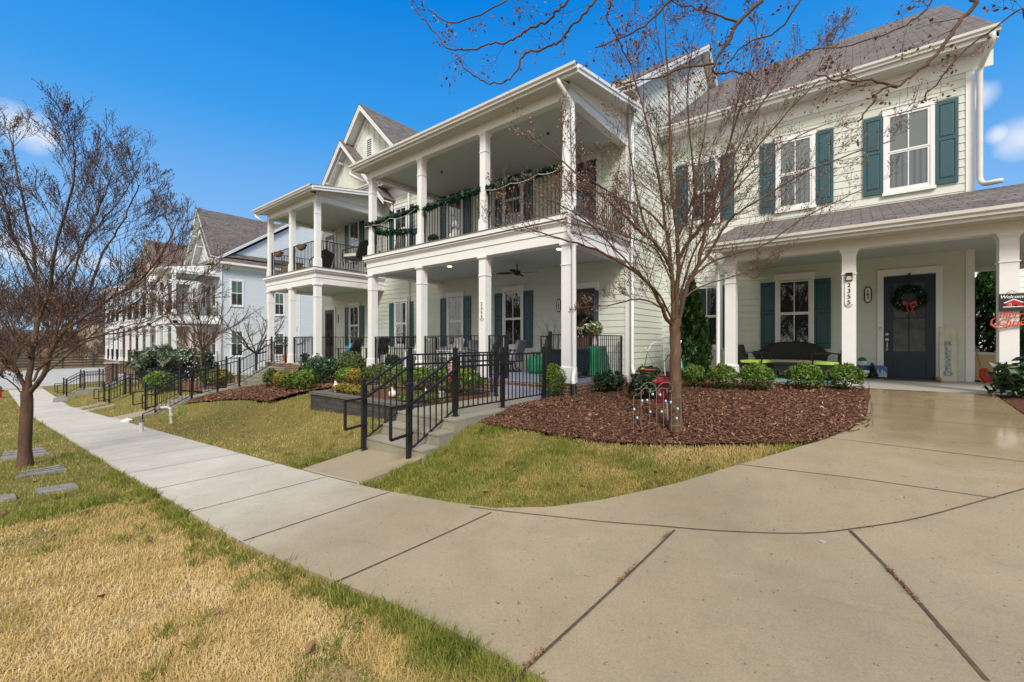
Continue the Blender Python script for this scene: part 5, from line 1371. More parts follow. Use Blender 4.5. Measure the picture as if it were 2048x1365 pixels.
small_tree((-26.5, 7.4, gzf(-26.5, 7.4)), 4.6, 42, 'reddish bare tree rising in front of the blue house porches', r=.07, spread=.6, n=8, col='twig', up=.1)
small_tree((-31.0, 8.3, gzf(-31, 8.3)), 3.6, 43, 'bare tree behind the juniper in front of the farther porches', r=.06, spread=.6, n=7, col='twig')
# white fairy-light clusters seen as white dots on two dark trees by the porches
for i, (x, y, z, lab) in enumerate(((-31.5, 8.2, -2.35, 'dark evergreen hung with white dots beside the juniper'), (-28.4, 8.1, -2.3, 'dark evergreen hung with white dots in front of the blue house corner'))):
    o = shrub('decorated_evergreen', (x, y, z), .55, .5, .95, lab, 'evergreens hung with white dots', 'holly', 900, .09, 120 + i)
    rs = np.random.RandomState(i); m = MB()
    for k in range(70):
        a = rs.uniform(0, 6.28); zz = rs.uniform(.1, 2.6); q = (.85 if zz < 1.6 else .6) * rs.uniform(.8, 1.3)
        m.ball((x + q*math.cos(a), y - abs(q*math.sin(a)), z + zz), .028, n=6)
    tag(m.build('white_ornament', M['white'], o), kind='stuff')
# ---------------------------------------------------------------- fence, brick pier and hydrant at the street
fe = empty('rail_fence', (-72.5, 5, -3)); tag(fe, 'dark four-rail wooden fence along the far side of the crossing street', 'fence')
m = MB()
for zz in (.3, .62, .94, 1.22): m.bar((-72.5, -22, gzf(-72, 0) + zz), (-72.5, 28, gzf(-72, 0) + zz + .2), .05, .14)
m.build('rail_panel', M['wood_dark'], fe)
pm = MB(); pm.box(-.08, .08, -.08, .08, -.1, 1.5); pme = pm.mesh('post', M['wood_dark'])
for y in np.arange(-22, 28, 2.6): link('post', pme, fe, Vector((-72.45, y, gzf(-72, 0))) - WL[fe.name])
bp_ = empty('brick_pier', (-41.5, 6.2, -3)); tag(bp_, 'brick pier with a pale cap at the far porch steps', 'pillar')
m = MB(); m.box(-41.8, -41.2, 5.9, 6.5, -3.2, -1.55); m.build('brick_shaft', M['brick'], bp_); m = MB(); m.box(-41.87, -41.13, 5.83, 6.57, -1.55, -1.47); m.build('cap', M['slab'], bp_)
hp = PZ(-2, 795, -3.15)
hy = empty('fire_hydrant', (hp.x, hp.y, gzf(hp.x, hp.y))); tag(hy, 'red-brown hydrant with green cap on the grass at the far left edge', 'hydrant'); q = WL[hy.name]
m = MB(); m.lathe(q.x, q.y, [(.17, q.z), (.17, q.z + .04), (.11, q.z + .06), (.11, q.z + .5), (.13, q.z + .52)], 14); m.tube([(q.x, q.y - .2, q.z + .4), (q.x, q.y + .2, q.z + .4)], .055, 10); m.build('barrel', M['red'], hy)
m = MB(); m.lathe(q.x, q.y, [(.14, q.z + .52), (.12, q.z + .6), (.06, q.z + .67), (.03, q.z + .72)], 14); m.build('cap', M['greenfab'], hy)
# ---------------------------------------------------------------- beige house and woodland in the distance
fh = empty('far_house', (-88, 12, -2)); tag(fh, 'beige house half hidden by branches beyond the street', 'house')
m = MB(); m.box(-92, -84, 10, 22, -4, 3.0); m.build('wall', mat('beige_stucco', (.52, .43, .30), .8, var=.05), fh)
m = MB(); m.poly([(9.4, 3.0), (22.6, 3.0), (16, 6.2)], -92.5, -83.5, 'x'); m.build('roof', mat('grey_roof', (.10, .09, .09), .9, var=.2), fh)
for y in (12, 15.5, 19): window(fh, -84, y, -.6, .9, .9, rz=R(90), kindname='window')
fh2 = empty('far_house', (-112, -14, -2)); tag(fh2, 'dark-roofed house low on the horizon behind the left tree', 'house')
m = MB(); m.box(-118, -106, -20, -8, -3, 3.6); m.build('wall', mat('tan_stucco', (.38, .33, .27), .8, var=.05), fh2)
m = MB(); m.poly([(-21, 3.6), (-7, 3.6), (-14, 7.4)], -118.6, -105.4, 'x'); m.build('roof', M['wood_dark'], fh2)
def thicket(seed, n, x0, x1, y0, y1, h0, h1, label, density=1.0):
    rs = np.random.RandomState(seed); T_ = []
    for t in range(5):
        w = Wood(seed * 10 + t); w.tube(np.array([[0, 0, -.05], [.02, 0, .3]]), .012, .009, 4, True)
        for k in range(9): w.grow(np.array([0, 0, .28 * w.rs.rand() + .02]), w.rs.normal(0, .42, 3) + np.array([0, 0, 1.0]), .62, .007, 0, 2, .10, .62, (6, 9), .5, .12, .0030)
        T_.append((np.concatenate(w.tv), np.concatenate(w.tf)))
    Vs, Fs, o = [], [], 0
    for i in range(n):
        x = rs.uniform(x0, x1); y = rs.uniform(y0, y1); z = gzf(x, y) + 3.5 * float(sm((-x - 74) / 40)); h = rs.uniform(h0, h1); a = rs.uniform(0, 6.28)
        V, F = T_[rs.randint(5)]; c, s_ = math.cos(a), math.sin(a); q = V * h
        Vs.append(np.stack([q[:, 0]*c - q[:, 1]*s_ + x, q[:, 0]*s_ + q[:, 1]*c + y, q[:, 2] + z], 1)); Fs.append(F + o); o += len(V)
    return tag(link('woodland', npmesh('woodland', np.concatenate(Vs), np.concatenate(Fs), M['twig_grey' if seed % 2 else 'twig'])), label, 'woodland', kind='stuff')
thicket(61, 85, -135, -92, -45, 14, 8, 13, 'brown leafless woodland on the low ridge beyond the street')
thicket(62, 110, -90, -74, -28, 30, 2.5, 6.0, 'brown leafless scrub behind the rail fence')
thicket(63, 60, -40, 25, -34, -22, 8, 13, 'leafless trees across the street behind the viewer')
# evergreen and white gable seen past the right-hand porch
gh = empty('garage', (5.5, 24, -1)); tag(gh, 'white-sided garage gable seen past the end of the right-hand porch', 'garage')
m = MB(); lap(m, 'y', 24, 2.6, 12, -1, 3.4, -1, e=.2); m.box(2.6, 12, 24.003, 30, -1, 3.4); m.poly([(2.6, 3.4), (12, 3.4), (7.3, 6.2)], 24.0, 24.1, 'y'); m.build('wall', M['white'], gh)
m = MB(); m.poly([(2.2, 3.2), (7.3, 6.4), (12.4, 3.2), (12.4, 3.35), (7.3, 6.6), (2.2, 3.35)], 23.6, 30.4, 'y'); m.build('roof', M['shy'], gh)
es = empty('outdoor_stair', (4.2, 15.0, -.9)); tag(es, 'dark open-tread outdoor staircase with a yellow edge strip behind the Welcome column', 'staircase')
m = MB()
for i in range(9): m.box(3.2 + i*.28, 3.52 + i*.28, 14.4, 15.6, .2 + i*.2, .25 + i*.2)
m.build('tread', M['wood_dark'], es)
m = MB(); m.bar((3.1, 14.38, -.1), (5.8, 14.38, 1.85), .04, .25); m.build('stringer', mat('yellow_edge', (.55, .42, .05), .6), es)
# ================================================================ things on the porches and in the yard
F1, F2, F3, DK, DKL = -.88, -.90, -.87, 2.80, 2.83
def thing(name, loc, label, cat, group=None): return tag(empty(name, loc), label, cat, group)
# ---- number plaques
def plaque_tall(X, Y, z, label):
    o = thing('house_number_sign', (X, Y, z - .24), label, 'number sign', 'oval 2355 number signs')
    m = MB(); pr = [(X + .065*a, z + b) for a, b in ((-1, -.19), (-.8, -.225), (-.4, -.245), (0, -.25), (.4, -.245), (.8, -.225), (1, -.19), (1, .19), (.8, .225), (.4, .245), (0, .25), (-.4, .245), (-.8, .225), (-1, .19))]
    m.poly(pr, Y - .012, Y, 'y'); m.build('plate', M['white'], o)
    m = MB()
    for a, b in (((-.058, -.205), (0, -.232)), ((0, -.232), (.058, -.205))): m.bar((X + a[0], Y - .014, z + a[1]), (X + b[0], Y - .014, z + b[1]), .006)
    put_text(m, '2\n3\n5\n5', .118, (X, Y - .014, z + .005), sp=.95, bold=.003); m.build('numeral', M['black'], o)
plaque_tall(-.11, 10.80, .94, 'white sign reading 2355 on the column left of the navy door')
plaque_tall(-7.45, 8.105, .79, 'white sign reading 2355 on the third column of the middle porch')
plaque_tall(-20.2, 8.105, .80, 'white sign reading 2355 on the leftmost column of the left porch')
def plaque_unit(X, Y, z, txt, label):
    o = thing('unit_number_sign', (X, Y, z - .2), label, 'number sign', 'black-framed unit number signs')
    def shp(w, h): return [(X - w, z - h + w), (X - w*.45, z - h), (X + w*.45, z - h), (X + w, z - h + w), (X + w, z + h - w), (X + w*.45, z + h), (X - w*.45, z + h), (X - w, z + h - w)]
    m = MB(); m.poly(shp(.075, .20), Y - .03, Y - .012, 'y'); m.build('frame', M['black'], o)
    m = MB(); m.poly(shp(.052, .172), Y - .034, Y - .0301, 'y'); m.build('plate', M['white'], o)
    m = MB(); put_text(m, '\n'.join(txt), .095, (X, Y - .036, z + .003), sp=.85, bold=.004); m.build('numeral', M['black'], o)
plaque_unit(.225, YA, 1.15, '103', 'black-framed sign reading 103 beside the navy door')
plaque_unit(-7.05, YB, 1.10, '102', 'black-framed sign reading 102 on the middle porch wall')
plaque_unit(-19.72, YB, 1.12, '101', 'black-framed sign reading 101 on the left porch wall')
# ---- small lamp box on the column, door bell
o = thing('solar_light', (-.11, 10.8, 1.2), 'small black-topped light box above the 2355 sign right of the porch window', 'light')
m = MB(); m.box(-.165, -.055, 10.765, 10.80, 1.20, 1.36); m.build('housing', M['black'], o); m = MB(); m.box(-.15, -.07, 10.76, 10.765, 1.215, 1.275); m.poly([(-.15, 1.29), (-.07, 1.29), (-.11, 1.26)], 10.758, 10.76, 'y'); m.build('lens', M['cream'], o)
o = thing('door_bell', (.45, 13.64, .3), 'tiny beige door bell on the left casing of the navy door', 'door bell'); m = MB(); m.box(.435, .475, 13.62, 13.645, .28, .36); m.build('plate', M['cream'], o); m = MB(); m.lathe(.455, 13.615, [(.011, .31), (.011, .33)], 10); m.build('button', M['white'], o)
# ---- wreaths
def wreath(X, Y, z, r, label, bow='red', mm='garland', seed=1, n=1500):
    o = thing('wreath', (X, Y, z - r), label, 'wreath', 'door wreaths'); rs = np.random.RandomState(seed)
    a = rs.uniform(0, 2*math.pi, n); b = rs.uniform(0, 2*math.pi, n); q = r*.26*np.sqrt(rs.rand(n)) * rs.uniform(.8, 1.35, n)
    c = np.stack([(r + q*np.cos(b))*np.cos(a), -np.abs(q*np.sin(b)) - .02, (r + q*np.cos(b))*np.sin(a)*.92 + r], 1)
    V, F = leaves(c, rs.normal(0, 1, (n, 3)), .05, rs, 2.6, .6); me = npmesh('greenery', V, F, M[mm]); setcol(me, np.repeat(rs.rand(n), 4)); link('greenery', me, o)
    m = MB(); y = Y - .10
    bc = z - r * .55
    for s in (-1, 1):
        m.poly([(X, bc), (X + s*.10, bc + .06), (X + s*.13, bc + .01), (X + s*.10, bc - .045)], y, y + .03, 'y')
        pts = [(X + s*.01, y, bc), (X + s*.05, y - .01, bc - .10), (X + s*.03 + .02, y + .01, bc - .19), (X + s*.09, y, bc - .26)]
        for p_, q_ in zip(pts[:-1], pts[1:]): m.bar(p_, q_, .024, .006, up=(0, 1, 0))
    m.ball((X, y, bc), .03, n=8); m.build('bow', M[bow], o)
    if bow == 'red':
        m = MB()
        for k in range(9):
            t = rs.uniform(0, 6.28); m.ball((X + r*math.cos(t), Y - .09, z + r*.92*math.sin(t)), .016, n=6)
        tag(m.build('bauble', M['white'], o))
    m = MB(); m.box(X - .02, X + .02, Y - .03, Y - .012, z + r*.7, z + r*.95 + .36); m.build('hanger', M['black'], o)
    return o
wreath(.965, 13.635, 1.02, .235, 'dark round wreath with a red ribbon on the navy door 103', 'red', 'garland')
wreath(-6.22, 11.05, .52, .23, 'green wreath with a pale bow on the middle porch door', 'cream', 'garland', 3)
# ---- BLESSED board
o = thing('blessed_sign', (1.60, 13.55, F1), 'tall cream board with blue letters BLESSED leaning right of the navy door', 'sign')
m = MB(); 
for i in range(3): m.box(-.135 + i*.0905, -.135 + i*.0905 + .0885, -.012, .012, 0, 1.22)
m.box(-.135, .135, .012, .025, .08, .13); m.box(-.135, .135, .012, .025, 1.06, 1.11)
b_ = link('board', m.mesh('board', mat('cream_weathered_board', (.66, .63, .52), .7, var=.12, vscale=8, dirt=.5, dirtcol=(.62, .52, .22))), o)
m = MB(); put_text(m, 'B\nL\nE\nS\nS\nE\nD', .140, (0, -.016, .50), sp=.80, bold=.006, sx=1.5); l_ = link('lettering', m.mesh('lettering', mat('slate_blue_paint', (.17, .26, .38), .6, var=.15)), o)
o.rotation_euler = (R(-4), 0, 0)
# ---- snowman, little tree, blue metal sign, gourd
o = thing('snowman_figure', (.115, 13.35, F1), 'snowman figure in a blue coat and green hat peeking out beside the column', 'ornament'); q = WL[o.name]
m = MB(); m.ball((q.x, q.y, q.z + .15), .15, n=14); m.ball((q.x, q.y, q.z + .37), .10, n=14); m.build('body', M['white'], o)
m = MB(); m.lathe(q.x, q.y, [(.15, q.z + .10), (.135, q.z + .22), (.10, q.z + .31), (.06, q.z + .33)], 14); m.tube([(q.x + .08, q.y, q.z + .27), (q.x + .16, q.y - .03, q.z + .30), (q.x + .20, q.y - .05, q.z + .34)], .03, 7); m.build('coat', mat('royal_blue', (.02, .05, .22), .35), o)
m = MB(); m.lathe(q.x, q.y, [(.095, q.z + .42), (.085, q.z + .445), (.06, q.z + .49), (.02, q.z + .51)], 14); m.build('hat', M['greenfab'], o)
m = MB(); m.ball((q.x + .03, q.y - .095, q.z + .39), .012, n=6); m.ball((q.x - .03, q.y - .095, q.z + .39), .012, n=6); m.build('eye', M['black'], o)
m = MB(); m.tube([(q.x, q.y - .09, q.z + .365), (q.x + .01, q.y - .15, q.z + .355)], [.014, .002], 7); m.build('nose', M['terracotta'], o)
o = thing('tabletop_tree', (.30, 13.35, F1), 'tiny dark Christmas tree between the snowman and the blue sign', 'ornament'); rs = np.random.RandomState(5); n = 500
z = rs.rand(n) * .33; a = rs.uniform(0, 6.28, n); rr = .11 * (1 - z/.34) * rs.uniform(.6, 1.1, n); c = np.stack([rr*np.cos(a), rr*np.sin(a), z + .03], 1)
V, F = leaves(c, rs.normal(0, 1, (n, 3)), .03, rs, 2.2); me = npmesh('foliage', V, F, M['garland']); setcol(me, np.repeat(rs.rand(n), 4)); link('foliage', me, o)
o = thing('blue_metal_sign', (.455, 13.48, F1), 'blue curved-top metal ornament with snowy firs standing left of the navy door', 'ornament'); q = WL[o.name]
m = MB(); pr = [(q.x - .12, q.z + .04), (q.x + .12, q.z + .04), (q.x + .125, q.z + .27), (q.x + .07, q.z + .31), (q.x, q.z + .325), (q.x - .07, q.z + .31), (q.x - .125, q.z + .27)]; m.poly(pr, q.y, q.y + .03, 'y'); m.build('panel', mat('sign_blue', (.09, .17, .42), .4, var=.3, vscale=20), o)
m = MB()
for dx, h in ((-.05, .15), (.03, .17), (.07, .10)): m.poly([(q.x + dx - .035, q.z + .12), (q.x + dx + .035, q.z + .12), (q.x + dx, q.z + .12 + h*.8)], q.y - .006, q.y - .001, 'y')
m.box(q.x - .115, q.x + .115, q.y - .004, q.y - .001, q.z + .045, q.z + .12); m.build('snow_scene', mat('snow_blue', (.5, .62, .78), .5), o)
m = MB(); m.box(q.x - .10, q.x + .10, q.y - .03, q.y + .06, q.z, q.z + .04); m.build('foot', M['black'], o)
o = thing('gourd', (1.44, 13.5, F1), 'small yellow-brown gourd at the foot of the BLESSED board', 'ornament'); m = MB(); m.ball((1.44, 13.5, F1 + .045), .05, .05, .045, n=10); m.build('fruit', mat('gourd_yellow', (.35, .25, .05), .5, var=.3), o); m = MB(); m.tube([(1.44, 13.5, F1 + .085), (1.45, 13.5, F1 + .11)], .008, 6); m.build('stalk', M['handle'], o)
m = MB(); m.box(.50, 1.45, 13.05, 13.60, F1 + .001, F1 + .014); tag(m.build('door_mat', mat('dark_mat', (.10, .09, .08), .95, var=.3, bump=.6, bscale=200)), 'thin dark mat in front of the navy door', 'mat')
m = MB(); m.box(-2.2, -.35, 11.3, 13.2, F1 + .001, F1 + .008); tag(m.build('porch_rug', mat('teal_rug', (.14, .34, .30), .9, var=.35, vscale=3)), 'faded turquoise rug under the black patio chairs', 'rug')
# ---- patio set on the right porch
def wicker_settee(X, Y, label):
    o = thing('wicker_settee', (X, Y, F1), label, 'settee'); z = F1
    m = MB(); W = .74
    pr = [(-W, .42), (-W*.93, .62), (-W*.80, .79), (-W*.55, .845), (0, .86), (W*.55, .845), (W*.80, .79), (W*.93, .62), (W, .42)]
    # bowed back as a curved shell
    n = 18; rows = 7
    V = []; 
    for j in range(rows):
        t = j / (rows - 1)
        for i in range(n + 1):
            s = -1 + 2*i/n; top = .86 - .30*abs(s)**3.2; yb = .30 - .34*abs(s)**3; zz = .34 + (top - .34)*t
            V.append((X + s*W*(1 + .04*t), Y + yb + .08*t, z + zz))
    m.add(V, [(j*(n+1)+i, j*(n+1)+i+1, (j+1)*(n+1)+i+1, (j+1)*(n+1)+i) for j in range(rows-1) for i in range(n)])
    V2 = [(v[0], v[1] + .035, v[2]) for v in V]; m.add(V2, [(j*(n+1)+i, (j+1)*(n+1)+i, (j+1)*(n+1)+i+1, j*(n+1)+i+1) for j in range(rows-1) for i in range(n)])
    m.tube([(v[0], v[1] + .017, v[2]) for v in V[(rows-1)*(n+1):]], .03, 7)
    m.build('backrest', M['wicker'], o)
    for s in (-1, 1):
        m = MB(); m.tube([(X + s*(W + .02), Y + .15, z + .60), (X + s*(W + .07), Y - .10, z + .60), (X + s*(W + .04), Y - .30, z + .585), (X + s*(W - .02), Y - .34, z + .50)], .035, 8); m.tube([(X + s*(W - .02), Y - .33, z + .55), (X + s*(W - .03), Y - .33, z + .30)], .02, 6); m.build('armrest', M['wicker'], o)
    m = MB(); m.box(X - W + .04, X + W - .04, Y - .35, Y + .22, z + .20, z + .36); m.build('seat', M['wicker'], o)
    m = MB(); m.box(X - W + .09, X + W - .09, Y - .34, Y + .15, z + .362, z + .42); m.build('cushion', M['cream'], o)
    lg = MB(); lg.frust(0, 0, 0, .20, .045, .06); lm = lg.mesh('leg', M['wicker'])
    for dx in (-W + .08, W - .08):
        for dy in (-.31, .18): link('leg', lm, o, (dx, dy, 0))
wicker_settee(-1.30, 12.95, 'dark brown wicker settee with a thin cream cushion below the porch window')
def patio_chair(X, Y, rz, label):
    """slim black armchair, faces +X before turning"""
    o = thing('patio_chair', (0, 0, 0), label, 'chair', 'black patio chairs with lime cushions')
    m = MB(); m.box(-.27, .29, -.29, .29, .24, .37); m.build('seat', M['plastic_black'], o)
    m = MB(); m.poly([(-.26, .37), (-.36, .80), (-.32, .81), (-.20, .37)], -.28, .28, 'y'); m.build('backrest', M['wicker'], o)
    for s in (-1, 1):
        m = MB(); m.bar((-.30, s*.30, .60), (.02, s*.31, .625), .05, .022); m.bar((.02, s*.31, .625), (.30, s*.31, .60), .05, .022); m.build('armrest', M['black'], o)
        for x in (.26, -.24):
            m = MB(); m.bar((x, s*.30, 0), (x + (.01 if x > 0 else 0), s*.30, .60 if x > 0 else .58), .028); m.build('leg', M['black'], o)
    m = MB(); m.box(-.22, .30, -.27, .27, .372, .43); bm_ = m.build('cushion', M['lime'], o)
    o.location = (X, Y, F1); o.rotation_euler = (0, 0, rz); return o
patio_chair(-1.98, 12.05, R(-8), 'black patio chair with lime cushion left of the wicker settee'); patio_chair(-.52, 12.0, R(186), 'black patio chair with lime cushion right of the wicker settee')
o = thing('coffee_table', (-1.24, 12.15, F1), 'low black coffee table in front of the wicker settee', 'table'); q = WL[o.name]
m = MB(); m.box(q.x - .30, q.x + .30, q.y - .25, q.y + .25, q.z + .34, q.z + .38); m.build('table_top', M['plastic_black'], o)
m = MB(); m.box(q.x - .27, q.x + .27, q.y - .22, q.y - .20, q.z + .20, q.z + .34); m.build('apron', M['plastic_black'], o); m = MB(); m.box(q.x - .27, q.x + .27, q.y + .20, q.y + .22, q.z + .20, q.z + .34); m.build('apron', M['plastic_black'], o)
for dx in (-.27, .27):
    for dy in (-.22, .22): m = MB(); m.box(q.x + dx - .018, q.x + dx + .018, q.y + dy - .018, q.y + dy + .018, q.z, q.z + .34); m.build('leg', M['black'], o)
# ---- bin, shovel, dark chair past the porch end
q = PY(1967, 735, 14.6)
o = thing('storage_bin', (q.x, 14.6, F1), 'tan plastic storage bin with a white cover at the end of the right porch', 'bin'); z = F1
m = MB(); m.frust(q.x, 14.6, z, z + .55, .44, .50); m.box(q.x - .27, q.x + .27, 14.34, 14.86, z + .54, z + .585); m.build('body', M['tan'], o); m = MB(); m.poly([(q.x - .26, z + .587), (q.x + .25, z + .587), (q.x + .2, z + .625), (q.x - .1, z + .65), (q.x - .24, z + .62)], 14.36, 14.84, 'y'); m.build('cover', M['bone'], o)
a = PY(1949, 690, 13.95); b = PY(1963, 738, 13.75); c = PY(1977, 765, 13.6)
o = thing('snow_shovel', (c.x, c.y, F1), 'red-bladed shovel with a wooden handle leaning against the corner board', 'shovel')
m = MB(); m.tube([a, b], .016, 8); m.build('handle', M['handle'], o)
m = MB(); d = (c - b); r = Vector((.10, .04, .02)); V = [b - r*.35, b + r*.35, b.lerp(c, .5) + r, c + r*.7, c - r*.7, b.lerp(c, .5) - r]; k_ = Vector((.02, -.03, .02)); m.add(V + [v + k_ for v in V], [(0,1,2,3,4,5), (11,10,9,8,7,6)] + [(i, (i+1) % 6, 6 + (i+1) % 6, 6 + i) for i in range(6)]); m.build('blade', M['red'], o)
o = thing('dark_chair', (3.3, 14.3, F1), 'dark wicker chair with a maroon cushion half hidden behind the Welcome column', 'chair')
m = MB(); m.box(3.0, 3.6, 14.0, 14.6, F1 + .25, F1 + .38); m.build('seat', M['wicker'], o); m = MB(); m.poly([(14.5, F1 + .3), (14.68, F1 + .95), (14.74, F1 + .95), (14.6, F1 + .3)], 3.0, 3.6, 'x'); m.build('backrest', M['wicker'], o); m = MB(); m.box(3.03, 3.57, 14.02, 14.5, F1 + .382, F1 + .47); m.build('cushion', M['maroon'], o)
for dx in (3.03, 3.57):
    for dy in (14.03, 14.57): m = MB(); m.box(dx - .02, dx + .02, dy - .02, dy + .02, F1, F1 + .25); m.build('leg', M['wicker'], o)
# ---- welcome sign and Merry Christmas lettering on the right column
o = thing('welcome_sign', (2.03, 10.78, .50), 'square black Welcome sign with a red snow-roofed cabin hung on the right column', 'sign'); X, Y, z = 2.02, 10.775, .655
m = MB(); m.box(X - .15, X + .15, Y - .012, Y + .0, z - .145, z + .145); m.build('panel', mat('chalkboard', (.018, .02, .022), .6), o)
m = MB(); m.bar((X - .07, Y, z + .145), (X, Y, z + .20), .007); m.bar((X, Y, z + .20), (X + .07, Y, z + .145), .007); m.build('hanger', M['handle'], o)
m = MB(); put_text(m, 'Welcome', .078, (X + .01, Y - .015, z + .09), ext=.002, shear=.25, bold=.0015, sx=.95); m.build('lettering', M['white'], o)
m = MB(); m.box(X - .07, X + .11, Y - .017, Y - .012, z - .07, z + .0); m.poly([(X - .07, z), (X + .02, z + .035), (X + .11, z)], Y - .017, Y - .012, 'y'); m.build('cabin', M['red'], o)
m = MB(); m.bar((X - .09, Y - .018, z - .01), (X + .02, Y - .018, z + .048), .006, .016); m.bar((X + .02, Y - .018, z + .048), (X + .125, Y - .018, z - .01), .006, .016); m.box(X - .10, X + .13, Y - .018, Y - .012, z - .082, z - .068); m.box(X - .035, X - .005, Y - .02, Y - .0172, z - .055, z - .02); m.build('snow', M['white'], o)
m = MB(); m.box(X + .03, X + .06, Y - .02, Y - .0172, z - .068, z - .035); m.build('cabin_opening', M['black'], o); m = MB(); m.box(X - .03, X - .01, Y - .021, Y - .0201, z - .05, z - .03); m.build('cabin_opening', M['black'], o)
M['signred'] = mat('orange_red_metal', (.60, .07, .03), .4, var=.1)
o = thing('merry_christmas_sign', (2.06, 10.77, .28), 'red cut-out script reading Merry Christmas hung under the Welcome sign', 'sign')
m = MB(); put_text(m, 'Merry', .15, (2.03, 10.765, .445), ext=.004, shear=.35, bold=.003, sx=.85); m.build('lettering', M['signred'], o)
m = MB(); put_text(m, 'Christmas', .16, (2.12, 10.762, .315), ext=.004, shear=.35, bold=.003, sx=.82); m.build('lettering', M['signred'], o)
m = MB(); pts = [(1.83, .40), (1.79, .36), (1.785, .29), (1.83, .245), (1.92, .235), (2.02, .265), (2.12, .285), (2.22, .27), (2.20, .245)]; m.tube([(x, 10.765, z_) for x, z_ in pts], [.007, .012, .017, .017, .012, .010, .010, .008, .005], 8); m.build('swash', M['signred'], o)
# ---- middle porch (102)
def swivel_chair(X, Y, z, rz, label, pillow=True, group='cushioned swivel chairs on the middle porch'):
    o = thing('swivel_chair', (0, 0, 0), label, 'chair', group)
    m = MB(); m.lathe(0, 0, [(.30, 0), (.30, .02), (.28, .025)], 18); 
    for k in range(4): a = k*math.pi/2 + .78; m.tube([(.28*math.cos(a), .28*math.sin(a), .02), (.12*math.cos(a), .12*math.sin(a), .12), (.06*math.cos(a), .06*math.sin(a), .30)], .014, 6)
    m.build('base', M['black'], o)
    m = MB(); m.box(-.27, .27, -.27, .27, .30, .34); m.build('seat_frame', M['black'], o)
    m = MB(); m.box(-.25, .27, -.25, .25, .342, .42); m.build('seat_cushion', M['grayfab'], o)
    m = MB(); m.poly([(-.22, .40), (-.38, .90), (-.36, .95), (-.28, .93), (-.14, .42)], -.25, .25, 'y'); m.build('backrest', M['grayfab'], o)
    for s in (-1, 1): m = MB(); m.tube([(-.30, s*.29, .66), (-.10, s*.30, .64), (.15, s*.30, .62), (.27, s*.29, .56), (.25, s*.28, .34)], .015, 6); m.build('armrest', M['black'], o)
    if pillow:
        m = MB(); m.poly([(-.12, .42), (-.20, .72), (-.13, .74), (-.02, .44)], -.20, .18, 'y'); m.build('pillow', stripe('red_white_pillow', (.45, .05, .08), (.65, .6, .6), 9.0, 'X'), o)
    o.location = (X, Y, z); o.rotation_euler = (0, 0, rz); return o
swivel_chair(-8.15, 10.2, F2, R(190), 'grey cushioned swivel chair with a red and white pillow on the middle porch')
swivel_chair(-9.35, 10.1, F2, R(-10), 'grey swivel chair without a pillow behind the porch column', False)
o = thing('gift_bag', (-7.05, 9.9, F2), 'bright green fabric sack tied at the top beside the porch steps', 'bag'); q = WL[o.name]
m = MB(); m.lathe(q.x, q.y, [(.20, q.z), (.27, q.z + .10), (.29, q.z + .25), (.26, q.z + .40), (.17, q.z + .48), (.10, q.z + .50)], 16, 0, 1, .8); m.build('sack', M['greenfab'], o)
m = MB(); rs = np.random.RandomState(2)
for k in range(7): a = k*.9; m.poly([(q.x + .05*math.cos(a), q.z + .49), (q.x + .17*math.cos(a) , q.z + .60 + .03*rs.rand()), (q.x + .10*math.cos(a + .3), q.z + .62)], q.y + .06*math.sin(a), q.y + .06*math.sin(a) + .03, 'y')
m.build('gathered_top', M['greenfab'], o)
o = thing('branch_vase', (-6.95, 10.6, F2), 'dark vase of tall bare branches behind the green sack', 'vase'); q = WL[o.name]
m = MB(); m.lathe(q.x, q.y, [(.08, q.z), (.12, q.z + .2), (.10, q.z + .4), (.05, q.z + .5), (.06, q.z + .53)], 14); m.build('vase', M['plastic_black'], o)
w = Wood(77)
for k in range(9): w.grow(np.array([q.x, q.y, q.z + .5]), np.array([rng_.normal(0, .35), rng_.normal(0, .35), 1]), .95, .005, 2, 3, .05, .6, (3, 5), .5, .08, .0025)
link('branch', npmesh('branch', np.concatenate(w.tv) - np.array(q), np.concatenate(w.tf), M['twig_grey']), o)
# green-draped table with bouquet
o = thing('draped_table', (-5.45, 10.45, F2), 'small table under a bright green cloth by the side railing', 'table'); q = WL[o.name]
m = MB(); n = 28; V = []
for j, (sc, zz) in enumerate(((.20, .78), (.235, .775), (.27, .5), (.33, .02))):
    for i in range(n): a = 2*math.pi*i/n; rr = sc*(1 + (.10 if j > 1 else 0)*math.sin(7*a)); V.append((q.x + rr*math.cos(a)*1.1, q.y + rr*math.sin(a), q.z + zz))
m.add(V, [(j*n+i, j*n+(i+1) % n, (j+1)*n+(i+1) % n, (j+1)*n+i) for j in range(3) for i in range(n)] + [tuple(range(n))]); m.build('cloth', M['greenfab'], o)
o = thing('bouquet', (-5.50, 10.45, F2 + .785), 'pale vase with a loose bouquet of white-edged leaves and red flowers on the green table', 'bouquet'); q = WL[o.name]
m = MB(); m.lathe(q.x, q.y, [(.05, q.z), (.065, q.z + .05), (.04, q.z + .30), (.05, q.z + .36)], 12); m.build('vase', mat('pink_white_vase', (.62, .50, .48), .4), o)
rs = np.random.RandomState(8); n = 420; c, d = ell_points(n, rs, .22, .22, .20, shell=.3); c[:, 2] += .45; V, F = leaves(c, d, .05, rs, 3.2, 1.0)
M['varileaf'] = attr_mat('variegated_leaf', [(0, (.05, .12, .03)), (.5, (.20, .28, .10)), (.75, (.6, .62, .45)), (.9, (.7, .68, .55)), (1, (.45, .05, .05))], .5)
me = npmesh('foliage', V, F, M['varileaf']); setcol(me, np.repeat(rs.rand(n), 4)); link('foliage', me, o)
m = MB(); m.ball((q.x - .02, q.y - .13, q.z + .42), .055, n=8); m.build('flower', M['red'], o)
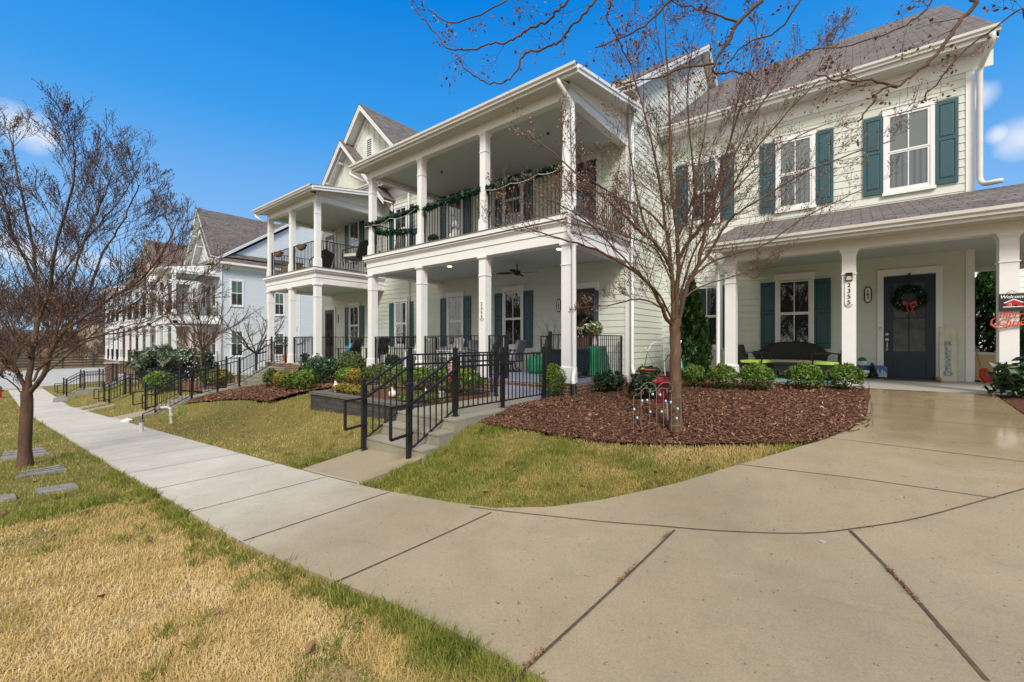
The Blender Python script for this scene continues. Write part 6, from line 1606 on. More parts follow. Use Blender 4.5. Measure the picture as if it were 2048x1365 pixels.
o = thing('deck_box', (-5.9, 9.6, F2), 'dark navy storage box behind the side railing of the middle porch', 'storage box'); m = MB(); m.box(-6.2, -5.5, 9.0, 10.1, F2 + .12, F2 + .66); m.build('box', M['navy'], o); m = MB(); m.box(-6.24, -5.46, 8.96, 10.14, F2 + .66, F2 + .71); m.build('lid', M['navy'], o)
for dx in (-6.15, -5.55):
    for dy in (9.05, 10.05): m = MB(); m.box(dx - .03, dx + .03, dy - .03, dy + .03, F2, F2 + .12); m.build('foot', M['navy'], o)
# ceiling fan
q = PZ(985, 541, 2.05); q = Vector((-7.6, 9.75, 2.24))
o = thing('ceiling_fan', (q.x, q.y, q.z - .35), 'brown leaf-bladed ceiling fan under the middle balcony', 'fan'); m = MB(); m.tube([(q.x, q.y, q.z), (q.x, q.y, q.z - .2)], .015, 8); m.lathe(q.x, q.y, [(.03, q.z - .34), (.10, q.z - .30), (.10, q.z - .22), (.03, q.z - .18)], 14); m.build('motor', M['wicker'], o)
for k in range(4):
    a = k*math.pi/2 + .4; u = Vector((math.cos(a), math.sin(a), 0)); v = Vector((-math.sin(a), math.cos(a), .15)); m = MB(); c0 = q + Vector((0, 0, -.27))
    pts = [c0 + u*.10 + v*.02, c0 + u*.25 + v*.08, c0 + u*.48 + v*.085, c0 + u*.64, c0 + u*.48 - v*.085, c0 + u*.25 - v*.08, c0 + u*.10 - v*.02]; m.add(pts + [p + Vector((0, 0, .01)) for p in pts], [tuple(range(7)), tuple(range(13, 6, -1))] + [(i, (i+1) % 7, 7 + (i+1) % 7, 7 + i) for i in range(7)]); m.build('blade', M['wicker'], o)
def rocking_chair(X, Y, z, rz, label, mm='white', pil=None, group='slatted porch chairs', cus=None):
    o = thing('slat_chair', (0, 0, 0), label, 'chair', group)
    m = MB(); 
    for i in range(5): m.box(-.24 + i*.10, -.16 + i*.10, -.26, .26, .37 - i*.0 + .01*i, .395 + .01*i)
    m.build('seat', M[mm], o)
    m = MB()
    for i in range(6): y = -.235 + i*.094; m.bar((-.22, y, .38), (-.46, y, 1.06 - abs(i - 2.5)*.02), .07, .018, up=(0, 1, 0))
    m.bar((-.43, -.28, .98), (-.43, .28, .98), .03, .06); m.bar((-.31, -.28, .62), (-.31, .28, .62), .03, .06); m.build('backrest', M[mm], o)
    for s in (-1, 1):
        m = MB(); m.box(-.36, .30, s*.30 - .05, s*.30 + .05, .60, .625); m.build('armrest', M[mm], o)
        m = MB(); m.box(.22, .27, s*.29 - .025, s*.29 + .025, .04, .60); m.build('leg', M[mm], o); m = MB(); m.bar((-.26, s*.29, .04), (-.30, s*.29, .60), .05); m.build('leg', M[mm], o)
        m = MB(); m.tube([(-.52, s*.29, .07), (-.25, s*.29, .02), (.05, s*.29, .01), (.38, s*.29, .05)], .02, 6); m.build('runner', M[mm], o)
    if pil: m = MB(); m.poly([(-.16, .40), (-.28, .78), (-.20, .80), (-.06, .43)], -.2, .2, 'y'); m.build('pillow', M[pil], o)
    if cus: m = MB(); m.poly([(-.20, .40), (-.42, 1.0), (-.36, 1.02), (-.12, .43)], -.23, .23, 'y'); m.build('back_cushion', M[cus], o)
    o.location = (X, Y, z); o.rotation_euler = (0, 0, rz); return o
rocking_chair(-11.9, 9.6, F2, R(-70), 'white slatted rocking chair at the left end of the middle porch')
rocking_chair(-10.6, 9.9, F2, R(-100), 'white slatted rocking chair below the middle window of the porch')
o = thing('planter_box', (-9.0, 8.65, F2), 'low brown wooden planter standing behind the railing of the middle porch', 'planter'); m = MB(); m.box(-9.45, -8.5, 8.55, 8.75, F2, F2 + .16); m.build('trough', M['terracotta'], o); m = MB(); m.box(-9.42, -8.53, 8.58, 8.72, F2 + .161, F2 + .17); m.build('soil', M['mulch'], o)
shrub('potted_plant', (-12.0, 8.7, F2), .32, .25, .24, 'dark leafy plant behind the railing by the first column of the middle porch', None, 'holly', 500, .06, 131, cat='plant')
# ---- left porch (101)
rocking_chair(-15.35, 9.1, F3, R(200), 'dark slatted chair with a turquoise pillow facing away on the left porch', 'wood_dark', 'aqua')
rocking_chair(-14.4, 9.7, F3, R(185), 'dark chair with green cushion and turquoise pillow on the left porch', 'wood_dark', 'aqua', cus='cream')
def pot(p, r, h, label, mm='terracotta', leaf=None):
    o = thing('flower_pot', p, label, 'flower pot', 'flower pots'); m = MB(); q = WL[o.name]
    m.lathe(q.x, q.y, [(r*.7, q.z), (r*.95, q.z + h*.8), (r*1.08, q.z + h*.8), (r*1.08, q.z + h)], 14); m.build('pot', M[mm], o)
    if leaf:
        rs = np.random.RandomState(int(abs(q.x)*10)); n = 260; c, d = ell_points(n, rs, r*1.3, r*1.3, r, shell=.4); c[:, 2] += h + r*.6; V, F = leaves(c, d, .05, rs, 2.4, 1.0); me = npmesh('foliage', V, F, M[leaf]); setcol(me, np.repeat(rs.rand(n), 4)); link('foliage', me, o)
pot((-19.75, 8.7, F3), .17, .30, 'large terracotta pot at the top of the long stairs')
pot((-19.3, 8.8, F3), .12, .16, 'small dark pot of trailing plants right of the terracotta pot', 'plastic_black', 'olive')
pot((-18.9, 9.1, F3), .13, .14, 'dark pot with sparse twigs behind the railing of the left porch', 'plastic_black', 'holly')
# ---- balcony 101
def rattan_chair(X, Y, z, rz, label):
    o = thing('rattan_armchair', (0, 0, 0), label, 'chair', 'dark rattan armchairs on the left balcony')
    m = MB(); m.box(-.28, .30, -.28, .28, .26, .34); m.build('seat', M['wicker'], o)
    m = MB(); m.add([(-.26, -.30, .32), (-.26, .30, .32), (-.46, .36, .80), (-.50, 0, .98), (-.46, -.36, .80), (-.30, -.30, .32), (-.30, .30, .32), (-.50, .36, .80), (-.54, 0, .98), (-.50, -.36, .80)], [(0, 1, 2, 3, 4), (9, 8, 7, 6, 5), (0, 4, 9, 5), (4, 3, 8, 9), (3, 2, 7, 8), (2, 1, 6, 7), (1, 0, 5, 6)]); m.build('backrest', M['wicker'], o)
    for s in (-1, 1): m = MB(); m.tube([(-.42, s*.33, .66), (0, s*.36, .62), (.28, s*.34, .56), (.33, s*.31, .40), (.30, s*.29, .0)], .026, 7); m.build('armrest', M['wicker'], o)
    m = MB(); m.box(-.24, .30, -.26, .26, .342, .45); m.build('cushion', M['cream'], o)
    for s in (-1, 1): m = MB(); m.box(-.28, -.24, s*.26 - .02, s*.26 + .02, 0, .26); m.build('leg', M['wicker'], o)
    o.location = (X, Y, z); o.rotation_euler = (0, 0, rz)
rattan_chair(-17.5, 9.1, DKL, R(175), 'dark rattan armchair behind the front railing of the left balcony'); rattan_chair(-14.75, 9.0, DKL, R(200), 'dark pointed-back rattan armchair behind the side railing of the left balcony')
o = thing('storage_chest', (-19.2, 8.7, DKL), 'tan slatted storage box at the left end of the left balcony', 'storage box'); m = MB(); 
for i in range(9): m.box(-19.75 + i*.125, -19.635 + i*.125, 8.5, 8.9, DKL, DKL + .5)
m.build('slat_panel', M['tan'], o); m = MB(); m.box(-19.78, -18.6, 8.47, 8.93, DKL + .5, DKL + .54); m.build('lid', M['handle'], o)
for px, py, l in ((558, 509, 'brown coir basket hooked on the railing, left one of two'), (604, 495, 'brown coir basket hooked on the railing, right one of two')):
    q = PY(px, py, 8.02); o = thing('hanging_basket', (q.x, 8.0, q.z - .12), l, 'basket', 'coir baskets on the left balcony railing'); m = MB(); m.lathe(q.x, 8.0, [(.06, q.z - .13), (.17, q.z - .08), (.24, q.z + .03), (.27, q.z + .07), (.24, q.z + .08)], 14, 0, 1.25, .6); m.build('liner', mat('coir_%d' % px, (.20, .12, .065), .95, var=.35, vscale=25, bump=1, bscale=80), o)
    m = MB(); m.bar((q.x - .1, 8.0, q.z + .07), (q.x - .1, 8.14, q.z + .11), .01); m.bar((q.x + .1, 8.0, q.z + .07), (q.x + .1, 8.14, q.z + .11), .01); m.build('hook', M['black'], o)
q = Vector((-18.6, 9.6, 5.38)); o = thing('wind_chime', (q.x, q.y, q.z - .9), 'wind chime hanging under the left balcony ceiling', 'wind chime'); m = MB(); m.tube([q, q + Vector((0, 0, -.25))], .004, 5); m.lathe(q.x, q.y, [(.06, q.z - .27), (.06, q.z - .25)], 10); m.build('hanger', M['black'], o)
m = MB()
for k in range(5): a = k*1.257; m.tube([(q.x + .045*math.cos(a), q.y + .045*math.sin(a), q.z - .3), (q.x + .045*math.cos(a), q.y + .045*math.sin(a), q.z - .55 - .04*k)], .010, 6)
m.build('chime_tube', M['metal'], o); m = MB(); m.tube([(q.x, q.y, q.z - .3), (q.x, q.y, q.z - .85)], .003, 5); m.lathe(q.x, q.y, [(.03, q.z - .9), (.03, q.z - .84)], 8); m.build('clapper', M['handle'], o)
# ---- balcony 102: garlands, white dog statue, wrapped figure, pot
def garland(pts, label, seed, beads=False, dens=420):
    P_ = [Vector(p) for p in pts]; L = sum((b - a).length for a, b in zip(P_[:-1], P_[1:])); n = int(dens * L); rs = np.random.RandomState(seed)
    o = thing('garland', tuple((P_[0] + P_[-1]) / 2 - Vector((0, 0, .15))), label, 'garland', 'evergreen garlands on the balcony railing'); q = WL[o.name]
    A = np.array([tuple(p) for p in P_]); s = np.linspace(0, len(A) - 1, n); i = np.minimum(s.astype(int), len(A) - 2); f = (s - i)[:, None]; c = A[i]*(1-f) + A[i+1]*f
    rad = .075 * (1 + .5*np.sin(s*5 + seed) * np.sin(s*13)); dd = rs.normal(0, 1, (n, 3)); dd /= np.linalg.norm(dd, axis=1)[:, None]; c = c + dd * (rad * rs.rand(n)**.5)[:, None]
    V, F = leaves(c, rs.normal(0, 1, (n, 3)), .055, rs, 2.4, .8, dirs=dd); me = npmesh('greenery', V - np.array(q), F, M['garland']); setcol(me, np.repeat(rs.rand(n), 4)); link('greenery', me, o)
    if beads:
        m = MB(); k = 16; W_ = []
        for j in range(len(A) - 1):
            a, b = Vector(A[j]), Vector(A[j+1])
            for t in range(k): u = t / k; W_.append(a.lerp(b, u) + Vector((0, -.09, -.05 - .55*(b-a).length*.5*u*(1-u)*1.2)))
        m.tube(W_, .009, 5); m.build('bead_string', M['cream'], o)
zt_ = DK + 1.06
garland([(-12.6, 8.12, zt_ - .02), (-12.2, 8.16, zt_ - .04), (-11.3, 8.16, zt_ + .02), (-10.2, 8.16, zt_ + .03), (-10.0, 8.12, zt_ + .06)], 'garland with a bead string on the top rail in the first balcony bay', 1, True)
garland([(-12.1, 8.14, zt_ - .30), (-11.5, 8.12, zt_ - .46), (-10.8, 8.12, zt_ - .52), (-10.1, 8.14, zt_ - .62)], 'lower drooping garland across the first balcony bay', 2)
garland([(-9.75, 8.16, zt_ - .05), (-9.2, 8.16, zt_ + .02), (-8.3, 8.16, zt_ + .02), (-7.55, 8.12, zt_ + .05)], 'garland on the top rail in the second balcony bay', 3)
garland([(-7.35, 8.14, zt_ + .03), (-6.5, 8.16, zt_ + .0), (-5.7, 8.16, zt_ + .03), (-5.1, 8.16, zt_ + .0)], 'garland with a bead string on the top rail in the third balcony bay', 4, True)
# dog statue: sitting, seen from the front
q = PY(912, 478, 8.7); dx_, dy_ = q.x, 8.7; o = thing('dog_statue', (dx_, dy_, DK), 'white curly sitting dog statue behind the balcony railing', 'statue')
m = MB(); 
m.lathe(dx_, dy_, [(.13, DK), (.16, DK + .08), (.15, DK + .22), (.11, DK + .36), (.09, DK + .44)], 14, 0, 1, 1.15)
for s in (-1, 1): m.tube([(dx_ + s*.07, dy_ - .13, DK + .30), (dx_ + s*.075, dy_ - .16, DK + .14), (dx_ + s*.075, dy_ - .17, DK + .02)], [.045, .035, .04], 8); m.ball((dx_ + s*.13, dy_ - .02, DK + .08), .09, .12, .08, n=10); m.ball((dx_ + s*.08, dy_ - .21, DK + .025), .04, .06, .025, n=8)
m.ball((dx_, dy_ - .05, DK + .53), .105, .11, .10, n=14); m.ball((dx_, dy_ - .15, DK + .50), .05, .07, .045, n=10)
for s in (-1, 1): m.ball((dx_ + s*.105, dy_ - .04, DK + .50), .035, .05, .085, n=10)
m.ball((dx_, dy_ - .04, DK + .63), .07, .07, .05, n=10); m.tube([(dx_, dy_ + .14, DK + .1), (dx_ + .05, dy_ + .22, DK + .2)], .03, 7)
m.build('body', mat('white_plaster_fur', (.72, .70, .68), .8, var=.12, bump=1.2, bscale=45), o, smooth=True)
m = MB(); m.ball((dx_, dy_ - .22, DK + .51), .018, n=8); m.build('nose', M['black'], o); m = MB(); m.ball((dx_ - .04, dy_ - .145, DK + .55), .012, n=6); m.ball((dx_ + .04, dy_ - .145, DK + .55), .012, n=6); m.build('eye', M['black'], o)
o = thing('wire_tree_figure', (-11.9, 8.9, DK), 'grey wrapped cone-shaped figure with thin arms on the balcony', 'ornament'); q = WL[o.name]; m = MB(); m.lathe(q.x, q.y, [(.20, q.z), (.19, q.z + .2), (.13, q.z + .5), (.05, q.z + .78), (.015, q.z + .9)], 12); m.build('cone', mat('grey_mesh_wrap', (.16, .15, .13), .8, var=.5, vscale=22, bump=1), o); m = MB(); m.tube([(q.x, q.y, q.z + .62), (q.x - .25, q.y - .05, q.z + .60)], .010, 5); m.tube([(q.x, q.y, q.z + .85), (q.x - .02, q.y, q.z + 1.05)], .008, 5); m.build('arm', M['twig'], o)
pot((-9.7, 8.45, DK), .12, .14, 'small pot with dark leaves on the balcony left of the dog statue', 'plastic_black', 'garland')
# ================================================================ yard
gp = lambda px, py: G(px, py)
# shepherd hook (white, two arms) with hanging dish and suet feeder
b0 = gp(1337, 846); t0 = b0.x*-CC + b0.y*SS
def C3(px, py, t=None): return PT(px, py, t or t0)
o = thing('shepherd_hook', tuple(b0), 'white double shepherd hook with curled arms rising behind the small tree', 'garden hook')
m = MB(); m.tube([b0 + Vector((0, 0, -.1)), C3(1331, 770), C3(1328, 710), C3(1326, 690), C3(1326, 678), C3(1332, 671), C3(1341, 671), C3(1350, 677), C3(1356, 687), C3(1361, 687), C3(1362, 681)], .010, 8); m.build('pole', M['white'], o, smooth=True)
m = MB(); m.tube([C3(1327, 705), C3(1324, 692), C3(1318, 686), C3(1310, 685), C3(1303, 689), C3(1299, 697), C3(1295, 702), C3(1291, 700), C3(1291, 695)], .009, 8); m.build('hook_arm', M['white'], o, smooth=True)
o = thing('hanging_feeder_dish', tuple(C3(1296, 741)), 'shallow red-rimmed bird dish hung on three cords from the white hook', 'bird feeder'); q = C3(1296, 741)
m = MB(); m.lathe(q.x, q.y, [(.10, q.z - .02), (.125, q.z), (.13, q.z + .012), (.11, q.z + .008)], 18); m.build('dish', M['maroon'], o)
m = MB()
for k in range(3): a = k*2.09 + .3; m.tube([C3(1295, 704), (q.x + .12*math.cos(a), q.y + .12*math.sin(a), q.z)], .0025, 4)
m.build('cord', M['black'], o); m = MB(); m.ball((q.x - .07, q.y - .02, q.z + .02), .03, .03, .018, n=8); m.build('seed_pile', mat('yellow_seed', (.6, .45, .06), .8), o)
o = thing('suet_feeder', tuple(C3(1360, 739)), 'green caged suet feeder hanging right of the tree trunk', 'bird feeder'); m = MB(); m.tube([C3(1360, 689), C3(1360, 717)], .003, 5); m.poly([(C3(1356, 718).x, C3(0, 718).z), (C3(1361, 716).x, C3(0, 716).z), (C3(1364, 721).x, C3(0, 721).z)], C3(1360, 720).y - .03, C3(1360, 720).y + .03, 'y'); m.bar(C3(1360, 720), C3(1363, 740), .06, .012, up=(0, 1, 0)); m.build('cage', mat('sea_green', (.02, .30, .22), .5), o)
m = MB(); m.bar(C3(1360, 721) + Vector((0, -.012, 0)), C3(1363, 736) + Vector((0, -.012, 0)), .03, .012, up=(0, 1, 0)); m.build('suet_cake', M['bone'], o)
# red lantern feeder on a short pole
q = C3(1325, 790, t0 - .05)
o = thing('lantern_feeder', (q.x, q.y, gzf(q.x, q.y)), 'dark red lantern-shaped bird feeder with a flared roof left of the tree trunk', 'bird feeder')
zt, zb = PT(1325, 752, t0 - .05).z, PT(1325, 805, t0 - .05).z
m = MB(); m.lathe(q.x, q.y, [(.085, zb), (.09, zb + .02), (.085, zb + .03), (.085, zt - .10)], 6); m.build('body', M['maroon'], o)
m = MB(); m.lathe(q.x, q.y, [(.150, zt - .10), (.152, zt - .085), (.09, zt - .055), (.08, zt - .02), (.065, zt - .01)], 6); m.build('roof', mat('crimson', (.34, .015, .025), .3), o)
m = MB(); 
for k in range(6): a = k*math.pi/3; m.tube([(q.x + .088*math.cos(a), q.y + .088*math.sin(a), zb + .03), (q.x + .088*math.cos(a), q.y + .088*math.sin(a), zt - .10)], .005, 5)
m.lathe(q.x, q.y, [(.055, zt - .01), (.06, zt), (.03, zt + .005)], 12); m.build('frame', M['black'], o)
# low wire garden fence with pale glass drops
f0, f1 = gp(1267, 872), gp(1399, 868); o = thing('garden_fence', tuple(f0.lerp(f1, .5)), 'rusty scrolled wire garden fence with pale blue glass drops in front of the tree', 'garden fence')
def FP(px, py): k = (px - 1267) / 132; t = (f0.x*-CC + f0.y*SS)*(1-k) + (f1.x*-CC + f1.y*SS)*k; return PT(px, py, t)
m = MB(); ln = lambda *pp: m.tube([FP(*p) for p in pp], .0045, 5)
for x, ty, by in ((1267, 795, 872), (1282, 788, 850), (1299, 780, 846), (1313, 775, 848), (1327, 782, 850), (1343, 788, 866), (1362, 793, 872)): ln((x, by + 4), (x, (by+ty)/2), (x, ty))
for cx in (1297, 1331):
    ln((cx - 27 if cx < 1310 else cx - 18, 780), (cx - 16, 777), (cx - 10, 769), (cx - 2, 765), (cx + 8, 766), (cx + 14, 773), (cx + 14, 781), (cx + 8, 784), (cx + 3, 780), (cx + 6, 776))
    ln((cx - 15, 790), (cx - 14, 781), (cx - 7, 776), (cx + 1, 778), (cx + 4, 786)); ln((cx - 15, 784), (cx - 18, 787), (cx - 14, 790), (cx - 10, 786), (cx - 13, 781))
ln((1267, 800), (1268, 792), (1273, 790)); ln((1355, 797), (1358, 790), (1362, 795)); ln((1345, 812), (1352, 815), (1354, 823), (1348, 829), (1343, 832)); ln((1343, 852), (1362, 852)); ln((1282, 858), (1295, 852), (1300, 845), (1313, 848))
m.build('wire_panel', M['rust'], o)
M['drop'] = mat('pale_blue_glass', (.42, .62, .72), .1)
for px, py in ((1306, 789), (1321, 790), (1285, 802), (1295, 801), (1332, 803), (1342, 805), (1269, 819), (1301, 824), (1324, 824), (1275, 836), (1356, 818), (1354, 837)):
    m = MB(); p = FP(px, py) + Vector((0, -.01, 0)); m.ball(tuple(p), .017, .012, .021, n=8); m.build('glass_drop', M['drop'], o, smooth=True)
b0 = gp(1368, 852); o = thing('iron_hook_pole', tuple(b0), 'thin black iron pole leaning behind the small tree with a small hook', 'garden hook'); tt = b0.x*-CC + b0.y*SS
m = MB(); m.tube([b0, PT(1362, 780, tt), PT(1354, 715, tt), PT(1345, 708, tt), PT(1336, 712, tt), PT(1330, 722, tt), PT(1327, 724, tt)], .006, 6); m.build('pole', M['black'], o)
# round brick planter
q = G(1297, 770); q = PT(1296, 760, 9.3); zg_ = gzf(q.x, q.y)
o = thing('round_planter', (q.x, q.y, zg_), 'round brown brick-edged planter against the green side wall', 'planter'); m = MB(); m.lathe(q.x, q.y, [(.34, zg_ - .05), (.34, zg_ + .30), (.36, zg_ + .30), (.36, zg_ + .36), (.30, zg_ + .36)], 20); m.build('wall', M['brick'], o)
rs = np.random.RandomState(4); n = 300; c, d = ell_points(n, rs, .26, .26, .12, shell=.3); c[:, 2] += .42; V, F = leaves(c, d, .05, rs, 2.2, 1.0); me = npmesh('foliage', V, F, M['holly']); setcol(me, np.repeat(rs.rand(n), 4)); link('foliage', me, o)
# ornaments in the raised bed, flag on the railing
for px, py, r, l in ((785, 791, .11, 'white rounded bird ornament in the raised bed'), (850, 782, .07, 'small white angular ornament near the stair railing in the raised bed'), (672, 773, .09, 'small white stone ornament at the back of the raised bed')):
    q = PZ(px, py, -1.20); o = thing('garden_ornament', (q.x, q.y, -1.26), l, 'ornament', 'white ornaments in the raised bed'); m = MB(); m.ball((q.x, q.y, -1.26 + r*.8), r, r*.8, r*.8, n=10); m.build('body', M['bone'], o, smooth=True); m = MB(); m.tube([(q.x, q.y, -1.26 + r), (q.x - r*.3, q.y, -1.26 + r*2.0), (q.x - r*.6, q.y, -1.26 + r*2.1)], [r*.4, r*.3, r*.22], 7); m.build('neck', M['bone'], o)
q = PX(898, 738, -6.20); o = thing('garden_doll', (-6.16, q.y, q.z - .15), 'small cloth scarecrow doll hanging on the far stair railing', 'ornament'); X, Y, z = -6.12, q.y, q.z
m = MB(); m.ball((X, Y, z + .10), .05, n=10); m.build('head', M['cream'], o); m = MB(); m.frust(X, Y, z - .10, z + .06, .16, .07); m.bar((X, Y - .12, z + .02), (X, Y + .12, z + .02), .04); m.build('clothing', stripe('doll_cloth', (.35, .03, .08), (.5, .4, .5), 8.0, 'Z'), o); m = MB(); m.lathe(X, Y, [(.075, z + .135), (.04, z + .15), (.03, z + .2)], 10); m.build('hat', mat('straw', (.5, .35, .08), .8), o); m = MB(); m.box(X - .02, X + .02, Y - .05, Y + .05, z - .24, z - .10); m.build('leg', M['maroon'], o)
# pipes in the left lawn
q = gp(283, 866); o = thing('pipe_stub', tuple(q), 'white plastic pipe stub with a blue-grey cap on the lawn by the long stairs', 'pipe'); m = MB(); m.tube([q + Vector((0, 0, -.1)), q + Vector((-.02, 0, .27))], .05, 12); m.build('pipe', M['bone'], o); m = MB(); m.tube([q + Vector((-.02, 0, .27)), q + Vector((-.02, 0, .33))], .06, 12); m.build('cap', mat('greyblue_cap', (.18, .20, .30), .5), o)
q = gp(343, 848); o = thing('backflow_pipe', tuple(q), 'weathered white bent pipe with a valve standing on the lawn beside the long stairs', 'pipe'); tt = q.x*-CC + q.y*SS
m = MB(); m.tube([q + Vector((0, 0, -.1)), PT(342, 835, tt), PT(341, 818, tt), PT(335, 815, tt), PT(322, 816, tt)], .035, 10); m.tube([PT(343, 832, tt), PT(343, 828, tt)], .055, 10); m.build('pipe', M['bone'], o); m = MB(); m.ball(tuple(PT(317, 817, tt)), .10, .07, .07, n=10); m.build('valve', M['rust'], o)
m = MB(); m.tube([PT(314, 817, tt), PT(300, 823, tt), PT(286, 828, tt), PT(284, 845, tt)], .016, 8); m.build('elbow_pipe', M['black'], o)
q = gp(254, 845); o = thing('cleanout_cap', tuple(q), 'round white cleanout cap in the grass left of the walk', 'pipe cap'); m = MB(); m.lathe(q.x, q.y, [(.14, q.z - .03), (.14, q.z + .08), (.09, q.z + .10)], 16); m.build('cap', M['white'], o); m = MB(); m.box(q.x - .04, q.x + .04, q.y - .02, q.y + .02, q.z + .10, q.z + .13); m.build('lug', M['white'], o)
q = gp(709, 838); q = G(845, 815); o = thing('pipe_stub', (-6.75, 6.1, -1.26), 'short white pipe sticking up in the raised bed next to the landing', 'pipe'); m = MB(); m.tube([(-6.75, 6.1, -1.3), (-6.75, 6.1, -1.05)], .05, 12); m.build('pipe', M['bone'], o); m = MB(); m.lathe(-6.75, 6.1, [(.06, -1.06), (.06, -1.03)], 12); m.build('rim', M['bone'], o)
# survey disc in the concrete
q = G(1645, 1084, .035); m = MB(); m.lathe(q.x, q.y, [(.021, q.z + .001), (.021, q.z + .004), (.008, q.z + .005)], 20); tag(m.build('survey_marker', mat('dull_zinc', (.40, .40, .42), .5)), 'small round metal survey disc set in the concrete', 'marker')
# drain grates and slabs by the verge tree
def grate(pts, label, slots=True, stone='galv'):
    P_ = [G(*p) for p in pts]; o = thing('drain_slab', tuple(sum(P_, Vector()) / 4), label, 'ground slab', 'grey slabs in the verge grass'); m = MB()
    up = Vector((0, 0, .035)); V = [p + Vector((0, 0, -.05)) for p in P_] + [p + up for p in P_]; m.add(V, [(0, 3, 2, 1), (4, 5, 6, 7), (0, 1, 5, 4), (1, 2, 6, 5), (2, 3, 7, 6), (3, 0, 4, 7)]); m.build('slab', M[stone], o)
    if slots:
        for k in (.33, .66):
            a = P_[0].lerp(P_[3], k) + up; b = P_[1].lerp(P_[2], k) + up; m = MB(); m.bar(a, b, .02, .008); m.build('slot', M['black'], o)
M['galv'] = mat('weathered_galvanised', (.215, .205, .19), .7, var=.35, vscale=10, dirt=.4)
grate([(0, 922), (100, 912), (84, 898), (8, 906)], 'slotted grey slab behind the trunk of the verge tree')
grate([(30, 958), (135, 943), (118, 934), (45, 948)], 'slotted grey slab in front of the trunk of the verge tree')
grate([(78, 992), (158, 979), (148, 970), (70, 983)], 'plain grey slab in the grass right of the others', False)
grate([(-20, 1008), (33, 1000), (28, 992), (-20, 998)], 'plain grey slab cut by the left edge of the picture', False)
a_ = [G(*p) for p in ((104, 806), (137, 803), (134, 793), (108, 797))]
grate([(105, 807), (137, 803), (133, 794), (107, 798)], 'small pale slab in the grass by the farthest stairs', False)
# ================================================================ grass, mulch chips, fallen leaves
def visible_samples(n, r0, r1, rs, a0=-58, a1=57, pw=1.0):
    """points round the camera, denser near it"""
    th = R(90) + math.atan2(CC, SS) - np.radians(rs.uniform(a0, a1, n))
    u = rs.rand(n); r = r0 * (r1 / r0) ** (u ** pw)
    return np.cos(th) * r, np.sin(th) * r, r
NZ = {}
def vnoise(x, y, s, seed):
    """value noise for patchiness"""
    if seed not in NZ: NZ[seed] = np.random.RandomState(seed).rand(256, 256)
    g = NZ[seed]; X = x * s + 1000; Y = y * s + 1000; i = np.floor(X).astype(int); j = np.floor(Y).astype(int); fx = X - i; fy = Y - j
    fx = fx*fx*(3-2*fx); fy = fy*fy*(3-2*fy); q = lambda a, b: g[a % 256, b % 256]
    return (q(i,j)*(1-fx)+q(i+1,j)*fx)*(1-fy) + (q(i,j+1)*(1-fx)+q(i+1,j+1)*fx)*fy
GRASS = [(0, (.07, .10, .018)), (.16, (.16, .21, .034)), (.32, (.28, .29, .065)), (.46, (.47, .385, .12)), (.60, (.56, .425, .17)), (.76, (.68, .50, .21)), (.92, (.80, .63, .33)), (1, (.85, .70, .42))]
M['grass'] = attr_mat('grass_blade', GRASS, .8, .32, spec=.1)
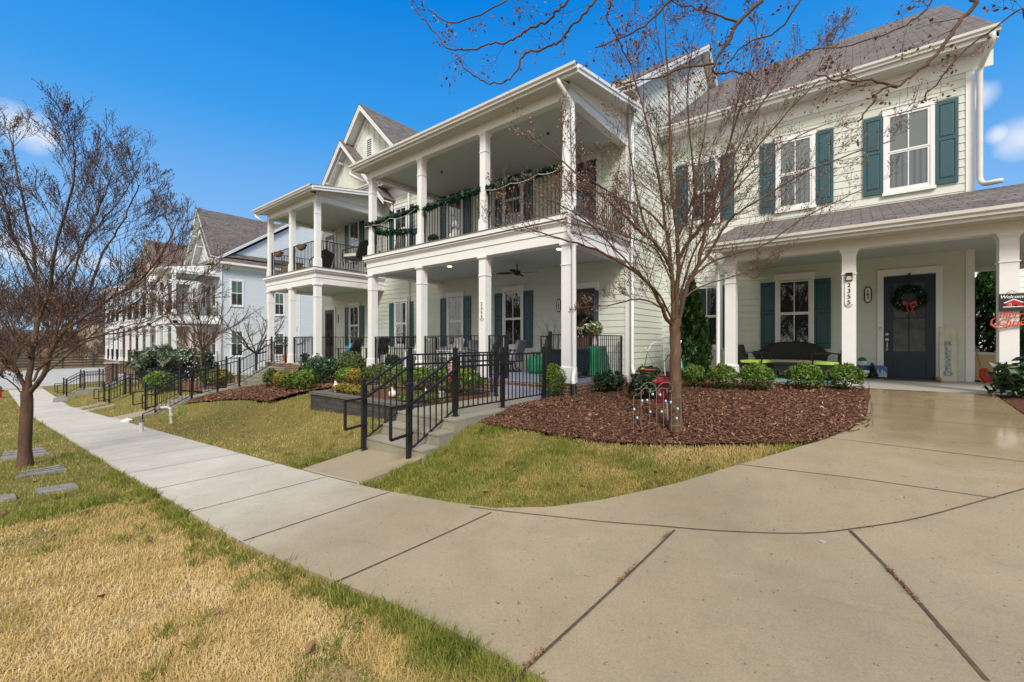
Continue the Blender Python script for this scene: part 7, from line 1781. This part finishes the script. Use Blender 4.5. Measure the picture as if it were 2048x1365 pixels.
def grass(N, r0, r1, seed, per, h0, w0, name, label, pw=1.0):
    rs = np.random.RandomState(seed); x, y, r = visible_samples(N, r0, r1, rs, pw=pw)
    ok = ~in_conc(x, y) & ~in_mulch(x, y) & (y < 9) & (y > -5.2) & ~((x > -10.15) & (x < -6.2) & (y > 4.95)) & ((y < 7.6) | (x < -21))
    x, y, r = x[ok], y[ok], r[ok]; n = len(x)
    px = np.repeat(x, per) + rs.normal(0, 1, n*per) * .03 * (1 + np.repeat(r, per)*.12); py = np.repeat(y, per) + rs.normal(0, 1, n*per) * .03 * (1 + np.repeat(r, per)*.12); pr = np.repeat(r, per)
    k2 = ~in_conc(px, py); px, py, pr = px[k2], py[k2], pr[k2]; m = len(px)
    big = vnoise(px, py, .55, 1)*.6 + vnoise(px, py, 1.7, 2)*.4; fine = vnoise(px, py, 5, 3)
    near = sm((1.6 - py) / .3) * sm((px + 8.5) / 3.2)              # straw-coloured foreground
    edge = np.exp(-((py - 1.5) / .20)**2) * (py < 1.7) * sm((vnoise(px, py, 1.6, 5) - .35) / .3) * (.35 + .65 * np.maximum(sm((px + 2.6) / .6), sm((-5.0 - px) / 1.0)))
    v = np.where(near > .5, .74 + .30*(big - .5) + .22*(fine - .5), .49 + .62*(big - .5) + .30*(fine - .5))
    v = v * (near > .5) + (near <= .5) * (v + .06 * sm((px + 30) / 20) - .03)
    tri = (px > -4.8) & (py > 2.9)
    v = np.where(tri, .47 + .70*(big - .5) + .25*(fine - .5), v)
    v = v - .17 * edge - .22 * sm((vnoise(px, py, .8, 8) - .62) / .12) * near
    v = v - .30 * sm((vnoise(px, py, 1.9, 6) * .7 + fine * .3 - .62) / .12) * (rs.rand(m) < .75) + rs.normal(0, .085, m)
    bare = sm((vnoise(px, py, 1.15, 12) * .65 + vnoise(px, py, 4.5, 13) * .35 - .69) / .10)
    v = np.where(rs.rand(m) < bare * .3, .08 + .1 * rs.rand(m), v)
    hgt = (1 - .5 * bare) * h0 * (1 + .05*pr) * rs.uniform(.5, 1.35, m) * np.where(v < .38, 1.35, .9) * (1 + .5*edge)
    wd = w0 * (1 + .11*pr)
    a = rs.uniform(0, 2*math.pi, m); lean = rs.uniform(.25, 1.2, m) * np.where(v > .6, 1.25, .9)
    bx = np.cos(a); by = np.sin(a); z = gz(px, py) - .004
    sx, sy = -by * wd * .5, bx * wd * .5
    V = np.empty((m, 5, 3))
    V[:, 0] = np.stack([px - sx, py - sy, z], 1); V[:, 1] = np.stack([px + sx, py + sy, z], 1)
    mx_, my_, mz = px + bx*hgt*lean*.35, py + by*hgt*lean*.35, z + hgt*.6
    V[:, 2] = np.stack([mx_ + sx*.7, my_ + sy*.7, mz], 1); V[:, 3] = np.stack([mx_ - sx*.7, my_ - sy*.7, mz], 1)
    V[:, 4] = np.stack([px + bx*hgt*lean, py + by*hgt*lean, z + hgt*np.clip(1.25 - .5*lean, .4, 1)], 1)
    b = np.arange(m)[:, None] * 5
    F4 = (b + np.array([[0, 1, 2, 3]])); F3 = (b + np.array([[3, 2, 4, 4]]))
    me = bpy.data.meshes.new(name); me.vertices.add(m*5); me.vertices.foreach_set('co', V.astype(np.float32).ravel())
    li = np.concatenate([F4.ravel(), (b + np.array([[3, 2, 4]])).ravel()]); me.loops.add(len(li)); me.loops.foreach_set('vertex_index', li.astype(np.int32))
    st = np.concatenate([np.arange(m)*4, m*4 + np.arange(m)*3]); me.polygons.add(2*m); me.polygons.foreach_set('loop_start', st.astype(np.int32))
    me.polygons.foreach_set('use_smooth', np.zeros(2*m, bool)); me.materials.append(M['grass']); me.update(calc_edges=True); setcol(me, np.repeat(np.clip(v, 0, 1), 5))
    tag(link(name, me), label, 'grass', kind='stuff')
grass(62000, 1.6, 7.5, 1, 6, .034, .0038, 'grass', 'short patchy grass, straw-coloured by the nearest walk', pw=.75)
grass(34000, 6.5, 38, 2, 5, .034, .0045, 'grass', 'olive winter lawn sloping up to the houses', pw=1.0)
# taller green tufts along the concrete
rs = np.random.RandomState(31); c_ = []
for k in range(420):
    t = rs.rand()
    if t < .30: x = rs.uniform(-9, -1.3); y = 1.40 + .17 * float(sm((x + 4.2) / 2.6)) - abs(rs.normal(0, .10))
    elif t < .7: x = rs.uniform(-5.2, -3.6); y = rs.uniform(3.0, 4.3)
    else: x = rs.uniform(-8, -2); y = rs.uniform(-.5, 5)
    if not (bool(in_conc(np.array([x]), np.array([y]))[0]) or bool(in_mulch(np.array([x]), np.array([y]))[0])) and not (x > -10.2 and x < -6.2 and y > 4.9): c_.append((x, y))
c_ = np.array(c_); per = 26; P = np.repeat(c_, per, 0) + rs.normal(0, .035, (len(c_)*per, 2)); m = len(P); a = rs.uniform(0, 6.28, m); h = rs.uniform(.04, .10, m); l = rs.uniform(.2, .9, m); z = gz(P[:, 0], P[:, 1])
D = np.stack([np.cos(a), np.sin(a)], 1); S = np.stack([-np.sin(a), np.cos(a)], 1) * .0028
V = np.empty((m, 4, 3)); V[:, 0, :2] = P - S; V[:, 1, :2] = P + S; V[:, 2, :2] = P + D*(h*l)[:, None] + S*.2; V[:, 3, :2] = P + D*(h*l)[:, None]*.5 - S*1.2; V[:, 0, 2] = z; V[:, 1, 2] = z; V[:, 2, 2] = z + h; V[:, 3, 2] = z + h*.62
me = npmesh('grass_tuft', V.reshape(-1, 3), np.arange(4*m).reshape(m, 4), M['grass']); setcol(me, np.repeat(np.clip(rs.normal(.27, .09, m), 0, .5), 4)); tag(link('grass_tuft', me), 'brighter green tufts of grass at the edges of the concrete', 'grass', kind='stuff')
# mulch chips
M['chip'] = attr_mat('bark_chip', [(0, (.045, .017, .011)), (.4, (.155, .074, .047)), (.8, (.29, .150, .095)), (.95, (.38, .23, .155)), (1, (.48, .34, .24))], .9, spec=.15)
def chips(x, y, rs, size, lift):
    n = len(x); z = gz(x, y) + lift + rs.uniform(0, .02, n); c = np.stack([x, y, z], 1); nr = np.tile([0, 0, 1.0], (n, 1))
    V, F = leaves(c, nr, size, rs, 3.6, .38); return V, F, np.repeat(np.clip(rs.normal(.45, .25, n), 0, 1), 4)
rs = np.random.RandomState(5); x = rs.uniform(-5.1, .12, 90000); y = rs.uniform(3.6, 11.1, 90000); k = in_mulch(x, y) & (x > -5.05); x, y = x[k], y[k]
keep = rs.rand(len(x)) < np.clip(7.5 / (y*y) * 6, .25, 1); V, F, c = chips(x[keep], y[keep], rs, .016, .03); me = npmesh('mulch_chip', V, F, M['chip']); setcol(me, c); tag(link('mulch_chip', me), 'loose reddish bark chips of the mulch bed', 'mulch', kind='stuff')
x = rs.uniform(-18.4, -12.8, 9000); y = rs.uniform(4.8, 8.4, 9000); k = in_mulch(x, y); V, F, c = chips(x[k], y[k], rs, .03, .03); me = npmesh('mulch_chip', V, F, M['chip']); setcol(me, c); tag(link('mulch_chip', me), 'loose bark chips of the left planting bed', 'mulch', kind='stuff')
# fallen leaves
def fallen(n, seed, fn, size, label, lift):
    rs = np.random.RandomState(seed); x, y = fn(rs, n); z = gz(x, y) + lift; c = np.stack([x, y, z], 1); V, F = leaves(c, np.tile([0, 0, 1.0], (len(x), 1)), size, rs, 1.35, .5, .22); me = npmesh('fallen_leaf', V, F, M['deadleaf']); setcol(me, np.repeat(rs.uniform(.2, 1, len(x)), 4)); tag(link('fallen_leaf', me), label, 'leaves', kind='stuff')
def f1(rs, n):
    x = rs.uniform(-16, 0, n); y = rs.uniform(-1, 7.5, n); k = ~in_conc(x, y); return x[k], y[k]
fallen(260, 1, f1, .05, 'scattered curled brown leaves on the lawns', .035)
def f2(rs, n): x = rs.uniform(-5, 0, n); y = np.where(rs.rand(n) < .5, rs.uniform(9.6, 10.5, n), rs.uniform(4.5, 10.5, n)); k = in_mulch(x, y) & (x < np.interp(y, EY, EX) - .08); return x[k], y[k]
fallen(240, 2, f2, .05, 'fallen leaves lying on the mulch bed', .06)
def f3(rs, n):
    x = rs.uniform(-4, 2.6, n); y = rs.uniform(1.6, 8, n); k = in_conc(x, y); return x[k], y[k]
fallen(230, 3, f3, .010, 'tiny bits of leaf litter on the concrete', .039)
rs = np.random.RandomState(77); P_ = []
for jl_ in ([G(*p) for p in ((1700, 1072), (1790, 1165), (1890, 1280), (1975, 1380))], [Vector((-1.22, 1.6, 0)), Vector((-1.12, 3.35, 0))]):
    for k in range(330):
        i = rs.randint(len(jl_) - 1); q = jl_[i].lerp(jl_[i+1], rs.rand()); 
        if vnoise(np.array([q.x*3]), np.array([q.y*3]), 1.0, 9)[0] > .45: P_.append((q.x + rs.normal(0, .008), q.y + rs.normal(0, .008)))
P_ = np.array(P_); V, F, c = chips(P_[:, 0], P_[:, 1], rs, .008, .036); me = npmesh('seed_litter', V, F, M['deadleaf']); setcol(me, np.clip(c + .3, 0, 1)); tag(link('seed_litter', me), 'orange-brown seed litter caught in the wide slab joints', 'leaves', kind='stuff')
print('objects', len(bpy.data.objects))
